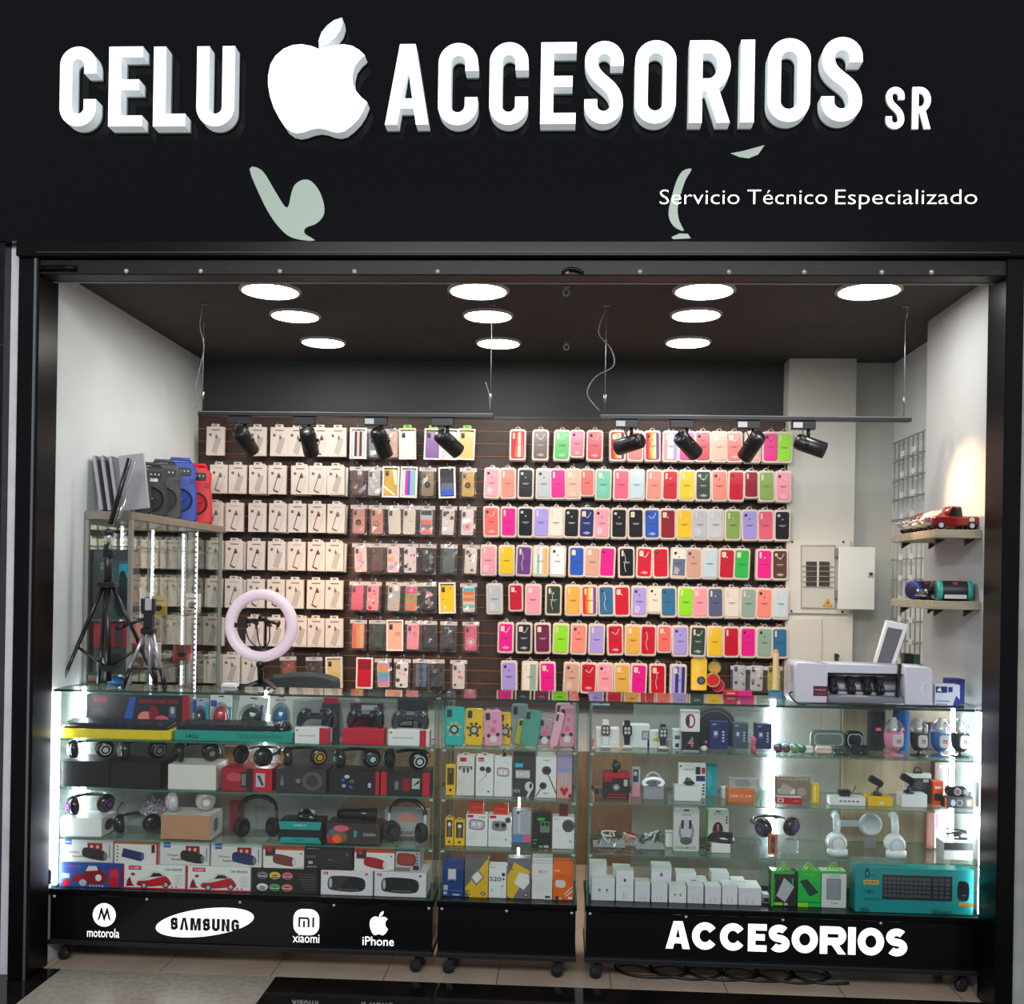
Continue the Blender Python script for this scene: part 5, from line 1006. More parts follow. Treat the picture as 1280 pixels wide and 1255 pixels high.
# tall earphone boxes on the second shelf
g2 = 'earphone boxes second shelf of the middle counter'
ebox = lambda tabc=None: [('r', .12, .86, .46, .96, 'red'), ('t', 'inova', .15, .885, .26, .05, 'white')]
lines = lambda x0, x1, z0, n: [('l', [(x0, z0-.05*i), (x1, z0-.05*i)], .0006, 'lgrey') for i in range(n)]
carton('usb_adapter_box', 'yellow adapter box standing alone at left of the second shelf', 557, 569.5, 959, ym, .03, 'yellow', [('r', .15, .35, .85, .92, '#6a4a1c'), ('r', .35, .4, .65, .85, 'charcoal'), ('r', .42, .75, .58, .85, 'grey'), ('e', .5, .18, .15, .05, 'brown')], z=Z2, h=.108, pyr=975, group='yellow adapter boxes')
t, x, w, q = carton('earphone_box', 'white earphone box with red corner label, left one', 571, 593, 945, ym, .05, 'paper', [('r', .18, .86, .55, .96, 'red'), ('r', .12, .66, .88, .74, 'charcoal'), ('r', .2, .64, .8, .72, 'lgrey'), ('r', .36, .58, .46, .70, 'charcoal'), ('r', .58, .58, .68, .70, 'charcoal')] + lines(.1, .5, .45, 6), z=Z2, group=g2, pyr=960); hang(t, w, q-Z2)
t, x, w, q = carton('earphone_box', 'white earphone box with red label and purple wired buds, centre left', 595, 617, 945, ym, .05, 'white', ebox() + [('e', .36, .68, .16, .06, '#4a3a52'), ('e', .7, .66, .16, .08, '#4a3a52'), ('l', [(.40, .64), (.55, .5), (.15, .33)], .001, 'charcoal'), ('l', [(.66, .6), (.55, .5)], .0015, '#4a3a52')] + lines(.1, .5, .3, 4) + [('e', .72, .12, .06, .02, 'charcoal')], z=Z2, group=g2, pyr=960); hang(t, w, q-Z2)
t, x, w, q = carton('earphone_box', 'white earphone box with grey charging case print, centre', 618, 640, 947, ym, .05, 'white', [('p', rr_uv(.5, .63, .72, .24), '#a88e98'), ('p', rr_uv(.5, .63, .6, .16), '#d8ccd2'), ('e', .38, .62, .08, .06, 'white'), ('e', .62, .62, .08, .06, 'white'), ('t', 'inova', .5, .86, .3, .05, 'lgrey')] + lines(.1, .4, .4, 5), z=Z2, group=g2, pyr=960); hang(t, w, q-Z2)
carton('earphone_box', 'dark grey earphone box with a large white bud print', 641.5, 668.5, 940, ym, .05, '#3c3c42', [('r', .08, .66, .45, .75, 'cyan'), ('r', .12, .42, .78, .60, 'lgrey'), ('t', 'BASS', .15, .46, .6, .1, 'white'), ('e', .75, .24, .2, .11, 'offwhite'), ('p', [(.84,.3),(.95,.24),(.72,.0),(.62,.0)], 'offwhite'), ('e', .82, .26, .06, .06, 'charcoal'), ('t', 'MDR', .04, .10, .3, .08, 'lgrey')], z=Z2, group=g2, pyr=960)
t, x, w, q = carton('earphone_box', 'white earphone box with big dark round buds print', 670, 695.5, 947, ym, .05, 'white', [('t', 'magic', .34, .92, .34, .04, 'grey'), ('e', .52, .68, .23, .11, '#4c464c'), ('e', .52, .68, .12, .06, '#2e2a2e'), ('l', [(.6, .58), (1., .12)], .004, '#4c464c'), ('e', .36, .3, .18, .09, '#4c464c'), ('e', .36, .3, .09, .045, '#2e2a2e'), ('l', [(.25, .22), (.02, .04)], .004, '#4c464c'), ('t', 'B-01', .4, .10, .22, .04, 'charcoal')], z=Z2, group=g2, pyr=960)
carton('earphone_box', 'white earphone box lying behind the round buds box', 671, 694, 939, ym+.056, .03, 'offwhite', [('l', [(.05, .9), (.95, .9)], .001, 'grey')], z=Z2, group=g2, pyr=960)
carton('pink_earphone_pack', 'pink and lilac translucent pack with earphone print at right end', 696.5, 715, 942, ym, .05, '#dca0a4', [('r', 0, .68, 1, 1, '#a89cc4'), ('r', 0, .58, 1, .68, '#8aa0cc'), ('e', .35, .42, .08, .14, 'lgrey'), ('e', .6, .44, .08, .14, 'lgrey'), ('p', [(.2,.2),(.5,.05),(.8,.2),(.65,.26),(.5,.2),(.35,.26)], 'red'), ('e', .9, .06, .12, .05, 'dred')], z=Z2, pyr=960)
t = thing('coiled_earbuds', 'black coiled earbuds hanging above the white box', 'earbuds', (at(630, 944, ym)[0], ym-.004, Z2+.152)); mb = MB(); mb.tube(spline([(-.004, 0, 0), (.004, 0, .006), (-.004, 0, .012), (.004, 0, .018), (-.003, 0, .024)], 5, False), .0024, C('dark'), 6); mb.build('cord', t); mb = MB(); mb.ball((.004, 0, -.001), .005, C('black'), 10, 6); mb.build('ear_bud', t)
# third shelf
for a, b, pt, lab in ((556.5, 567, 1023, 'yellow adapter box, left one of two on the third shelf'), (568, 581, 1026, 'yellow adapter box, right one of two on the third shelf')):
    t, x, w, q = carton('usb_adapter_box', lab, a, b, pt, ym, .03, 'yellow', [('r', .15, .32, .85, .95, '#54402a'), ('e', .5, .78, .18, .08, 'white'), ('r', .42, .35, .58, .72, 'grey'), ('e', .5, .14, .14, .05, 'brown')], z=Z3, group='yellow adapter boxes', pyr=1035); hang(t, w, q-Z3, 'mustard')
t, x, w, q = carton('earbud_box', 'white earbud box with open case print on the third shelf', 582.5, 609.5, 1018, ym, .05, 'white', [('r', .06, .90, .34, .98, 'red'), ('p', rr_uv(.5, .68, .74, .34), '#a08a98'), ('p', rr_uv(.5, .68, .6, .24), '#c8c0d0'), ('e', .36, .7, .07, .06, 'white'), ('e', .62, .7, .07, .06, 'white'), ('t', 'i7 mini', .58, .90, .3, .05, 'charcoal')] + lines(.1, .5, .42, 5), z=Z3, group='earbud boxes third shelf', pyr=1035); zA = q
t, x, w, q = carton('earbud_box', 'white earbud box with black buds print on the third shelf', 610.5, 639, 1019, ym, .05, 'white', [('r', .06, .90, .34, .98, 'red'), ('p', rr_uv(.48, .66, .66, .32), '#8c8890'), ('e', .38, .69, .1, .07, 'black'), ('e', .66, .69, .1, .07, 'black'), ('l', [(.38, .66), (.38, .55)], .0014, 'black'), ('l', [(.66, .66), (.66, .55)], .0014, 'black'), ('e', .85, .85, .12, .09, '#5a4650'), ('e', .78, .24, .06, .03, 'gold')] + lines(.1, .5, .4, 4), z=Z3, group='earbud boxes third shelf', pyr=1035); zB = q
for a, b, pt, zz, lab in ((586, 604, 1003, zA, 'red boxed pack stacked on the left earbud box'), (617, 635, 1006, zB, 'red boxed pack stacked on the right earbud box')):
    t, x, w, q = carton('red_small_pack', lab, a, b, pt, ym+.01, .04, '#d8351f', [('r', .15, .3, .85, .36, 'dred'), ('l', [(.2, .6), (.8, .6)], .001, 'salmon')], z=zz+.0006, pyr=1010, group='red packs on earbud boxes')
    mb = MB(); mb.box(-w*.2, w*.25, .002, .02, q-zz-.0006, q-zz+.003, '#c42f1c', .001); mb.build('pack_tab', t)
carton('clear_tube_box', 'grey clear plastic box with a blue and pink base on the third shelf', 640.5, 664, 1013, ym, .05, '#9aa0a8', [('r', .05, .35, .95, .98, '#a9b0b8'), ('r', .30, .4, .42, .95, '#c8ccd2'), ('e', .3, .93, .08, .03, 'charcoal'), ('r', .02, .16, .98, .36, '#5a86c8'), ('r', .6, .16, .98, .36, 'rose'), ('r', .0, .0, 1, .15, '#50565e')], z=Z3, pyr=1035)
t, x, w, q = carton('earbud_box', 'black and green earbud box on the third shelf', 665.5, 689, 1016, ym, .05, '#1e2620', [('r', .26, .78, .64, .86, 'green'), ('r', .42, .45, .92, .76, '#6a8a70'), ('e', .56, .68, .1, .06, 'charcoal'), ('e', .78, .68, .1, .06, 'charcoal'), ('r', .05, .22, .25, .25, 'green'), ('r', .05, .12, .2, .15, 'green'), ('r', .62, .02, .88, .09, 'lgrey'), ('t', 'TWS', .36, .02, .2, .06, 'white')], z=Z3, group='earbud boxes third shelf', pyr=1035)
mb = MB(); mb.ring((0, .004, q-Z3+.010), .008, .0016, C('charcoal'), 14, 6); mb.box(-.002, .002, .002, .006, q-Z3, q-Z3+.004, 'charcoal'); mb.build('hang_loop', t)
t, x, w, q = carton('earbud_box', 'white box with dark round print at right end of the third shelf', 690.5, 718, 1021, ym, .05, 'white', [('e', .72, .72, .28, .2, '#5a5054'), ('e', .72, .72, .18, .13, '#4a4246'), ('t', 'A air', .08, .90, .2, .05, 'charcoal'), ('e', .82, .24, .06, .05, 'lgrey')] + lines(.08, .35, .6, 2), z=Z3, group='earbud boxes third shelf', pyr=1035)
carton('maroon_gadget', 'dark red gadget with ridges on top of the round print box', 699, 710, 1007, ym+.01, .03, '#5a1c28', [('r', .1, .5, .9, .56, 'dred')], z=q+.0006, cat='gadget', pyr=1012)
# bottom chargers
g3 = 'charger boxes on the floor of the middle counter'
carton('charger_box', 'dark blue charger box with white plug print', 553, 579.5, 1076, ym, .05, '#1d3f80', [('r', .25, .45, .65, .78, '#8a96a6'), ('r', .28, .5, .62, .76, 'offwhite'), ('r', .35, .40, .55, .46, 'charcoal'), ('r', .06, .18, .26, .32, 'lgrey'), ('r', .06, .06, .22, .14, 'lgrey'), ('e', .66, .06, .2, .02, 'lblue'), ('l', [(.3, .18), (.95, .17)], .001, 'cyan')], z=Z0, group=g3, pyr=1100)
ychg = lambda fl: [('p', [(0, .22), (.95, .98), (1, .98), (1, 0), (.2, 0)] if not fl else [(0, .05), (0, .55), (.3, .9), (.98, .68), (.55, .3), (.25, .0)], '#e8b828'), ('p', [(.2,.5),(.55,.72),(.85,.52),(.5,.3)] if not fl else [(.3,.38),(.5,.66),(.92,.6),(.94,.4),(.7,.22)], '#8a8284' if not fl else 'white'), ('p', [(.3,.52),(.55,.67),(.76,.52),(.5,.36)] if not fl else [(.4,.42),(.55,.6),(.84,.56),(.68,.3)], 'white'), ('t', 'TWIN', .04, .05 if not fl else .7, .22, .06, 'charcoal'), ('t', 'USB', .04, .14 if not fl else .8, .18, .05, 'charcoal'), ('e', .8, .1, .1, .05, 'charcoal'), ('e', .8, .1, .06, .03, 'lgrey')]
carton('charger_box', 'grey and yellow charger box right of the blue box', 581, 610, 1073, ym, .05, '#6e686c', ychg(0), z=Z0, group=g3, pyr=1100)
carton('charger_box', 'white charger box lettered with a large dark number', 611, 633, 1082, ym, .05, 'white', [('t', 'SAMSUNG', .06, .93, .34, .03, 'charcoal'), ('t', 'S20+', .05, .52, .9, .14, 'navy'), ('r', .74, .68, .92, .78, 'navy'), ('r', .76, .13, .78, .38, 'lgrey'), ('e', .77, .37, .04, .03, 'grey'), ('e', .2, .24, .05, .05, 'lgrey')], z=Z0, group=g3, pyr=1100)
carton('charger_box', 'yellow and grey charger box with big white plug, right of the numbered box', 634, 663.5, 1073, ym, .05, '#75707a', ychg(1), z=Z0, group=g3, pyr=1100)
carton('charger_box', 'white charger box with small red lettering', 665, 690.5, 1072, ym, .05, '#e8e4e2', [('t', 'BE-LX', .3, .64, .42, .06, 'red'), ('r', 0, .86, 1, .88, 'lgrey'), ('r', 0, .92, 1, .94, 'lgrey'), ('r', .65, .04, .9, .09, 'charcoal')] + lines(.12, .85, .42, 5), z=Z0, group=g3, pyr=1100)
carton('charger_box', 'bright orange charger box with white plug and cable', 691.5, 717, 1077, ym, .05, 'orange', [('t', 'mi', .08, .74, .24, .06, 'white'), ('p', rr_uv(.36, .42, .5, .2), 'offwhite'), ('l', [(.55, .15), (.95, .35)], .004, 'offwhite'), ('l', [(.62, .1), (.98, .25)], .003, 'white'), ('e', .2, .06, .08, .05, 'charcoal'), ('e', .36, .04, .06, .04, 'lgrey'), ('l', [(.1, .62), (.65, .62)], .0008, 'dred'), ('r', .74, .03, .94, .09, 'white')], z=Z0, group=g3, pyr=1100)
# ================================================================ right counter
yr = 3.68
g = 'watch boxes on the top shelf of the right counter'
# --- top shelf: watches on stands and boxes
def watch(label, px, pyb, Y, strap, body, h=.085, z=Z1, stand=True):
    x = at(px, pyb, Y)[0]; t = thing('smart_watch', label, 'watch', (x, Y, z+.0055), 0, 'smart watches', rot=(-.12, 0, 0))
    mb = MB(); w = .020
    mb.prism([(-w/2, .01), (w/2, .01), (w*.62, h*.5), (w*.62, h*.72), (w/2, h), (-w/2, h), (-w*.62, h*.72), (-w*.62, h*.5)], .002, .006, gloss(strap), cham=.001); mb.build('strap', t)
    mb = MB(); mb.prism(rrect(0, h*.62, .034, .040, .009, 4), -.006, .0018, gloss(body), cham=.002); q = mb.build('watch_body', t)
    mb = MB(); mb.flat(rrect(0, h*.62, .028, .034, .006, 4), -.0064, gloss('black'));
    for a, b in ((-.006, .007), (.006, .007), (-.006, -.007), (.006, -.007)): mb.flat(rrect(a, h*.62+b, .009, .011, .002, 2), -.0067, C('lgrey'))
    mb.build('screen', q)
    if stand: mb = MB(); mb.prism([(-.014, 0), (.014, 0), (.010, .022), (-.010, .022)], .007, .028, gloss('white'), cham=.001); mb.box(-.018, .018, -.004, .034, 0, .004, gloss('white'), .001); mb.build('stand', t)
    return t
t, x, w, q = carton('watch_box', 'white watch box at left end under the square screened watch', 745, 774, 911, 3.71, .06, 'white', [('l', [(.2, .4), (.8, .45)], .0008, 'lgrey')], z=Z1, group=g, pyr=925)
watch('white strapped square watch leaning on the leftmost white box', 757, 925, 3.68, 'white', 'rosegold', .10)
carton('price_card', 'pale blue grey tent card high at the left of the right counter', 741, 762, 878, 3.87, .01, '#c8d4dc', [('r', 0, 0, 1, .45, '#4a4650'), ('e', .5, .75, .1, .08, 'grey')], z=.938)
carton('watch_box', 'white watch box with square watch picture behind the black watch', 779, 812, 906, 3.73, .05, '#e6eaec', [('r', .70, .35, .98, .75, '#8a8478'), ('r', .75, .42, .93, .68, 'lgrey')], z=Z1, group=g, pyr=925)
watch('black round faced watch on white stand, second from left', 784, 925, 3.69, 'dark', 'black', .098)
carton('watch_box', 'pale watch box with yellow stripe between two black watches', 809, 832, 914, 3.73, .05, '#e2e6e8', [('r', .3, .4, .8, .6, 'yellow')], z=Z1, group=g, pyr=925)
watch('charcoal strapped watch on white stand right of the yellow striped box', 829, 925, 3.69, 'charcoal', 'grey', .088)
t, x, w, q4 = carton('band_box', 'black fitness band box with a rose number four, lower of two', 853, 874, 915, yr, .03, '#1e1a1e', [('t', '4', .32, .22, .36, .55, 'rosegold'), ('r', 0, 0, 1, .06, 'lgrey')], z=Z1, pyr=925, group='fitness band boxes')
carton('band_box', 'white fitness band box with a red band print, upper of two', 851, 875, 888, yr+.001, .03, 'white', [('e', .5, .5, .26, .34, 'red'), ('e', .52, .5, .16, .24, 'white'), ('r', .28, .30, .46, .72, 'charcoal'), ('e', .85, .92, .04, .03, 'orange')], z=q4+.0005, pyr=900, group='fitness band boxes')
carton('watch_box', 'white and clear watch box behind the number four box', 841, 852, 912, 3.72, .04, '#dfe6e8', [('r', .2, .5, .8, .7, 'slate'), ('r', .3, .1, .7, .3, 'charcoal')], z=Z1, group=g, pyr=925)
for a, b, pt, Y, c, lab in ((887, 910, 902, yr, '#222c66', 'blue watch box, leftmost of three dark ones'), (916, 935, 904, yr+.03, '#4a5568', 'grey blue watch box, middle of three dark ones'), (944, 965, 905, yr+.03, '#2c3460', 'dark blue watch box, rightmost of three beside the light strip')):
    t, x, w, q = carton('watch_box', lab, a, b, pt, Y, .04, c, [('r', .18, .4, .46, .68, 'slate'), ('r', .24, .5, .42, .64, 'lblue'), ('e', .25, .9, .15, .02, 'lgrey')] + [('r', .68, .60-.11*i, .80, .66-.11*i, 'lblue') for i in range(4)], z=Z1+.010, group=g, pyr=925)
    mb = MB(); mb.box(-w/2, w/2, .0, .04, -.010, -.0002, glassy('clear_acrylic', '#dfe6e6', 1.2, .08)); mb.build('clear_stand', t)
t = thing('round_bag', 'dark arched zip bag standing behind the blue watch box', 'bag', (at(893, 920, 3.79)[0], 3.79, Z1)); h = .15; mb = MB(); mb.prism([(.085*math.cos(pi*i/14), max(0, h*.42 + .085*math.sin(pi*i/14)-.0)) for i in range(15)] + [(-.08, 0), (.08, 0)], 0, .06, mat('bag_cloth', '#3a3d40', .7), cham=.006); mb.build('bag_body', t); mb = MB(); mb.ribbon([(.07*math.cos(pi*i/14), h*.42+.07*math.sin(pi*i/14)) for i in range(15)], .004, -.0012, -.0002, C('grey'), C('grey')); mb.build('zip', t)
t = thing('toy_figure', 'small cream and black bead charm between band box and blue box', 'charm', (at(880, 930, yr)[0], yr, Z1)); mb = MB(); mb.ball((0, 0, .012), .012, C('cream'), 12, 8); mb.ball((-.004, -.002, .030), .009, C('black'), 12, 8); mb.ball((.006, -.003, .034), .006, C('rose'), 10, 6); mb.build('beads', t)
t = thing('toy_figure', 'slim pink charm standing between two dark watch boxes', 'charm', (at(942, 930, yr)[0], yr, Z1)); mb = MB(); mb.lathe([(0, 0), (.010, 0), (.009, .02), (.006, .032), (.009, .038), (.009, .050), (.004, .058), (0, .058)], C('rose'), 14); mb.build('body', t)
lens = ['rose', 'brown', 'green', 'teal', 'dark']
for i, (px, c, f) in enumerate(((973, 'burgundy', 'teal'), (983, 'brown', 'lblue'), (994, '#7a9a5a', 'teal'), (1003, '#4a6a5a', 'mint'))):
    t = thing('round_earbud_case', '%s capped round charging case in the row beside the light strip' % ['wine red', 'brown', 'leaf green', 'dark green'][i], 'earbud case', (at(px, 935, yr)[0], yr+.01, Z1), 0, 'small charging cases'); mb = MB(); mb.M = T(0, 0, .018) @ R(pi/2, 'X'); mb.lathe([(0, -.010), (.015, -.010), (.017, -.006), (.017, .008), (.014, .010)], gloss(f), 18); mb.build('case_shell', t); mb = MB(); mb.M = T(0, 0, .018) @ R(pi/2, 'X'); mb.lathe([(.014, .0101), (.008, .013), (0, .014)], gloss(c), 18); mb.build('cap', t)
for px, c, wd, lab in ((1010, 'white', .045, 'white pill shaped earbud case'), (1031, '#e8c8c4', .058, 'pale pink flat earbud case'), (1052, '#3e4a40', .050, 'dark green earbud case'), (1076, '#141416', .066, 'black open earbud case')):
    t = thing('earbud_case', lab + ' on the top shelf of the right counter', 'earbud case', (at(px, 938, yr)[0], yr, Z1), 0, 'earbud cases'); hh = .03 if wd < .06 else .034
    mb = MB(); mb.prism(rrect(0, hh/2, wd, hh, .012, 5), 0, .03, gloss(c), cham=.006); mb.build('case_shell', t); mb = MB(); mb.box(-wd*.46, wd*.46, -.0004, .0, hh*.60, hh*.64, 'charcoal'); mb.disc((0, hh*.3), .002, -.0005, C('lgrey'), 8); mb.build('lid_seam', t)
for px0, px1, pt, c, lab in ((1014, 1058, 913, '#6e7a70', 'grey green clear pouch behind the earbud cases'), (1058, 1080, 914, '#1b1c1e', 'black glossy pouch behind the open black earbud case')):
    x, w = span(px0, px1, pt, 3.78); t = thing('gadget_pouch', lab, 'pouch', (x, 3.78, Z1)); h = at(px0, pt, 3.78)[1]-Z1; mb = MB(); mb.prism(rrect(0, h/2, w, h, .02, 5), 0, .035, gloss(c), cham=.008); mb.build('pouch_body', t); mb = MB(); mb.ribbon(rrect(0, h*.55, w*.8, h*.6, .015, 4), .003, -.0008, -.0001, C('lgrey'), C('lgrey'), True); mb.build('trim_piping', t)
for px0, px1, pt, c, lab in ((1086, 1108, 886, '#1a1a1c', 'tall black cylinder speaker at the back of the top shelf'), (1118, 1138, 886, '#1e62b8', 'tall blue cylinder speaker at the back of the top shelf')):
    x, w = span(px0, px1, 920, 3.80); h = at(px0, pt, 3.80)[1]-Z1; t = thing('cylinder_speaker', lab, 'speaker', (x, 3.82, Z1), 0, 'cylinder speakers'); r = w/2
    mb = MB(); mb.lathe([(0, 0), (r*.8, 0), (r*.95, .006), (r, .015), (r, h-.015), (r*.95, h-.006), (r*.8, h), (0, h)], mat('mesh_%s' % c.strip('#'), c, .75, bump=.4, bscale=900), 26); mb.build('speaker_body', t)
    mb = MB(); mb.box(-.012, .012, -r-.001, -r+.004, h*.48, h*.48+.014, 'red', .001); mb.text('JBL', -.009, h*.48+.003, -r-.0015, C('white'), h=.008, w=.018); mb.build('badge', t)
    mb = MB(); mb.ring((0, 0, h-.006), r*.85, .004, C('red' if c == '#1a1a1c' else 'steel'), 24, 6, 'z'); mb.build('end_ring', t)
for px0, px1, c, lab in ((1104, 1130, '#e080a0', 'pink capsule speaker with clear dome on a round stand'), (1137, 1160, '#1c1416', 'black capsule speaker with clear dome, between pink and blue ones'), (1163, 1187, '#3a64a8', 'blue capsule speaker with clear dome on a round stand'), (1188, 1212, '#20201e', 'black capsule speaker with clear dome at the right end')):
    Y = 3.71; x, w = span(px0, px1, 930, Y); r = w/2*.92; H = at(px0, 898, Y)[1]-Z1
    t = thing('capsule_speaker', lab, 'speaker', (x, Y, Z1), 0, 'capsule speakers'); zb, zm, zt2 = H*.14, H*.60, H
    mb = MB(); mb.lathe([(0, 0), (r*1.05, 0), (r*1.05, .003), (r*.5, .006), (.004, .009), (.004, zb)], gloss(c), 24); mb.build('stand', t)
    mb = MB(); mb.lathe([(0, zb-.002), (r*.5, zb), (r*.9, zb+.016), (r, zb+.035), (r, zm), (r*.96, zm+.003), (0, zm+.003)], mat('capsule_%s' % c.strip('#'), c, .5), 26); mb.build('speaker_body', t)
    mb = MB(); mb.prism(rrect(r*.15, (zb+zm)/2+.006, r*1.1, zm-zb-.016, .01, 5), -r-.002, -r*.4, C('silver'), cham=.002); mb.box(r*.0, r*.42, -r-.0032, -r-.002, (zb+zm)/2, (zb+zm)/2+.012, 'red'); mb.text('JBL', r*.04, (zb+zm)/2+.003, -r-.0036, C('white'), h=.006, w=r*.34); mb.build('front_grille', t)
    mb = MB(); mb.lathe([(r*.97, zm+.003), (r*.97, zm+.03), (r*.85, zt2-.02), (r*.5, zt2-.004), (0, zt2)], glassy('dome_clear', '#f2f6f8', 2.2, .06), 26); mb.build('clear_dome', t)
    mb = MB(); mb.lathe([(0, zm+.003), (r*.3, zm+.004), (r*.42, zm+.022), (r*.3, zm+.034), (r*.34, zm+.045), (r*.2, zm+.056), (0, zm+.058)], C('offwhite'), 16); mb.build('inner_figure', t)
carton('gift_box', 'maroon box behind the blue capsule speaker', 1158, 1192, 905, 3.82, .05, '#4a3038', [('r', .1, .1, .4, .8, 'slate')], z=Z1, pyr=920)
# --- second shelf
t, x, w, q = carton('camera_box', 'black and red boxed gadget under a small watch, left of the second shelf', 754, 787, 966, yr, .06, '#26252c', [('r', 0, .80, 1, 1, 'red'), ('r', .03, .66, .34, .82, '#b01828'), ('e', .5, .45, .14, .13, 'grey'), ('e', .5, .45, .09, .08, 'lgrey'), ('r', .78, .5, .92, .75, 'lgrey'), ('r', .2, .16, .85, .20, 'red'), ('r', .15, .05, .9, .09, 'red')], z=Z2, pyr=980)
t2 = thing('wrist_watch', 'black sports watch lying on the black and red gadget box', 'watch', (at(769, 960, yr+.03)[0], yr+.03, q+.0005)); mb = MB(); mb.ring((0, 0, .016), .022, .005, gloss('dark'), 24, 6, 'x', 1.6); mb.build('strap', t2); mb = MB(); mb.M = T(.004, -.012, .022) @ R(.7, 'X'); mb.prism(rrect(0, 0, .03, .03, .007, 4), -.006, .004, gloss('black'), cham=.002); mb.flat(rrect(0, 0, .024, .024, .005, 4), -.0064, C('slate')); mb.build('watch_body', t2)
carton('earbud_pack', 'grey and pink carded pack beside the black and red box', 790, 800, 960, 3.74, .03, '#b9bcc4', [('r', .1, .5, .8, .95, '#3a3f55'), ('e', .4, .8, .25, .08, 'lgrey'), ('r', .1, 0, 1, .4, 'pink')], z=Z2, pyr=980)
carton('small_brown_box', 'small brown box at the far left of the second shelf', 743, 753, 985, 3.74, .04, '#7a6258', [('r', .1, .2, .5, .9, 'charcoal')], z=Z2, pyr=990)
t, x, w, q = carton('clear_lamp_box', 'grey clear box under a small white ring lamp', 804, 830, 984, yr+.01, .05, '#8b8e92', [('r', .05, .05, .95, .9, '#9da1a6')], z=Z2, pyr=990)
t = thing('ring_lamp', 'small white clip ring lamp on a grey box', 'ring lamp', (x, yr+.015, q+.0006)); mb = MB(); mb.M = T(0, .012, .012) @ R(.9, 'X'); mb.ring((0, 0, 0), .034, .007, mat('ring_white', '#e8ecf2', .3, emis=.35), 32, 8, 'y', .6); mb.build('ring', t); mb = MB(); mb.tube([(.03*math.cos(a), .018, .008+.04*math.sin(a)) for a in [pi*i/12 for i in range(13)]], .004, C('lgrey'), 8); mb.box(-.014, .014, .02, .034, 0, .012, 'grey', .002); mb.build('clip', t)
carton('earphone_box', 'white headset box standing on the second shelf with black earpiece print', 848, 882, 955, yr+.055, .03, 'white', [('e', .08, .93, .03, .03, 'charcoal'), ('t', 'headset', .2, .82, .4, .06, 'grey'), ('p', [(.08,.3),(.3,.62),(.55,.4),(.5,.25)], 'slate'), ('r', .62, .7, .8, .92, 'charcoal'), ('r', .64, .5, .98, .66, 'navy'), ('r', .84, .72, .98, .9, 'red')] + [('r', .88, .1+.09*i, .96, .15+.09*i, 'charcoal') for i in range(4)], z=Z2, pyr=985)
t, x, w, q = carton('white_small_box', 'plain white small box with a black earpiece on top', 843, 876, 983, yr, .05, '#e8e6ea', [('l', [(.3, .4), (.6, .38)], .0006, 'lgrey')], z=Z2, pyr=990)
t = thing('earpiece', 'black single earpiece lying on the plain white small box', 'earpiece', (at(862, 980, yr+.02)[0], yr+.02, q+.0005)); mb = MB(); mb.ball((0, 0, .008), (.02, .012, .008), gloss('dark'), 14, 8); mb.tube([(.01, 0, .012), (.0, 0, .024), (-.012, .004, .022)], .0026, C('charcoal'), 6); mb.build('earpiece_shell', t)
carton('teal_pack', 'slim teal boxed pack right of the white headset box', 878.5, 896, 954, yr+.10, .02, '#1f9aa6', [('e', .4, .5, .2, .3, '#2fb4bc'), ('r', 0, .9, 1, 1, '#156e78')], z=Z2, pyr=985)
t, x, w, q = carton('cable_box', 'orange boxed cable pack with small white letters', 910, 943, 987, yr, .06, '#e2763a', [('t', 'USB-C 3.0', .08, .42, .8, .18, 'white')], z=Z2, pyr=995)
carton('cable_box', 'white box half behind the orange cable pack', 903, 930, 985, yr+.065, .04, 'white', [('r', 0, .9, 1, .94, 'lgrey')], z=Z2, pyr=990)
t = thing('clear_case_pack', 'clear plastic pack with coiled cable on the orange box', 'cable pack', (x+.01, yr+.02, q+.0006)); mb = MB(); mb.box(-.05, .05, .0, .03, 0, .034, glassy('pack_clear', '#dfe2e2', 1.6, .22)); mb.build('pack', t); mb = MB(); mb.tube([(.018*math.cos(a*.7)-.012+.0006*a, .014+.004*math.sin(a), .017+.010*math.sin(a*.7)) for a in range(40)], .002, C('charcoal'), 6); mb.build('coiled_cable', t)
carton('holder_box', 'brown window box lettered in capitals above a red base', 970, 1013, 971, yr+.04, .03, '#8a7d74', [('t', 'HOLDER', .05, .86, .9, .12, '#c8b89a'), ('r', .06, .3, .55, .5, 'offwhite'), ('p', [(.05,.3),(.2,.75),(.5,.55),(.4,.3)], '#b0a69c'), ('e', .75, .4, .14, .18, '#a89c90')], z=Z2, pyr=990)
t, x, w, q = carton('holder_tray', 'red and white shallow box in front of the lettered window box', 971, 1003, 1000, yr, .035, 'red', [('r', .02, .2, .26, .85, 'offwhite'), ('e', .14, .5, .07, .2, 'red'), ('t', 'XUNDD', .62, .4, .25, .2, 'pink')], z=Z2, h=.022, pyr=1005, top='white')
carton('yellow_slim_pack', 'slim glossy yellow pack standing beside the red box', 1015, 1024, 980, yr+.02, .02, 'yellow', [('r', .3, .1, .5, .9, '#fff0a0')], z=Z2, pyr=995)
t, x, w, q = carton('adapter_box', 'white long box with dark mini pictures under a black adapter', 1038, 1082, 997, yr, .05, 'white', [('r', .26+.12*i, .45, .33+.12*i, .62, 'charcoal') for i in range(5)], z=Z2, pyr=1003)
t = thing('black_adapter', 'black block adapter lying on the white long box', 'adapter', (at(1056, 995, yr+.02)[0], yr+.015, q+.0005)); mb = MB(); mb.box(-.020, .020, 0, .03, 0, .022, gloss('dark'), .003); mb.build('adapter_body', t); mb = MB(); mb.tube(spline([(.02, .015, .01), (.03, .015, .014), (.038, .012, .03), (.036, .012, .038)], 4, False), .002, C('charcoal'), 6); mb.build('lead', t)
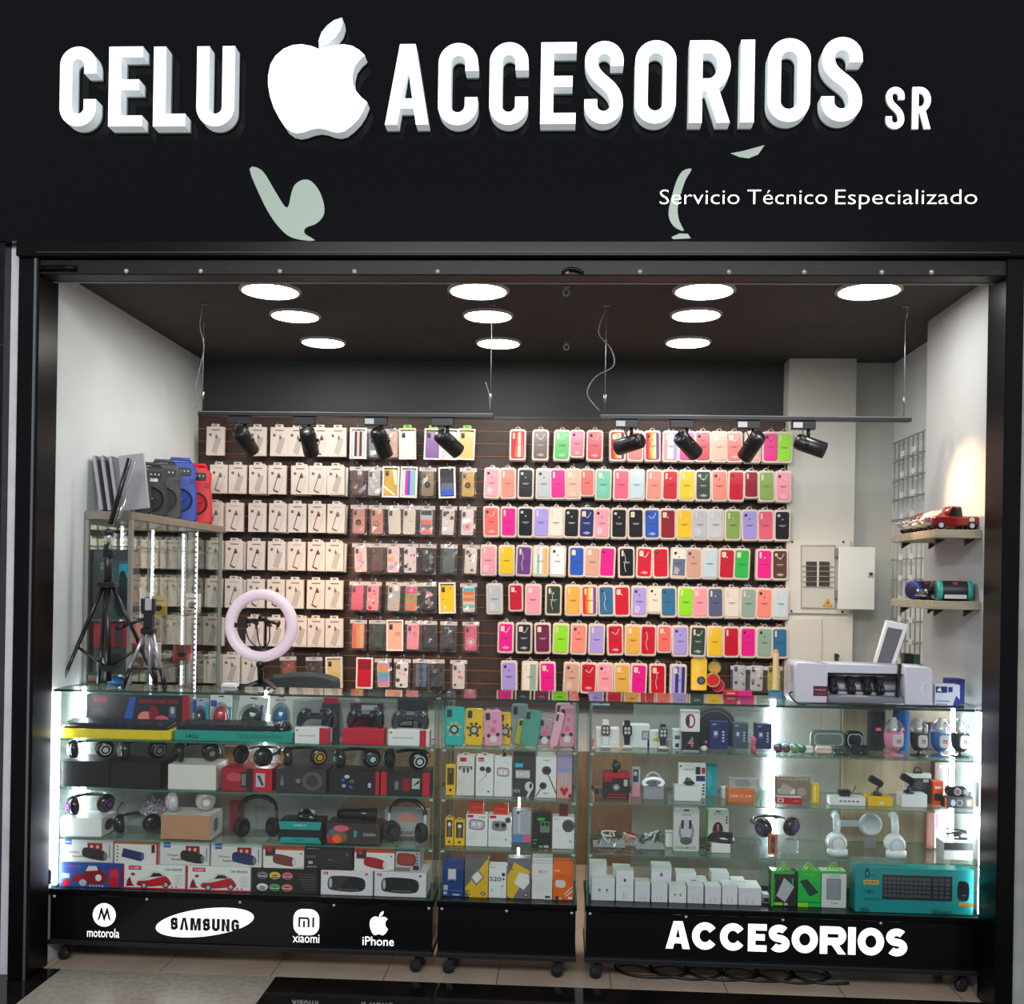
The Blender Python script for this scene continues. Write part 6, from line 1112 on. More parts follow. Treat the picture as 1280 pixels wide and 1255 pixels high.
def holder(label, px, Y, z, col='dark', s=1.):
    t = thing('phone_holder', label, 'phone holder', (at(px, 990, Y)[0], Y, z), 0, 'black phone holders'); mb = MB(); mb.M = S(s, s, s); mb.lathe([(0, 0), (.020, 0), (.018, .008), (.008, .012), (.006, .022)], gloss(col), 18); mb.build('suction_base', t)
    mb = MB(); mb.M = S(s, s, s); mb.tube([(0, 0, .02), (.008, -.004, .032), (-.004, -.006, .044)], .005, C(col), 8); mb.build('arm', t); mb = MB(); mb.M = S(s, s, s) @ T(-.008, -.008, .050) @ R(.5, 'Y'); mb.box(-.022, .022, -.004, .006, -.012, .014, C(col), .002); mb.box(-.026, -.021, -.012, .006, -.010, .010, C('charcoal'), .001); mb.box(.021, .026, -.012, .006, -.010, .010, C('charcoal'), .001); mb.build('clamp', t)
t, x, w, q = carton('holder_box', 'yellow box under a black phone holder', 1085, 1116, 996, yr, .055, 'yellow', [('r', .46, .2, .66, .5, 'offwhite'), ('l', [(.05, .9), (.95, .9)], .0008, 'mustard')], z=Z2, pyr=1003); holder('black phone holder standing on the yellow box', 1096, yr+.03, q+.0005)
t, x, w, q = carton('holder_box', 'plain white box under a black phone holder', 1127, 1159, 993, yr, .055, 'white', [('l', [(.05, .96), (.95, .96)], .0008, 'lgrey')], z=Z2, pyr=1003); holder('black phone holder standing on the plain white box', 1136, yr+.02, q+.0005, 'black')
t, x, w, qq = carton('holder_pack', 'white and black carded holder pack behind the plain white box', 1130, 1164, 967, yr+.062, .025, '#d8d6d2', [('r', .18, .0, .98, .85, '#2e3036'), ('e', .6, .62, .25, .14, '#44474e'), ('r', .70, .72, .9, .82, 'lgrey')], z=Z2+.0, pyr=990); mb = MB(); mb.ring((0, .004, qq-Z2+.010), .012, .003, C('dark'), 16, 6); mb.box(-.016, .016, .002, .006, qq-Z2, qq-Z2+.006, 'dark'); mb.build('carry_loop', t)
carton('tool_box_pack', 'orange box standing beside the white carded holder pack', 1166, 1179, 977, yr+.04, .04, '#d8481c', [('r', .1, .2, .9, .5, 'charcoal'), ('r', .2, .7, .8, .8, 'offwhite')], z=Z2, pyr=995)
t, x, w, q = carton('tool_box_pack', 'orange and black printed box at right end of the second shelf', 1181, 1218, 997, yr, .05, '#3c3a3c', [('r', 0, 0, .05, 1, 'orange'), ('r', .95, 0, 1, 1, 'orange'), ('e', .28, .5, .08, .3, 'lgrey'), ('e', .5, .5, .12, .32, 'grey'), ('e', .5, .5, .07, .2, 'charcoal'), ('r', .72, .2, .92, .8, '#6a675f'), ('e', .82, .5, .05, .2, 'lgrey')], z=Z2, pyr=1003)
t = thing('sport_camera', 'black round lensed gadget on the orange and black box', 'gadget', (at(1196, 988, yr+.02)[0], yr+.015, q+.0005)); mb = MB(); mb.prism(rrect(0, .017, .072, .034, .014, 5), 0, .03, gloss('dark'), cham=.006); mb.build('gadget_body', t); mb = MB(); mb.ring((0, -.001, .017), .011, .003, C('grey'), 18, 6); mb.disc((0, .017), .009, -.0012, C('#5a1c1c'), 14); mb.build('lens_ring', t)
carton('dark_tall_box', 'dark brown tall box with an orange mark behind the gadget', 1168, 1186, 953, 3.84, .04, '#4c4038', [('r', .35, .85, .75, .92, 'salmon')], z=Z2, pyr=975)
carton('small_grey_box', 'small pale grey box at the far right end of the second shelf', 1209, 1215, 978, 3.72, .03, '#b8bcc0', [('r', .2, .2, .8, .6, 'grey')], z=Z2, pyr=990)
# --- third shelf
def bagged(label, px0, px1, pyt, Y, cols, seed):
    x, w = span(px0, px1, pyt+10, Y); h = at(px0, pyt, Y)[1]-Z3; t = thing('bagged_cable', label, 'bagged cable', (x, Y, Z3), 0, 'bagged cables'); q = random.Random(seed)
    mb = MB(); n, m_ = 8, 4; V, F = [], []
    for i in range(n+1):
        for j in range(m_+1):
            u, v = i/n, j/m_; V.append((w*(u-.5), .10*v, .003+max(0, h*.5*math.sin(pi*u)*math.sin(pi*v)*q.uniform(.6, 1.2))))
    for i in range(n):
        for j in range(m_): F.append((i*(m_+1)+j, (i+1)*(m_+1)+j, (i+1)*(m_+1)+j+1, i*(m_+1)+j+1))
    mb.add(V, F, glassy('crinkled_bag', '#eef0f4', 2., .35, '#dde2ea', .15)); mb.build('clear_bag', t)
    for c in cols:
        mb = MB(); P = [(w*q.uniform(-.36, .36), q.uniform(.01, .09), q.uniform(.006, h*.9)) for _ in range(9)]; mb.tube(spline(P, 5, False), .0028, C(c), 6); mb.build('cable', t)
bagged('white bagged cables with a black plug at the far left of the third shelf', 742, 782, 1040, yr+.02, ['white', 'dark', 'offwhite', 'charcoal'], 1)
bagged('bagged red and white cables in the left of the third shelf', 776, 800, 1044, yr+.05, ['dred', 'offwhite', 'rosegold'], 2)
bagged('pale blue bagged cable right of the red one', 795, 832, 1042, yr+.01, ['lblue', 'charcoal', 'white'], 3)
carton('white_small_box', 'small white box half behind the hanging mouse pack', 832, 846, 1040, yr+.06, .03, 'white', [('r', 0, .9, 1, 1, 'lgrey')], z=Z3, pyr=1050)
def mouse_card(label, px0, px1, pyt, Y, spec, edge=None):
    x, w = span(px0, px1, 1030, Y); H = at((px0+px1)/2, pyt, Y)[1]-Z3; t = thing('mouse_box', label, 'mouse box', (x, Y, Z3), 0, 'mouse boxes'); mb = MB(); mb.prism(rrect(0, H/2, w, H, .006, 3), 0, .03, mb_m('offwhite')); face(mb, -w/2, 0, w, H, 0, spec)
    if edge: mb.box(-w/2-.0006, -w/2+.004, -.0005, .0305, .002, H-.002, edge)
    mb.prism([(-w*.12, H*.93), (w*.12, H*.93), (w*.09, H*.965), (-w*.09, H*.965)], -.0012, -.0002, C('charcoal')); mb.build('carton', t); return t
mouse_card('white mouse box with silver mouse print and green lettering', 842, 874, 1010, yr+.01, [('r', .03, .02, .97, .98, '#d4d2d2'), ('t', 'OPTICAL', .3, .82, .4, .04, 'charcoal'), ('e', .5, .45, .30, .28, '#8a8a90'), ('e', .5, .5, .22, .24, '#c4c6cc'), ('r', .3, .52, .4, .72, 'charcoal'), ('r', .6, .52, .7, .72, 'charcoal'), ('e', .5, .62, .04, .06, 'lgrey'), ('e', .5, .24, .24, .09, '#5c5a62'), ('t', 'WIRED MOUSE', .05, .05, .85, .07, 'green')])
mouse_card('white mouse box with green edges and black mouse print', 884, 911, 1012, yr+.10, [('r', 0, 0, 1, 1, '#d8d6d2'), ('r', 0, 0, .04, 1, 'lime'), ('t', 'MOUSE', .3, .86, .45, .05, 'green'), ('e', .5, .4, .25, .26, '#2e2226'), ('r', .45, .42, .55, .6, 'rose')] + [('e', .9, .8-.08*i, .04, .03, 'charcoal') for i in range(3)], 'green')
t, x, w, q = carton('white_small_box', 'white box under a black wired mouse on the third shelf', 889, 913, 1053, yr, .045, 'white', [('r', 0, 0, .04, 1, 'lime')], z=Z3, pyr=1060, h=.034)
mouse('black wired mouse lying on the white box of the third shelf', 901, 1050, yr+.03, q+.0005, '#2a2426', 1.2)
mb = MB(); mb.tube(spline([(-.01*k*(-1)**k-.02, .004*k, .003+.006*k) for k in range(8)], 4, False), .0024, C('black'), 6); mo = bpy.data.objects['computer_mouse.%03d' % (len([o for o in bpy.data.objects if o.name.startswith('computer_mouse')])-1)]; o = mb.build('cord', mo); o.matrix_local = (T(*mo.location) @ R(1.2, 'Z')).inverted() @ T(x-.030, yr+.005, Z3)
headphones('dark violet and black headphones hanging before the light strip', 972, 1030, yr+.06, Z3+.045, '#2a2430', 'purple', .80, pose='lie', rz=.3, cy=1.2, plate='slate')
t, x, w, q = carton('clear_stand_box', 'clear acrylic block carrying the dark violet headphones', 946, 998, 1046, yr+.03, .09, glassy('stand_clear', '#dfe6ea', 1.4, .12), (), z=Z3, h=.0445, pyr=1050, cat='stand')
carton('orange_slim_pack', 'slim orange and dark pack standing by the light strip', 961, 972, 1043, yr, .02, '#d86a38', [('r', .25, .1, .7, .9, '#4a3a3c'), ('r', .3, .3, .65, .6, 'slate')], z=Z3, pyr=1050)
def hung_phones(label, px, pyt, pyb, Y, tilt=0.):
    x, zt_ = at(px, pyt, Y); h = zt_ - Z3; t = thing('white_headphones', label, 'headphones', (x, Y, Z3), tilt, 'white headphones seen from the side', rot=(0, 0, tilt)); wm = gloss('#e4e6ea'); r = .034
    mb = MB(); mb.M = T(0, 0, .045) @ R(pi/2, 'X'); mb.lathe([(0, .030), (r*.6, .030), (r*.92, .024), (r, .014), (r, .0)], wm, 26); mb.lathe([(r*.62, .0302), (r*.68, .032), (r*.74, .0285)], C('lgrey'), 26); q = mb.build('ear_cup', t); mb = MB(); mb.M = T(0, 0, .045) @ R(pi/2, 'X'); mb.lathe([(r, 0), (r*1.06, -.006), (r, -.018), (r*.6, -.02), (r*.55, -.004)], mat('white_pad', '#d0d2d8', .6), 26); mb.build('ear_pad', q)
    mb = MB(); mb.tube([(0, -.002, .045+r*.8), (0, -.002, h*.72), (0, .01, h-.004), (0, .03, h), (0, .05, h-.004)], [.007, .008, .008, .008, .008], wm, 10, flat=1.8); mb.build('headband', t)
    mb = MB(); mb.M = T(0, -.016, .018) @ S(1, .55, .5); mb.lathe([(0, -.034), (r*1.02, -.034), (r*1.08, -.01), (r*1.04, .014), (r*.5, .024), (0, .024)], wm, 24); mb.build('far_ear_cup', t)
hung_phones('white headphones with looped wire standing on edge, left of two', 1046, 1020, 1070, yr+.02)
hung_phones('white headphones standing on edge, right of two', 1119, 1020, 1068, yr+.02)
x = at(1090, 1030, 3.80)[0]; t = thing('white_headphones', 'large faint white headphone seen flat behind the other white ones', 'headphones', (x, 3.82, Z3)); zc = at(1090, 1032, 3.8)[1]-Z3
mb = MB(); mb.M = T(0, 0, zc) @ R(pi/2, 'X'); mb.lathe([(0, .01), (.030, .01), (.034, .014), (.04, .008), (.042, 0), (.04, -.008), (0, -.008)], C('#c8ccd0'), 28); mb.build('ear_cup', t); mb = MB(); mb.box(-.13, -.036, -.004, .006, zc-.012, zc+.012, '#bfc3c7', .004); mb.build('headband', t); mb = MB(); mb.box(-.02, .02, -.006, .01, 0, zc-.038, glassy('stand_clear', '#dfe6ea', 1.4, .12)); mb.build('clear_stand', t)
t, x, w, q = carton('cable_carton', 'open white carton holding a bundle of black cables at right', 1180, 1216, 1055, yr, .08, 'offwhite', [('r', .0, .55, 1, 1, '#2a2e30'), ('r', 0, .5, 1, .56, 'lgrey')], z=Z3, h=.060, pyr=1060)
mb = MB(); rq = random.Random(9); P = [(rq.uniform(-.04, .04), rq.uniform(.012, .07), .005+.002*k+rq.uniform(0, .006)) for k in range(16)]; mb.tube(spline(P, 5, False), .003, C('dark'), 6); tag(mb.build('cable_bundle', None, (x, yr, q+.0005)), 'tangled bundle of black cables lying in the open white carton', 'cables')
carton('white_card_pack', 'white card pack with grey round print behind the cable carton', 1168, 1190, 1012, 3.835, .02, '#d8dade', [('e', .7, .55, .22, .2, 'grey'), ('e', .7, .55, .15, .13, 'lgrey'), ('r', .05, .5, .25, .9, 'rose'), ('l', [(.1, .2), (.6, .4)], .003, 'grey')], z=Z3, pyr=1035)
carton('brown_slim_box', 'slim brown red box left of the white card pack', 1158, 1167, 1010, 3.82, .03, '#8a5a50', [('r', .2, .1, .8, .9, '#9a6a5c')], z=Z3, pyr=1035)
# --- floor of the right counter: white charger cartons, power banks, keyboard box
gw = 'plain white charger cartons'
wb = [(739.5, 768.5, 1099, 0, 'leftmost in the front row, with two plug print'), (770, 792, 1089, 0, 'tall one second in the front row'), (793.5, 812.5, 1103, 0, 'third in the front row'), (814.5, 834.5, 1105, 0, 'fourth in the front row'), (836.5, 858, 1108, 0, 'fifth in the front row, with two small figures'), (859.5, 879.5, 1107, 0, 'sixth in the front row'), (881.5, 901.5, 1108, 0, 'seventh in the front row'), (903, 922, 1106, 0, 'eighth in the front row'), (923.5, 952, 1110, 0, 'widest one at right end of the front row'),
      (736.5, 758, 1079, 1, 'behind the leftmost one'), (766, 788, 1085, 1, 'behind the tall one'), (814, 839, 1082, 1, 'tall with round mark, behind the fourth'), (845, 870, 1091, 1, 'open topped, behind the fifth'), (864, 884, 1100, 1, 'behind the sixth'), (889, 911, 1091, 1, 'tall, behind the seventh'), (914, 932, 1101, 1, 'behind the widest one, left'), (934, 949, 1106, 1, 'behind the widest one, right')]
pr = C('#b6b4ba')
for i, (a, b, pt, bk, lab) in enumerate(wb):
    sp = [('r', .01, .01, .99, .99, ['#e4e0e6', '#e8e6ea', '#e0dde4'][i % 3]), ('l', [(.12, .84), (.5, .84)], .0006, pr), ('l', [(.12, .78), (.38, .78)], .0006, pr)]
    if i in (0, 4): sp += [('e', .34, .5, .06, .06, 'grey'), ('e', .66, .5, .06, .06, 'grey'), ('r', .3, .38, .38, .46, 'lgrey'), ('r', .62, .38, .7, .46, 'lgrey')]
    elif i in (11, 1): sp += [('e', .5, .7, .08, .06, 'slate'), ('l', [(.2, .5), (.8, .5)], .0008, 'grey'), ('r', .4, .1, .46, .3, 'lgrey'), ('r', .54, .1, .6, .3, 'lgrey')]
    else: sp += [('r', .3, .08, .4, .36, '#cfccd4'), ('r', .58, .08, .68, .36, '#cfccd4')]
    carton('charger_carton', 'white charger carton, ' + lab, a, b, pt, yr+.0 + .075*bk, .06, 'white', sp, z=Z0, group=gw, pyr=1110, bev=.0008, side=[('r', .05, .05, .95, .95, '#d8d4da')])
gp = 'power bank boxes'
def tri_tab(t, w, h, c='lime'):
    mb = MB(); mb.ribbon([(-w*.28, h), (0, h+.030), (w*.28, h), ], .005, .01, .013, C(c), C(c)); mb.ribbon([(-w*.14, h), (0, h+.016), (w*.14, h)], .004, .01, .013, C(c), C(c)); mb.build('arrow_hanger', t)
for a, b, base, sp, lab in ((964, 996, '#2d2a2c', [('r', 0, 0, .10, 1, 'green'), ('r', .1, .92, .9, 1, 'green'), ('p', [(.2,.3),(.5,.82),(.9,.56),(.55,.12)], '#b8b6bc'), ('p', [(.25,.32),(.52,.78),(.85,.56),(.55,.17)], 'lgrey'), ('r', .12, .03, .45, .11, 'lime'), ('r', .5, .03, .65, .10, 'lgrey'), ('l', [(.14, .2), (.14, .8)], .001, 'lime'), ('r', .8, .6, .86, .8, 'green')], 'dark power bank box with green edge, left one of three'),
        (997.5, 1026, '#25b84a', [('p', [(.08,.72),(.38,.78),(.9,.42),(.52,.30)], '#1d2b22'), ('p', [(.12,.70),(.38,.74),(.84,.43),(.52,.34)], '#31423a'), ('r', 0, .12, 1, .15, '#1a7a30'), ('t', 'POWER', .3, .88, .4, .05, 'lime'), ('r', 0, 0, .45, .12, 'lime')], 'bright green power bank box, middle of three'),
        (1027, 1058, '#d8dad8', [('r', 0, .93, 1, 1, '#25b84a'), ('r', .2, .22, .78, .80, '#8a8a90'), ('r', .25, .26, .73, .76, '#96969c'), ('t', 'SLIM', .38, .11, .25, .04, 'green'), ('r', .3, .84, .72, .9, '#9ad0c0')], 'white power bank box with green top, right one of three')):
    t, x, w, q = carton('power_bank_box', lab, a, b, 1089, yr, .05, base, sp, z=Z0, group=gp, pyr=1110, side=[('r', 0, 0, 1, 1, 'green')]); tri_tab(t, w, q-Z0)
t, x, w, q = carton('keyboard_box', 'large teal keyboard and mouse box lying on its long side at right end', 1069, 1217, 1086, 3.646, .07, '#0f8f90', [('e', .10, .86, .022, .09, 'navy'), ('e', .10, .86, .012, .05, 'teal'), ('p', [(.085,.95),(.10,1.0),(.115,.95),(.10,.92)], 'navy'), ('t', '24Gz', .125, .80, .05, .06, 'navy'), ('r', .07, .62, .20, .72, 'mustard'), ('t', 'WK-8012', .08, .645, .11, .055, 'charcoal'), ('t', 'COMBO', .07, .42, .09, .09, '#0a4c50'), ('t', 'WIRELESS SET', .065, .27, .15, .05, '#0a5c60'), ('r', .23, .30, .82, .85, '#24262a')] +
    [('r', .24+.036*i, .36+.095*j, .27+.036*i, .43+.095*j, '#4c4e54') for i in range(11) for j in range(5)] + [('r', .655+.05*i, .36+.095*j, .692+.05*i, .43+.095*j, '#4a4c52') for i in range(3) for j in range(5)] + [('p', rr_uv(.905, .55, .10, .44), '#1e2024'), ('r', .89, .44, .93, .47, 'grey'), ('r', .87, .20, .985, .29, 'mustard'), ('t', '24Gz', .04, .04, .08, .09, '#0a3c40'), ('t', 'Wireless', .64, .02, .17, .12, '#0a4448')], z=Z0, pyr=1110, top='#15a0a0')
carton('pad_pack', 'grey clear flat pack lying on the teal keyboard box', 1068, 1128, 1080, yr+.01, .05, '#b8bec0', [('r', .1, .2, .9, .5, 'lgrey')], z=q+.0006, h=.012, pyr=1084, cat='pack')
carton('grey_gadget_box', 'grey box with a dark window between the cartons and power banks', 953.5, 962, 1118, yr+.03, .04, 'lgrey', [('r', .1, .1, .9, .6, 'charcoal')], z=Z0, pyr=1120)
# ================================================================ tall glass cabinet along the left wall
VX0, VX1, VY0, VY1, VZ = XL+.003, -1.655, 3.852, 4.90, 1.652
alu = mat('aluminium', '#a5a39c', .35, .6); mirror = mat('mirror', '#dfe5e2', .03, 1.0)
vit = thing('glass_cabinet', 'tall narrow mirrored glass cabinet along the left white wall with speakers on top', 'glass cabinet', ((VX0+VX1)/2, (VY0+VY1)/2, 0)); vw, vd = (VX1-VX0)/2, (VY1-VY0)/2
mb = MB(); mb.box(-vw, vw, -vd, vd, 0, .80, 'charcoal', .003); mb.build('cabinet_base', vit)
mb = MB(); mb.box(-vw, vw, -vd, vd, VZ-.032, VZ, noisy('taupe_board', '#8d8378', '#80766b', 6, .5), .002); mb.build('cabinet_top', vit)
for x, y in ((-vw+.008, -vd+.008), (vw-.008, -vd+.008), (vw-.008, vd-.008), (-vw+.008, vd-.008)): mb = MB(); mb.box(x-.008, x+.008, y-.008, y+.008, .8002, VZ-.0325, alu, .001); mb.build('corner_post', vit)
mb = MB(); mb.box(-vw+.0005, -vw+.004, -vd+.018, vd-.018, .80, VZ-.033, mirror); mb.build('mirror_back', vit)
mb = MB(); pane(mb, -vw+.018, vw-.018, -vd+.004, -vd+.008, .802, VZ-.033, 'y'); mb.build('glass_front', vit)
for a, b, x in ((-vd+.018, .06, vw-.006), (-.02, vd-.018, vw-.012)):
    mb = MB(); pane(mb, x-.003, x, a, b, .802, VZ-.033, 'x'); mb.build('sliding_glass_door', vit)
for z in (1.02, 1.235, 1.52):
    mb = MB(); pane(mb, -vw+.006, vw-.018, -vd+.012, vd-.012, z-.006, z, 'z', shelf_m, edge_m); mb.build('glass_shelf', vit)
led_c = mat('led_soft', '#ffffff', .5, emis=2.2, ehx='#f0ecff')
for y in (VY1-.03, 4.5, 4.18):
    mb = MB(); mb.box(-vw+.005, -vw+.009, y-(VY0+VY1)/2-.004, y-(VY0+VY1)/2+.004, .82, VZ-.04, led_c)
    for i in range(34): mb.box(-vw+.0091, -vw+.0096, y-(VY0+VY1)/2-.0044, y-(VY0+VY1)/2+.0044, .83+.0235*i, .841+.0235*i, 'grey')
    o = mb.build('led_strip', vit); o['label'] = 'beaded white light strip'
mb = MB(); y = 4.62-(VY0+VY1)/2; mb.box(vw-.030, vw-.023, y-.005, y+.005, .82, VZ-.04, led_c); 
for i in range(34): mb.box(vw-.031, vw-.022, y-.0056, y-.005, .83+.0235*i, .841+.0235*i, 'grey')
o = mb.build('led_strip', vit); o['label'] = 'beaded white light strip'
# goods in the cabinet
def inbox(name, label, px0, px1, pyt, Y, d, z, base, spec, cat='box', **k): return carton(name, label, px0, px1, pyt, Y, d, base, spec, z=z, cat=cat, pyr=pyt, **k)
zsh = [.8004, 1.0204, 1.2354]
inbox('headphone_box', 'blue grey headphone box with a large headphone picture in the glass cabinet', 117, 162, 687, 3.90, .10, zsh[2]+.0, '#4a5158', [('r', 0, .0, .52, .86, '#3c4248'), ('r', .52, 0, 1, .84, '#56666e'), ('r', .52, .84, 1, 1, '#4a4e54'), ('t', 'QXD', .2, .72, .1, .1, 'lgrey'), ('r', .72, .6, .96, .80, 'cyan'), ('p', spline([(.60,.2),(.64,.38),(.72,.50),(.74,.66),(.84,.70),(.92,.62),(.94,.45),(.97,.30),(.94,.08),(.72,.04)], 4), '#2e3a42'), ('e', .76, .28, .1, .16, '#22303a'), ('l', [(.70,.3),(.80,.29)], .001, 'lgrey')])
inbox('speaker_box', 'red speaker box with grey round cone on the middle cabinet shelf', 117, 161, 772, 3.90, .12, 1.125, '#b52a3c', [('e', .72, .42, .13, .42, '#5a4a50'), ('r', 0, .92, 1, 1, '#8c2030')], h=.10)
inbox('dark_gadget_box', 'dark box under the red speaker box in the cabinet', 117, 161, 798, 3.90, .12, 1.0204, '#4a4c48', [('r', .1, .1, .35, .6, 'lgrey'), ('e', .65, .5, .2, .3, '#2e3030'), ('r', .45, .2, .52, .7, 'peach')], h=.104)
for px0, px1, pt, z, c, lab in ((136, 156, 826, zsh[0]+.12, '#2c6cc0', 'upper blue round speaker in the bottom of the cabinet'), (137, 156, 851, zsh[0], '#2a68b8', 'lower blue round speaker in the bottom of the cabinet')):
    x, w = span(px0, px1, pt, 3.92); t = thing('round_speaker', lab, 'speaker', (x, 3.92, z), 0, 'blue round speakers'); h = .118 if z == zsh[0] else .09
    mb = MB(); mb.lathe([(0, 0), (w*.36, 0), (w*.5, .02), (w*.5, h-.02), (w*.36, h-.0004), (0, h-.0004)], C(c), 20); mb.build('speaker_body', t); mb = MB(); mb.ring((0, 0, h*.55), w*.5, .004, C('lblue'), 22, 6, 'z'); mb.build('band', t)
for Y, z, hh, ww, c, lab in ((4.06, 1.2354, .12, .07, 'paper', 'white accessory box behind the headphone box in the cabinet'), (4.34, 1.2354, .085, .06, '#d8a83a', 'yellow accessory box in the middle of the cabinet'), (4.28, 1.0204, .10, .06, 'paper', 'white box with red mark on the second cabinet shelf'), (4.62, 1.0204, .07, .08, '#c85a5a', 'red tube box lying on the second cabinet shelf'), (4.44, .8004, .09, .06, 'silver', 'silver box at the bottom of the cabinet'), (4.24, .8004, .07, .06, '#d88a94', 'pink box at the bottom of the cabinet'), (4.74, 1.2354, .09, .07, '#e4dcd2', 'cream box at the far end of the upper cabinet shelf')):
    t = thing('accessory_box', lab, 'box', (-1.74, Y, z), .2, 'boxes in the glass cabinet'); mb = MB(); mb.box(-ww/2, ww/2, -.02, .02, 0, hh, mb_m(c), .001); face(mb, -ww/2, 0, ww, hh, -.02, [('r', .1, .7, .9, .78, 'grey'), ('e', .5, .4, .25, .18, 'charcoal'), ('r', .1, .06, .5, .12, 'red')]); mb.build('carton', t)
# ---- on top of the cabinet
ztop = VZ + .0006
for i, (px, lean) in enumerate(((118, -.10), (128, -.10), (137, -.11), (156, -.10))):
    Y = 4.02 - .02*i if i < 3 else 3.90
    x = -1.805+.030*i; w = .10 if i == 3 else .012
    t = thing('display_board', ['leftmost thin grey panel leaning on the cabinet top', 'second thin grey panel on the cabinet top', 'third thin grey panel on the cabinet top with dark edge', 'widest grey panel facing front beside the black speakers'][i], 'panel', (x+.012, 3.87+.004*i, ztop+.003), 0, 'grey panels on the cabinet', rot=(-.03, -.17 if i < 3 else -.13, 0))
    mb = MB(); dd = .11 if i < 3 else .012; mb.box(0, w, 0, dd, 0, .215, '#a9a8ae', .001); mb.box(w, w+.003, .002, dd-.002, .002, .213, '#6a6a72') if i < 3 else None; mb.build('panel_board', t)
def party_speaker(label, Y, col, front=False, xs=-1.742, w=.135, h=.20, d=.10, tag_=True, rz=0.):
    t = thing('party_speaker', label, 'speaker', (xs, Y, ztop), rz, 'party speakers on the cabinet'); m = mat('speaker_shell_%s' % col.strip('#'), NAMED.get(col, col), .4)
    P = [(-w/2+.01, 0), (w/2-.01, 0), (w/2, .012), (w/2-.004, h*.55), (w/2-.010, h*.62), (w/2-.006, h*.90), (w/2-.03, h), (-w/2+.03, h), (-w/2+.006, h*.90), (-w/2+.010, h*.62), (-w/2+.004, h*.55), (-w/2, .012)]
    mb = MB(); mb.prism(P, 0, d, m, cham=.008); mb.build('speaker_shell', t)
    mb = MB(); dk = C('#1f1f21'); mb.prism(rrect(0, h*.83, w*.62, h*.13, .008, 3), -.003, 0, gloss('dark'), cham=.001)
    for i in range(5): mb.disc((-w*.22+w*.11*i, h*.84), .004, -.0034, C('lgrey'), 8)
    for i in range(3): mb.box(w*.26, w*.42, -.0012, 0, h*(.64+.03*i), h*(.65+.03*i), 'black')
    mb.build('control_panel', t)
    mb = MB(); mb.M = T(0, 0, h*.36) @ R(pi/2, 'X'); mb.lathe([(.056, -.004), (.054, .006), (.048, .005), (.046, 0)], dk if not front else C('#3c3c3e'), 30); mb.lathe([(.046, .001), (0, .003)], mat('grille_%s' % col.strip('#'), '#39393b' if col == 'charcoal' else NAMED.get(col, col), .7, bump=.5, bscale=700), 26)
    mb.M = Matrix(); mb.box(-.03, .03, -.0045, -.003, h*.355, h*.375, 'charcoal'); mb.box(-.008, .008, -.0049, -.0045, h*.358, h*.372, 'lgrey'); mb.build('woofer', t)
    mb = MB(); mb.tube([(-w*.3, d*.5, h*.99), (-w*.26, d*.5, h+.014), (w*.26, d*.5, h+.014), (w*.3, d*.5, h*.99)], .008, m, 8); mb.build('carry_handle', t)
    mb = MB(); mb.box(w/2-.002, w/2+.0004, d*.35, d*.6, h*.06, h*.16, 'charcoal'); mb.build('socket_plate', t)
    if tag_: mb = MB(); mb.box(-.026, .026, -.0012, -.0002, h*.70, h*.79, 'white'); mb.text('HLX', -.016, h*.725, -.0014, C('charcoal'), h=.008, w=.032); mb.build('price_tag', t); mb = MB(); mb.box(-.006, .006, -.006, -.0002, h*.03, h*.10, 'red', .002); mb.box(-.005, .005, -.0065, -.006, h*.06, h*.066, 'gold'); mb.build('red_badge', t)
    return t
party_speaker('black party speaker with price tag, nearest the grey panels', 4.06, 'charcoal', xs=-1.740, w=.14, h=.205, rz=.5)
party_speaker('black party speaker with price tag, second from the panels', 4.23, 'charcoal', xs=-1.740, w=.14, h=.215, rz=.5)
party_speaker('black party speaker with round grille beside the blue one', 4.38, '#3a3b3d', True, xs=-1.74, w=.145, h=.245, tag_=False, rz=.45)
party_speaker('bright blue party speaker between black and red ones', 4.56, '#2348a8', xs=-1.74, w=.15, h=.275, tag_=False, rz=.4)
party_speaker('bright red party speaker at the back end of the cabinet', 4.74, '#d4202a', xs=-1.735, w=.15, h=.27, tag_=False, rz=.3)
# ================================================================ stands on the left counter
zc = ZT + .0006
def leg_line(p, q, r, m, mb): mb.tube([p, q], r, m, 8)
def W(px, py, Y): x, z = at(px, py, Y); return (x, Y, z)
t = thing('light_stand', 'tall black folded light stand on the left end of the counter', 'light stand', (at(129, 860, 3.74)[0], 3.765, zc)); ox = t.location.x
def Lc(px, py, Y=3.74, dy=0): x, z = at(px, py, Y); return (x-ox, Y-3.74+dy, z-zc)
blk = mat('stand_black', '#17171a', .35, spec=.6)
mb = MB(); mb.tube([Lc(131, 735), Lc(131.5, 852)], .012, blk, 12); mb.tube([Lc(131, 680), Lc(131, 735)], .014, blk, 12); mb.tube([Lc(132, 662), Lc(132, 682)], .007, mat('chrome', '#c8c8cc', .2, .9), 10); mb.build('center_column', t)
mb = MB(); mb.tube([Lc(134, 655), Lc(158.5, 572)], .0095, blk, 10); mb.build('upper_tube', t)
mb = MB(); mb.tube([Lc(138.5, 657, dy=.012), Lc(151, 622, dy=.012)], .008, mat('chrome', '#c8c8cc', .2, .9), 10); mb.tube([Lc(140, 652, dy=.012), Lc(163, 575, dy=.012)], .006, mat('stand_grey', '#8a8a92', .4), 8); mb.build('folded_inner_tube', t)
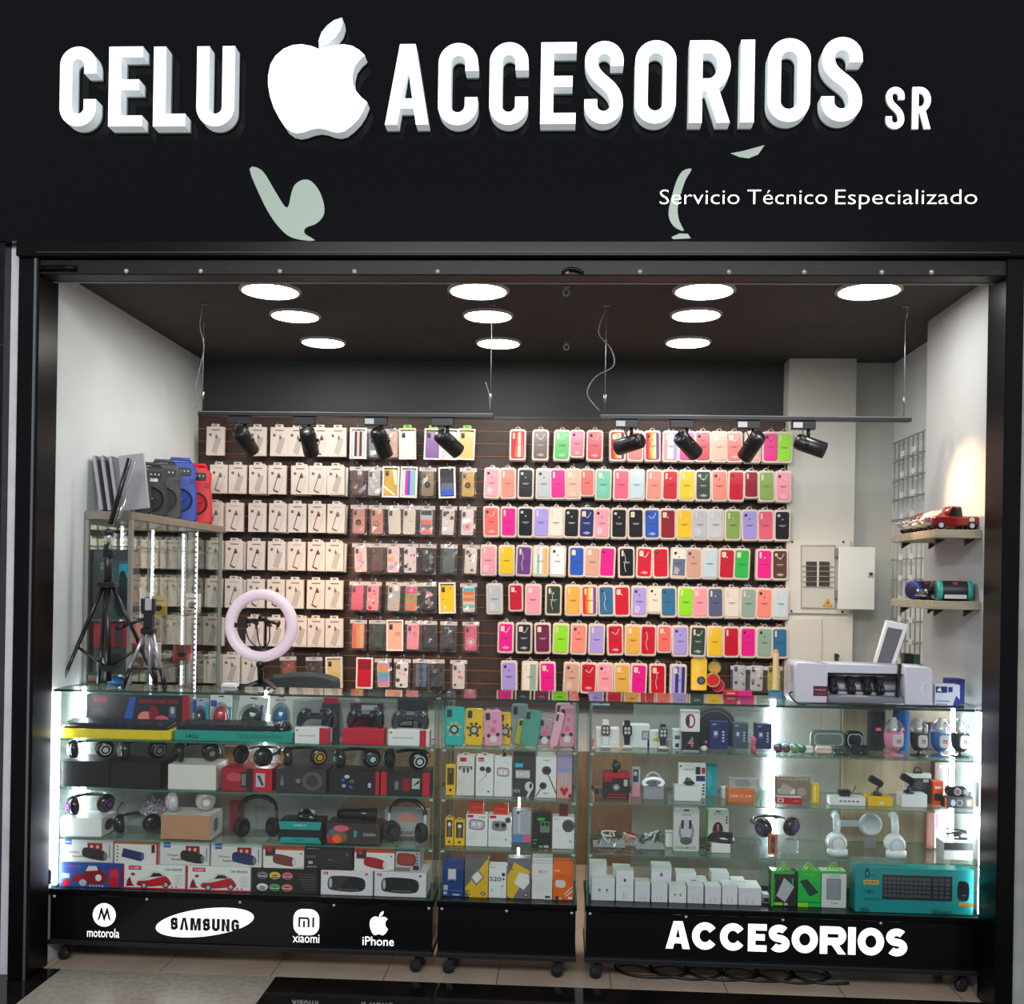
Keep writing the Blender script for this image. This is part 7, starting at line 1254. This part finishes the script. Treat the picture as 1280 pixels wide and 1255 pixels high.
mb = MB(); mb.ball(Lc(132, 665), (.018, .018, .014), blk, 14, 8); mb.build('locking_ring', t); mb = MB(); mb.box(*[v for a in zip((Lc(132, 690)[0]-.018, -.016, Lc(132, 690)[2]-.02), (Lc(132, 690)[0]+.022, .016, Lc(132, 690)[2]+.012)) for v in a], blk, .004); mb.build('tube_clamp', t); mb = MB(); mb.tube([Lc(125, 692), Lc(134, 690)], .007, blk, 8); mb.build('clamp_knob', t); mb = MB()
mb = MB(); h = Lc(131, 731); mb.box(h[0]-.035, h[0]+.035, -.022, .022, h[2]-.010, h[2]+.010, blk, .003); mb.build('leg_collar', t)
sp_ = Lc(131, 836)
mb = MB(); mb.box(sp_[0]-.020, sp_[0]+.020, -.018, .018, sp_[2]-.012, sp_[2]+.010, blk, .003); mb.build('lower_collar', t)
for i, (top, knee, foot, ydir) in enumerate((((125, 733), (96, 810), (79, 858.5), -.04), ((137, 733), (169, 809), (193, 860), .03), ((129, 735), (116, 830), (110, 858), .06))):
    a = Lc(*top); b = list(Lc(*foot)); b[1] = ydir; b[2] = .006; k = [a[j]+(b[j]-a[j])*.62 for j in range(3)]
    if i == 1:
        k = list(Lc(169.5, 809)); k[1] = .02; b = list(Lc(120, 857)); b[1] = .05; b[2] = .006
        mb = MB(); mb.tube([a, k], .008, blk, 8); mb.tube([k, (Lc(192, 859)[0], .0, .006)], .007, blk, 8); mb.ball(k, .010, blk, 10, 6); mb.build('leg', t)
    else: mb = MB(); mb.tube([a, k], .008, blk, 8); mb.tube([k, b], .0075, blk, 8); mb.ball(k, .0095, blk, 10, 6); mb.ball((b[0], b[1], .007), .0075, blk, 10, 6); mb.build('leg', t)
    mb = MB(); mb.tube([k, (sp_[0], .0, sp_[2])], .0055, blk, 8); mb.build('brace', t)
t = thing('mini_tripod', 'small silver tripod with black phone clamp on the left counter', 'tripod', (at(192, 860, 3.74)[0], 3.70, zc)); ox = t.location.x
alum = mat('tripod_silver', '#c9c9cf', .28, .8)
for i, (foot, dy) in enumerate(((164, -.03), (214, -.02), (192, .06))):
    a = Lc(191 + (-5, 5, 1)[i], 790); b = (Lc(foot, 859)[0], dy, .010); k = tuple(a[j]+(b[j]-a[j])*.68 for j in range(3))
    mb = MB(); mb.tube([a, k], [.0075, .0065], alum, 10); mb.build('leg', t); q = MB(); q.tube([k, b], .0085, blk, 10); q.ball((b[0], b[1], .009), .0095, blk, 10, 6); q.build('foot_tube', t)
    q = MB(); q.tube([k, (Lc(192, 840)[0], .0, k[2])], .003, blk, 6); q.build('brace', t)
mb = MB(); mb.tube([Lc(192, 790), Lc(193, 842)], .007, alum, 10); mb.build('center_column', t)
c1 = Lc(191, 779); mb = MB(); mb.lathe([(0, 0)], blk, 3) if 0 else None; mb.box(c1[0]-.024, c1[0]+.026, -.02, .02, c1[2]-.038, c1[2]-.014, blk, .006); mb.box(c1[0]-.014, c1[0]+.018, -.018, .018, c1[2]-.02, c1[2]+.04, blk, .006); mb.tube([Lc(186, 773), Lc(160, 782)], .006, blk, 8); mb.tube([Lc(160, 782), Lc(150, 785)], .008, blk, 8); mb.build('pan_head', t)
mb = MB(); a = Lc(184, 764); b = Lc(197, 748); mb.box(a[0]-.003, b[0]+.006, -.008, .010, a[2]-.008, a[2]+.004, blk, .002); mb.box(a[0]-.003, a[0]+.005, -.014, .010, a[2], b[2], blk, .002); mb.box(b[0]-.001, b[0]+.007, -.014, .010, a[2], b[2], blk, .002); mb.box(a[0]+.006, b[0]-.002, .0, .008, a[2]+.004, b[2], 'lgrey', .002); mb.build('phone_clamp', t)
# ring light
YR2 = 3.77; zz = at(325, 782, YR2)[1]-zc; xx = at(326, 782, YR2)[0]
t = thing('ring_light', 'large pale pink white ring light on a black stand on the left counter', 'ring light', (xx, YR2, zc)); Rr = 39.5*YR2/FPX
mb = MB(); mb.M = T(0, 0, zz) @ R(pi/2, 'X'); mb.lathe([(Rr*1.17, -.012), (Rr*1.17, .002), (Rr*1.12, .012), (Rr, .016), (Rr*.88, .012), (Rr*.83, .002), (Rr*.83, -.012)], mat('ring_diffuser', '#d8c6ce', .35, emis=.18, ehx='#f0d8e4'), 56); mb.build('diffuser_ring', t)
mb = MB(); mb.M = T(0, 0, zz) @ R(pi/2, 'X'); mb.lathe([(Rr*1.172, -.012), (Rr*1.16, -.022), (Rr*.84, -.022), (Rr*.828, -.012)], C('white'), 56); mb.build('ring_housing', t)
mb = MB(); zb = zz-Rr*1.14; mb.tube([(0, .004, zb+.004), (0, .004, zb-.02), (.002, .004, .012)], [.013, .012, .010], blk, 12); mb.ball((.0, .004, zb-.012), .017, blk, 12, 8); mb.tube([(.0, -.010, zb-.03), (.02, -.012, zb-.03)], .006, blk, 8); mb.build('stand_pole', t)
for a in (-2.5, -.6, 1.4):
    mb = MB(); mb.tube([(0, .004, .030), (.055*math.cos(a), .004+.055*math.sin(a), .014), (.085*math.cos(a), .004+.085*math.sin(a), .005)], .0045, blk, 8); mb.build('leg', t)
for dx, dz, ry in ((-.020, .020, 0), (.030, .016, .3), (-.062, .008, -.2)):
    mb = MB(); mb.tube(spline([(.008, .006, zz-Rr*.83), (dx*.8+.004, .016, zz-Rr*.5), (dx, .010, zz+dz-.016)], 5, False), .0028, blk, 6); mb.M = T(dx, .008, zz+dz) @ R(ry, 'Y'); mb.box(-.036, .036, -.006, .008, -.005, .005, blk, .002); mb.box(-.042, -.033, -.014, .004, -.010, .012, blk, .002); mb.box(.033, .042, -.014, .004, -.010, .012, blk, .002); mb.ball((0, .004, -.012), .009, blk, 10, 6); mb.build('phone_clamp', t)
mb = MB(); mb.tube([(-.05, .006, zz-Rr*.80), (.05, .006, zz-Rr*.80)], .006, blk, 8); mb.build('cross_bar', t)
# mini white base plates seen on the counter by the stand
carton('white_card', 'white card lying flat beside the ring light base', 276, 294, 858, 3.80, .05, 'white', (), z=zc, h=.012, pyr=860)
# office chair behind the counter
t = thing('office_chair', 'grey padded office chair with pale tubular arm behind the left counter', 'chair', (at(380, 860, 4.40)[0], 4.40, 0)); ch = mat('chair_grey', '#3d4444', .75, bump=.2, bscale=300); zt1 = at(380, 841, 4.40)[1]
mb = MB(); mb.prism(spline([(-.15, .62), (-.155, zt1-.05), (-.11, zt1-.012), (0, zt1), (.12, zt1-.016), (.15, zt1-.07), (.145, .62)], 5), 0, .06, ch, cham=.015); mb.build('backrest', t)
mb = MB(); mb.box(-.22, .22, -.42, .02, .43, .50, ch, .03); mb.build('seat', t)
mb = MB(); mb.tube(spline([(.20, .03, .48), (.24, .03, .70), (.235, .0, zt1-.12), (.16, -.05, zt1-.095), (-.02, -.12, zt1-.10)], 6, False), .013, mat('arm_pale', '#b8b2a8', .4), 10); mb.build('arm_rest', t)
mb = MB(); mb.prism(spline([(-.23, zt1-.14), (-.22, zt1-.05), (-.17, zt1-.03), (-.10, zt1-.06), (-.10, zt1-.14)], 4), -.06, -.01, C('dark'), cham=.012); mb.build('side_cushion', t)
mb = MB(); mb.tube([(0, -.2, .43), (0, -.2, .09)], .028, blk, 12); mb.build('gas_column', t)
for i in range(5):
    a = 2*pi*i/5; mb = MB(); mb.tube([(0, -.2, .10), (.26*math.cos(a), -.2+.26*math.sin(a), .06)], [.022, .014], blk, 8); mb.ball((.26*math.cos(a), -.2+.26*math.sin(a), .026), .026, C('dark'), 12, 8); mb.build('leg', t)
# ================================================================ on the right counter
Ym = 3.70; x, w = span(993, 1167, 850, Ym); t = thing('film_cutting_machine', 'white film cutting machine with black rollers on the right counter', 'cutting machine', (x, Ym, zc)); H = at(1080, 829, Ym)[1]-zc
shell = mat('machine_white', '#cfcfd8', .35, spec=.5, coat=.15); k = w/174.
mb = MB()
X = lambda px: (px-1080)*k
endL = [(-w/2, .006), (-w/2+.004, 0), (X(1035), 0), (X(1035), H*.97), (-w/2+.01, H), (-w/2+.002, H*.9)]
mb.prism(endL, 0, .15, shell, cham=.004); mb.prism([(X(1131), 0), (w/2-.004, 0), (w/2, .008), (w/2-.001, H*.86), (w/2-.012, H*.93), (X(1131), H*.95)], 0, .15, shell, cham=.004)
mb.prism([(X(1035)-.001, H*.74), (X(1131)+.001, H*.74), (X(1131)+.001, H*.95), (X(1035)-.001, H*.97)], .01, .15, shell, cham=.003); mb.box(X(1035), X(1131), .10, .148, .0, H*.74, C('#8d8d96')); mb.build('machine_shell', t)
mb = MB(); mb.prism([(X(1035.5), 0), (X(1130.5), 0), (X(1130.5), H*.20), (X(1035.5), H*.22)], -.004, .06, mat('machine_steel', '#9c9ca6', .3, .6), cham=.006); mb.box(X(1036), X(1130), .04, .10, H*.16, H*.26, 'lgrey', .002); mb.build('feed_plate', t)
mb = MB(); mb.M = R(pi/2, 'Y'); mb.M = T(0, .07, H*.66) @ R(pi/2, 'Y'); mb.lathe([(0, X(1036)), (.006, X(1036)), (.006, X(1130)), (0, X(1130))], mat('chrome', '#c8c8cc', .2, .9), 12); mb.M = T(0, .085, H*.36) @ R(pi/2, 'Y'); mb.lathe([(0, X(1036)), (.012, X(1036)), (.012, X(1130)), (0, X(1130))], C('lgrey'), 14); mb.build('roller_shaft', t)
rl0 = None
for px in (1045, 1067, 1087, 1103):
    mb = MB(); mb.M = T(0, 0, H*.45); a = .011; mb.box(-a, a, .02, .07, -.016, .024, C('#1c1c1e'), .004); mb.M = T(0, .022, H*.34) @ R(pi/2, 'Y'); mb.lathe([(0, -a*1.1), (.016, -a*1.1), (.018, -a*.8), (.018, -a*.4), (.012, -a*.2), (.012, a*.2), (.018, a*.4), (.018, a*.8), (.016, a*1.1), (0, a*1.1)], mat('roller_rubber', '#232326', .5), 16); o = mb.build('pinch_roller', t, (X(px), 0, 0))
mb = MB(); mb.prism([(X(1121), H*.14), (X(1124), H*.14), (X(1127), H*1.0), (X(1123), H*1.0)], -.002, .02, blk, cham=.001); mb.build('lever', t)
mb = MB(); mb.prism([(X(1017), H*.18), (X(1035), H*.18), (X(1035), H*.42), (X(1017), H*.42)], -.0012, -.0002, C('#5a1a20')); mb.text('WELD', X(1018.5), H*.31, -.0016, C('offwhite'), h=.006, w=14*k); mb.text('TOOLS', X(1019), H*.22, -.0016, C('rose'), h=.005, w=13*k); mb.build('sticker', t)
mb = MB(); mb.M = T(X(1157), 0, H*.42); mb.ribbon([(.014*math.cos(a), .022*math.sin(a)) for a in [pi*.5+pi*i/8 for i in range(9)]], .002, -.0012, -.0002, C('white'), C('white')); [mb.disc((.0, .012-.008*i), .0014, -.0012, C('grey'), 8) for i in range(4)]; mb.build('side_mark', t)
mb = MB(); mb.M = T(-w/2-.001, .04, 0) @ R(-pi/2, 'Z'); mb.prism([(-.02, H*.46), (.02, H*.46), (.02, H*.9), (-.02, H*.9)], -.0012, 0, C('#b8b8c2')); [mb.disc((0, H*(.54+.09*i)), .003, -.0018, C('charcoal'), 8) for i in range(4)]; mb.build('button_strip', t)
P = [W(996, 862, Ym-.01), W(988, 862, Ym-.03), W(990, 872, Ym-.03)]
cb = MB(); zq = zc+.004
cb.tube(spline([(at(993, 862, Ym)[0]-.004, Ym+.02, zc+.036), (at(989, 866, Ym)[0]-.006, Ym, zc+.03), (at(993, 874, Ym)[0], Ym-.04, zq)] + [(at(px, 880, Ym)[0], Ym-.045+.006*math.sin(px), zq) for px in range(1010, 1180, 14)] + [(at(1192, 878, Ym)[0], Ym-.045, zq), (at(1196, 882, Ym)[0], Ym-.062, zq), (at(1180, 884, Ym)[0], Ym-.066, zq), (at(1120, 884, Ym)[0], Ym-.060, zq), (at(1060, 884, Ym)[0], Ym-.063, zq)], 4, False), .0034, C('dark'), 6); tag(cb.build('machine_cable'), 'thin black cable running along the glass in front of the white machine', 'cable')
t = thing('tablet_screen', 'white framed tablet tilted up behind the white cutting machine', 'tablet', (at(1112, 860, 3.80)[0], 3.80+.06, zc)); ox, oy = t.location.x, 3.86
a = [at(px, py, 3.88) for px, py in ((1093, 830), (1118, 830), (1134, 780), (1106, 775))]
q = [(p[0]-ox, p[1]-zc) for p in a]; low = [(q[0][0]-.045, 0), (q[1][0]-.045, 0)]
mb = MB(); body = [low[0], low[1], q[2], q[3]]; mb.prism(body, .0, .02, gloss('white'), cham=.003); mb.build('tablet_frame', t); mb = MB(); mb.flat([(low[0][0]*.80+q[3][0]*.2+.010, low[0][1]*.8+q[3][1]*.2), (low[1][0]*.8+q[2][0]*.2-.016, low[1][1]*.8+q[2][1]*.2), (low[1][0]*.06+q[2][0]*.94-.017, low[1][1]*.06+q[2][1]*.94-.004), (low[0][0]*.06+q[3][0]*.94+.010, low[0][1]*.06+q[3][1]*.94-.008)], -.0006, mat('screen_grey', '#6e6c72', .15, spec=.6)); mb.build('screen', t)
for px0, px1, pt, Y, c, sp, lab in ((1169, 1200, 856, 3.70, '#d4d8e4', [('r', .02, .62, .48, .92, '#1f2f7a'), ('p', [(.06,.72),(.2,.9),(.26,.66)], 'white'), ('r', .52, .66, .7, .9, '#2a3a84'), ('r', .04, .2, .6, .26, '#8a94b8'), ('r', .04, .06, .5, .11, '#8a94b8'), ('p', [(.7,.0),(.85,.5),(1,.3),(1,0)], '#22348a')], 'white and blue medical mask box beside the cutting machine'), (1186, 1206, 849, 3.775, '#20307c', [('r', 0, .88, 1, 1, '#18245c'), ('e', .4, .35, .14, .2, '#c8d0e8'), ('e', .4, .35, .09, .13, '#20307c'), ('r', .2, .1, .6, .16, '#c8d0e8')], 'dark blue medical mask box by the white wall')):
    carton('mask_box', lab, px0, px1, pt, Y, .06, c, sp, z=zc, pyr=865, group='medical mask boxes')
# small dish and silver sellotape at the stick base
carton('small_blue_pot', 'small blue clear pot at the foot of the wooden stick', 962, 977, 873, 3.86, .03, '#5a86a0', [('r', 0, .8, 1, 1, '#2e5a78')], z=zc, h=.026, pyr=878)
carton('flat_red_pack', 'flat red and pink packs lying at the back of the right counter', 905, 940, 868, 3.885, .03, 'red', [('r', .5, 0, 1, 1, 'magenta'), ('r', .1, .3, .4, .7, 'pink')], z=zc, h=.018, pyr=872)
# ================================================================ column, distribution boards, recess
tb = thing('electrical_board', 'pale electrical distribution board with open door on the white column', 'fuse box', (at(1022, 725, 4.99)[0], 4.998, at(1022, 768, 4.99)[1])); ox, oz = tb.location.x, tb.location.z
def E(px, py): x, z = at(px, py, 4.99); return (x-ox, z-oz)
bm = mat('board_paint', '#cdccc2', .45)
def EP(mb, a, b, c, d, y0, y1, m, cham=0.): (x0, z1), (x1, z0) = E(a, b), E(c, d); mb.box(x0, x1, y0, y1, z0, z1, m, cham)
mb = MB(); EP(mb, 983, 675, 1062, 768, -.012, 0, bm, .003)
for px, py in ((990, 676.5+1), (1054, 677.5), (989, 764), (1053, 765)): x, z = E(px, py); mb.disc((x, z), .006, -.0124, C('charcoal'), 12)
mb.build('cover_plate', tb)
mb = MB(); EP(mb, 1001, 682, 1043, 760, -.016, -.0122, C('#c2c1b7'), .001); mb.ribbon([E(1001, 682), E(1043, 682), E(1043, 760), E(1001, 760)], .004, -.019, -.012, C('#9a998f'), C('#9a998f'), True); mb.build('inner_panel', tb)
mb = MB()
for r in range(5):
    for a in (1007, 1023): EP(mb, a, 702+6.4*r, a+13, 707+6.4*r, -.022, -.0162, C('#33302e'), .001)
    EP(mb, 1001.5, 707.2+6.4*r, 1041.5, 708.2+6.4*r, -.024, -.0162, C('#b8b09a'))
EP(mb, 1020.5, 702, 1022.5, 733, -.024, -.0162, C('#cfc9b8')); mb.build('breaker_rows', tb)
mb = MB(); c = E(1034, 757); mb.prism([(c[0]-.022, c[1]-.004), (c[0]+.022, c[1]-.004), (c[0], c[1]+.034)], -.018, -.0162, C('charcoal')); mb.prism([(c[0]-.019, c[1]-.002), (c[0]+.019, c[1]-.002), (c[0], c[1]+.031)], -.0186, -.0181, C('#e8a81c')); mb.flat([(c[0]+.004, c[1]+.022), (c[0]-.006, c[1]+.011), (c[0]-.001, c[1]+.011), (c[0]-.004, c[1]+.002), (c[0]+.006, c[1]+.013), (c[0]+.001, c[1]+.013)], -.019, C('black')); mb.build('warning_triangle', tb)
mb = MB(); EP(mb, 1044, 684, 1088, 762, -.075, -.067, mat('door_paint', '#d6dad4', .4), .003); 
for py in (691, 743): (x, z) = E(1044, py); mb.box(x-.006, x+.004, -.07, -.012, z-.02, z+.02, 'grey')
mb.build('door', tb); dd = MB(); x, z = E(1083, 718); dd.box(x-.014, x+.012, -.084, -.0752, z-.012, z+.012, 'lgrey', .002); dd.box(x-.008, x+.006, -.086, -.084, z-.006, z+.008, 'charcoal'); dd.build('door_latch', bpy.data.objects['door'])
tb2 = thing('lower_cover_board', 'blank pale cover board below the fuse box on the column', 'cover board', (at(1022, 820, 4.99)[0], 4.998, 0)); ox, oz = tb2.location.x, tb2.location.z
mb = MB(); EP(mb, 983, 770, 1061, 1101, -.012, 0, bm, .003); mb.build('board_plate', tb2); mb = MB(); EP(mb, 984, 773, 1022, 1075, -.020, -.0122, C('#c9c7bd'), .002); mb.build('front_panel', tb2)
mb = MB(); mb.box(-.006, .006, -.03, 0, -.02, .02, 'charcoal', .002); mb.box(-.010, .010, -.034, -.024, .004, .016, 'charcoal', .002); x, z = at(1044.5, 822, 4.98); tag(mb.build('door_catch', None, (x+.0, 4.983, z)), 'small black catch on the blank cover board', 'catch')
# wire display grid on the recess wall
tg = thing('wire_grid_rack', 'white wire grid rack with small ticket holders on the recess wall at right', 'wire rack', (XRR-.018, 4.62, .98)); gm_ = mat('grid_wire', '#a9aeac', .35, .5); mb = MB(); L, Hh = .40, 1.12
for i in range(13): y = -L*.97 + 2*L*i/12*.97; mb.tube([(0, y, 0), (0, y, Hh)], .0032, gm_, 6)
for i in range(13): z = Hh*i/12; mb.tube([(-.006, -L, z), (-.006, L, z)], .0032, gm_, 6)
mb.build('wire_mesh', tg)
mb = MB()
for i in range(1, 12):
    for j in range(5):
        y = -L*.9+.15*j; z = Hh*i/12; mb.tube([(-.006, y, z), (-.05, y, z-.004), (-.06, y, z+.008)], .0026, gm_, 6)
        if (i*3+j) % 3 != 1: mb.box(-.064, -.060, y-.022, y+.022, z-.006, z+.018, C('#d0d2cc'))
mb.build('ticket_hooks', tg)
# low dark board and small goods in the recess
tl = thing('recess_table', 'pale table against the recess wall behind the cutting machine', 'table', (1.45, 4.69, 0)); mb = MB(); mb.box(-.14, .14, -.22, .22, .93, .955, 'lgrey', .003); mb.build('table_top', tl)
for sx in (-.12, .12):
    for sy in (-.20, .20): mb = MB(); mb.box(sx-.014, sx+.014, sy-.014, sy+.014, 0, .9295, 'grey'); mb.build('leg', tl)
for px0, px1, pt, c, c2, lab in ((1130, 1141, 817, '#2a2c30', 'lgrey', 'small dark pack at left on the recess table'), (1142, 1150, 818, '#3c6a4c', 'offwhite', 'small green and white pack at right on the recess table')):
    carton('small_pack', lab, px0, px1, pt, 4.46, .04, c, [('r', 0, 0, 1, .55, c2), ('r', .2, .2, .6, .4, 'teal')], z=.9556, pyr=825, group='small packs on the recess table')
# wall shelves with toys
wood_sh = noisy('shelf_grain', '#b5aa94', '#a1967f', 5, .55, 8, (1, 10, 10))
def wshelf(label, zt_, cars):
    t = thing('wall_shelf', label, 'shelf', (XR-.0838, 3.945, zt_-.03)); mb = MB(); mb.box(-.083, .083, -.235, .235, 0, .03, wood_sh, .002); mb.build('shelf_board', t)
    for y in (-.19, .17):
        for x in (-.045, .06): mb = MB(); mb.prism([(x-.018, -.026), (x+.018, -.002), (x-.018, -.002)], y, y+.012, C('charcoal')); mb.build('bracket', t)
    return t
ZS1, ZS2 = at(1169, 661.5, 3.71)[1], at(1166, 751, 3.71)[1]
wshelf('pale wood wall shelf with model cars, upper of two on the white wall', ZS1, 0); wshelf('pale wood wall shelf with small speakers, lower of two on the white wall', ZS2, 0)
def model_car(label, Y, z, col, roof, kind='beetle', s=1., rz=.12):
    t = thing('model_car', label, 'model car', (XR-.085, Y+.045, z+.0005), rz, 'model cars on the wall shelf'); m = gloss(col); L = .165*s; w = .062*s
    if kind == 'pickup': low_ = [(-.5,.12),(-.49,.30),(-.40,.36),(-.20,.38),(-.14,.36),(.5,.36),(.5,.14),(.42,.10),(-.42,.10)]; cab = [(-.20,.36),(-.12,.60),(-.08,.64),(.10,.64),(.13,.60),(.15,.36)]
    else: low_ = [(-.5,.14),(-.48,.28),(-.36,.36),(-.2,.40),(.3,.40),(.44,.30),(.5,.16),(.42,.10),(-.42,.10)]; cab = [(-.24,.38),(-.12,.58),(.0,.64),(.18,.62),(.36,.40)]
    sc = lambda P: [(a*L, b*L*.72) for a, b in P]
    mb = MB(); mb.prism(sc(low_), -w/2, w/2, m, cham=.005); mb.build('car_body', t)
    mb = MB(); mb.prism(sc(cab), -w*.42, w*.42, gloss(roof), cham=.006); c2 = [(a*.86, .37+(b-.37)*.78) for a, b in cab]; g_ = gloss('dark'); mb.prism(sc([(x_*.9, z_) for x_, z_ in c2 if z_ > .36]), -w*.425, w*.425, g_); mb.build('cabin', t)
    for sx in (-.32, .30):
        for sy in (-1, 1): mb = MB(); mb.M = T(sx*L, sy*w*.46, L*.082) @ R(pi/2, 'X'); mb.lathe([(0, -.006), (L*.082, -.006), (L*.082, .006), (0, .006)], C('black'), 18); mb.lathe([(L*.05, -.0066), (0, -.0066)], C('silver'), 14); mb.lathe([(0, .0066), (L*.05, .0066)], C('silver'), 14); mb.build('wheel', t)
    mb = MB(); ch_ = mat('chrome', '#c8c8cc', .2, .9); mb.box(-L*.53, -L*.49, -w*.5, w*.5, L*.08, L*.13, ch_, .002); 
    for sy in (-1, 1): mb.ball((-L*.47, sy*w*.36, L*.22), .007*s, ch_, 10, 6)
    for i in range(4): mb.box(-L*.507, -L*.49, -w*.24, w*.24, L*(.14+.025*i), L*(.15+.025*i), ch_)
    mb.build('bumper', t)
    if kind == 'pickup': mb = MB(); mb.disc((L*.3, L*.19), .010, -w/2-.0006, C('offwhite'), 18); mb.box(-L*.0+.02, L*.48, -w*.36, w*.36, L*.262, L*.268, C('dark')); mb.build('door_roundel', t)
    return t
model_car('dark red model pickup, nearest on the upper wall shelf', 3.72, ZS1, '#8a1c22', '#7a1a20', 'pickup', 1.12)
model_car('cream and brown model car behind the red pickup', 3.82, ZS1, '#d8cbb8', '#b8a898', 'beetle', 1.08)
model_car('silver cream model car third from the front of the shelf', 3.92, ZS1, '#cfc6ba', '#e0d8cc', 'beetle', 1.08)
model_car('tan and red model car farthest on the upper wall shelf', 4.03, ZS1, '#b89a84', '#7a3a34', 'beetle', 1.08)
model_car('black and blue model truck on the lower wall shelf', 3.84, ZS2, '#1c2030', '#16161c', 'pickup', .95, .35)
def puck(label, Y, x, z, r, L, c1, c2, rz):
    t = thing('tube_speaker', label, 'speaker', (x, Y+.045, z), rz, 'tube speakers on the lower wall shelf'); mb = MB(); mb.M = T(0, 0, r) @ R(pi/2, 'Y'); mb.lathe([(0, -L/2), (r*.8, -L/2), (r*.94, -L*.46), (r, -L*.36), (r, L*.36), (r*.94, L*.46), (r*.8, L/2), (0, L/2)], C(c1), 26); mb.build('speaker_body', t)
    for s_ in (-1, 1): mb = MB(); mb.M = T(0, 0, r) @ R(pi/2, 'Y'); mb.lathe([(r*.70, s_*(L/2+.0008)), (r*.97, s_*(L*.47)), (r*1.02, s_*L*.40), (r*1.01, s_*L*.34)], C(c2), 26); mb.build('end_rim', t)
    mb = MB(); mb.box(-L*.3, L*.3, -r-.002, -r+.010, r*.2, r*.62, 'silver', .002); mb.box(-.008, .008, -r*.72-.002, -r*.60, r*1.62, r*1.86, 'red', .001); mb.build('front_badge', t); return t
puck('black tube speaker with turquoise rims, nearest on the lower shelf', 3.73, XR-.072, ZS2+.0005, .036, .125, '#232325', '#2ea594', -.15)
puck('dark and blue tube speaker, farthest on the lower shelf', 3.98, XR-.10, ZS2+.0005, .036, .11, '#22263c', '#30409a', .5)
# ================================================================ light, world, camera
w_ = bpy.data.worlds.new('mall_ambient'); SC.world = w_; w_.use_nodes = True; w_.node_tree.nodes['Background'].inputs[0].default_value = (.80, .86, 1., 1); w_.node_tree.nodes['Background'].inputs[1].default_value = .22
def area(name, loc, rot, sx, sy, e, col):
    L = bpy.data.lights.new(name, 'AREA'); L.shape = 'RECTANGLE'; L.size, L.size_y = sx, sy; L.energy = e; L.color = col; o = bpy.data.objects.new(name, L); COL.objects.link(o); o.location = loc; o.rotation_euler = rot; return o
area('mall_fill_light', (0, -1.0, 3.4), (1.05, 0, 0), 4.0, 1.0, 105, (.98, .98, 1))  # added unseen fill lamp standing in for mall lighting, brightens counters and front
cam = bpy.data.cameras.new('camera'); co = bpy.data.objects.new('camera', cam); COL.objects.link(co); SC.camera = co
cam.sensor_fit = 'HORIZONTAL'; cam.sensor_width = 36; cam.lens = 36*FPX/1280; cam.shift_y = (PY0-627.5)/1280; cam.clip_start = .05
cyw, syw = math.cos(YAW), math.sin(YAW); Rv, Fv, Zv = Vector((cyw, syw, 0)), Vector((-syw, cyw, 0)), Vector((0, 0, 1))
cx_ = Rv*math.cos(ROLL) + Zv*math.sin(ROLL); cy_ = -Rv*math.sin(ROLL) + Zv*math.cos(ROLL); cz_ = -Fv
co.matrix_world = Matrix(((cx_[0], cy_[0], cz_[0], 0), (cx_[1], cy_[1], cz_[1], 0), (cx_[2], cy_[2], cz_[2], CAMZ), (0, 0, 0, 1)))
SC.view_settings.view_transform = 'Standard'; SC.view_settings.look = 'None'; SC.view_settings.exposure = 0.68
cy = SC.cycles; cy.use_denoising = True; cy.max_bounces = 8; cy.transparent_max_bounces = 40; cy.glossy_bounces = 5; cy.diffuse_bounces = 4; cy.sample_clamp_indirect = 6; cy.caustics_reflective = False; cy.caustics_refractive = False
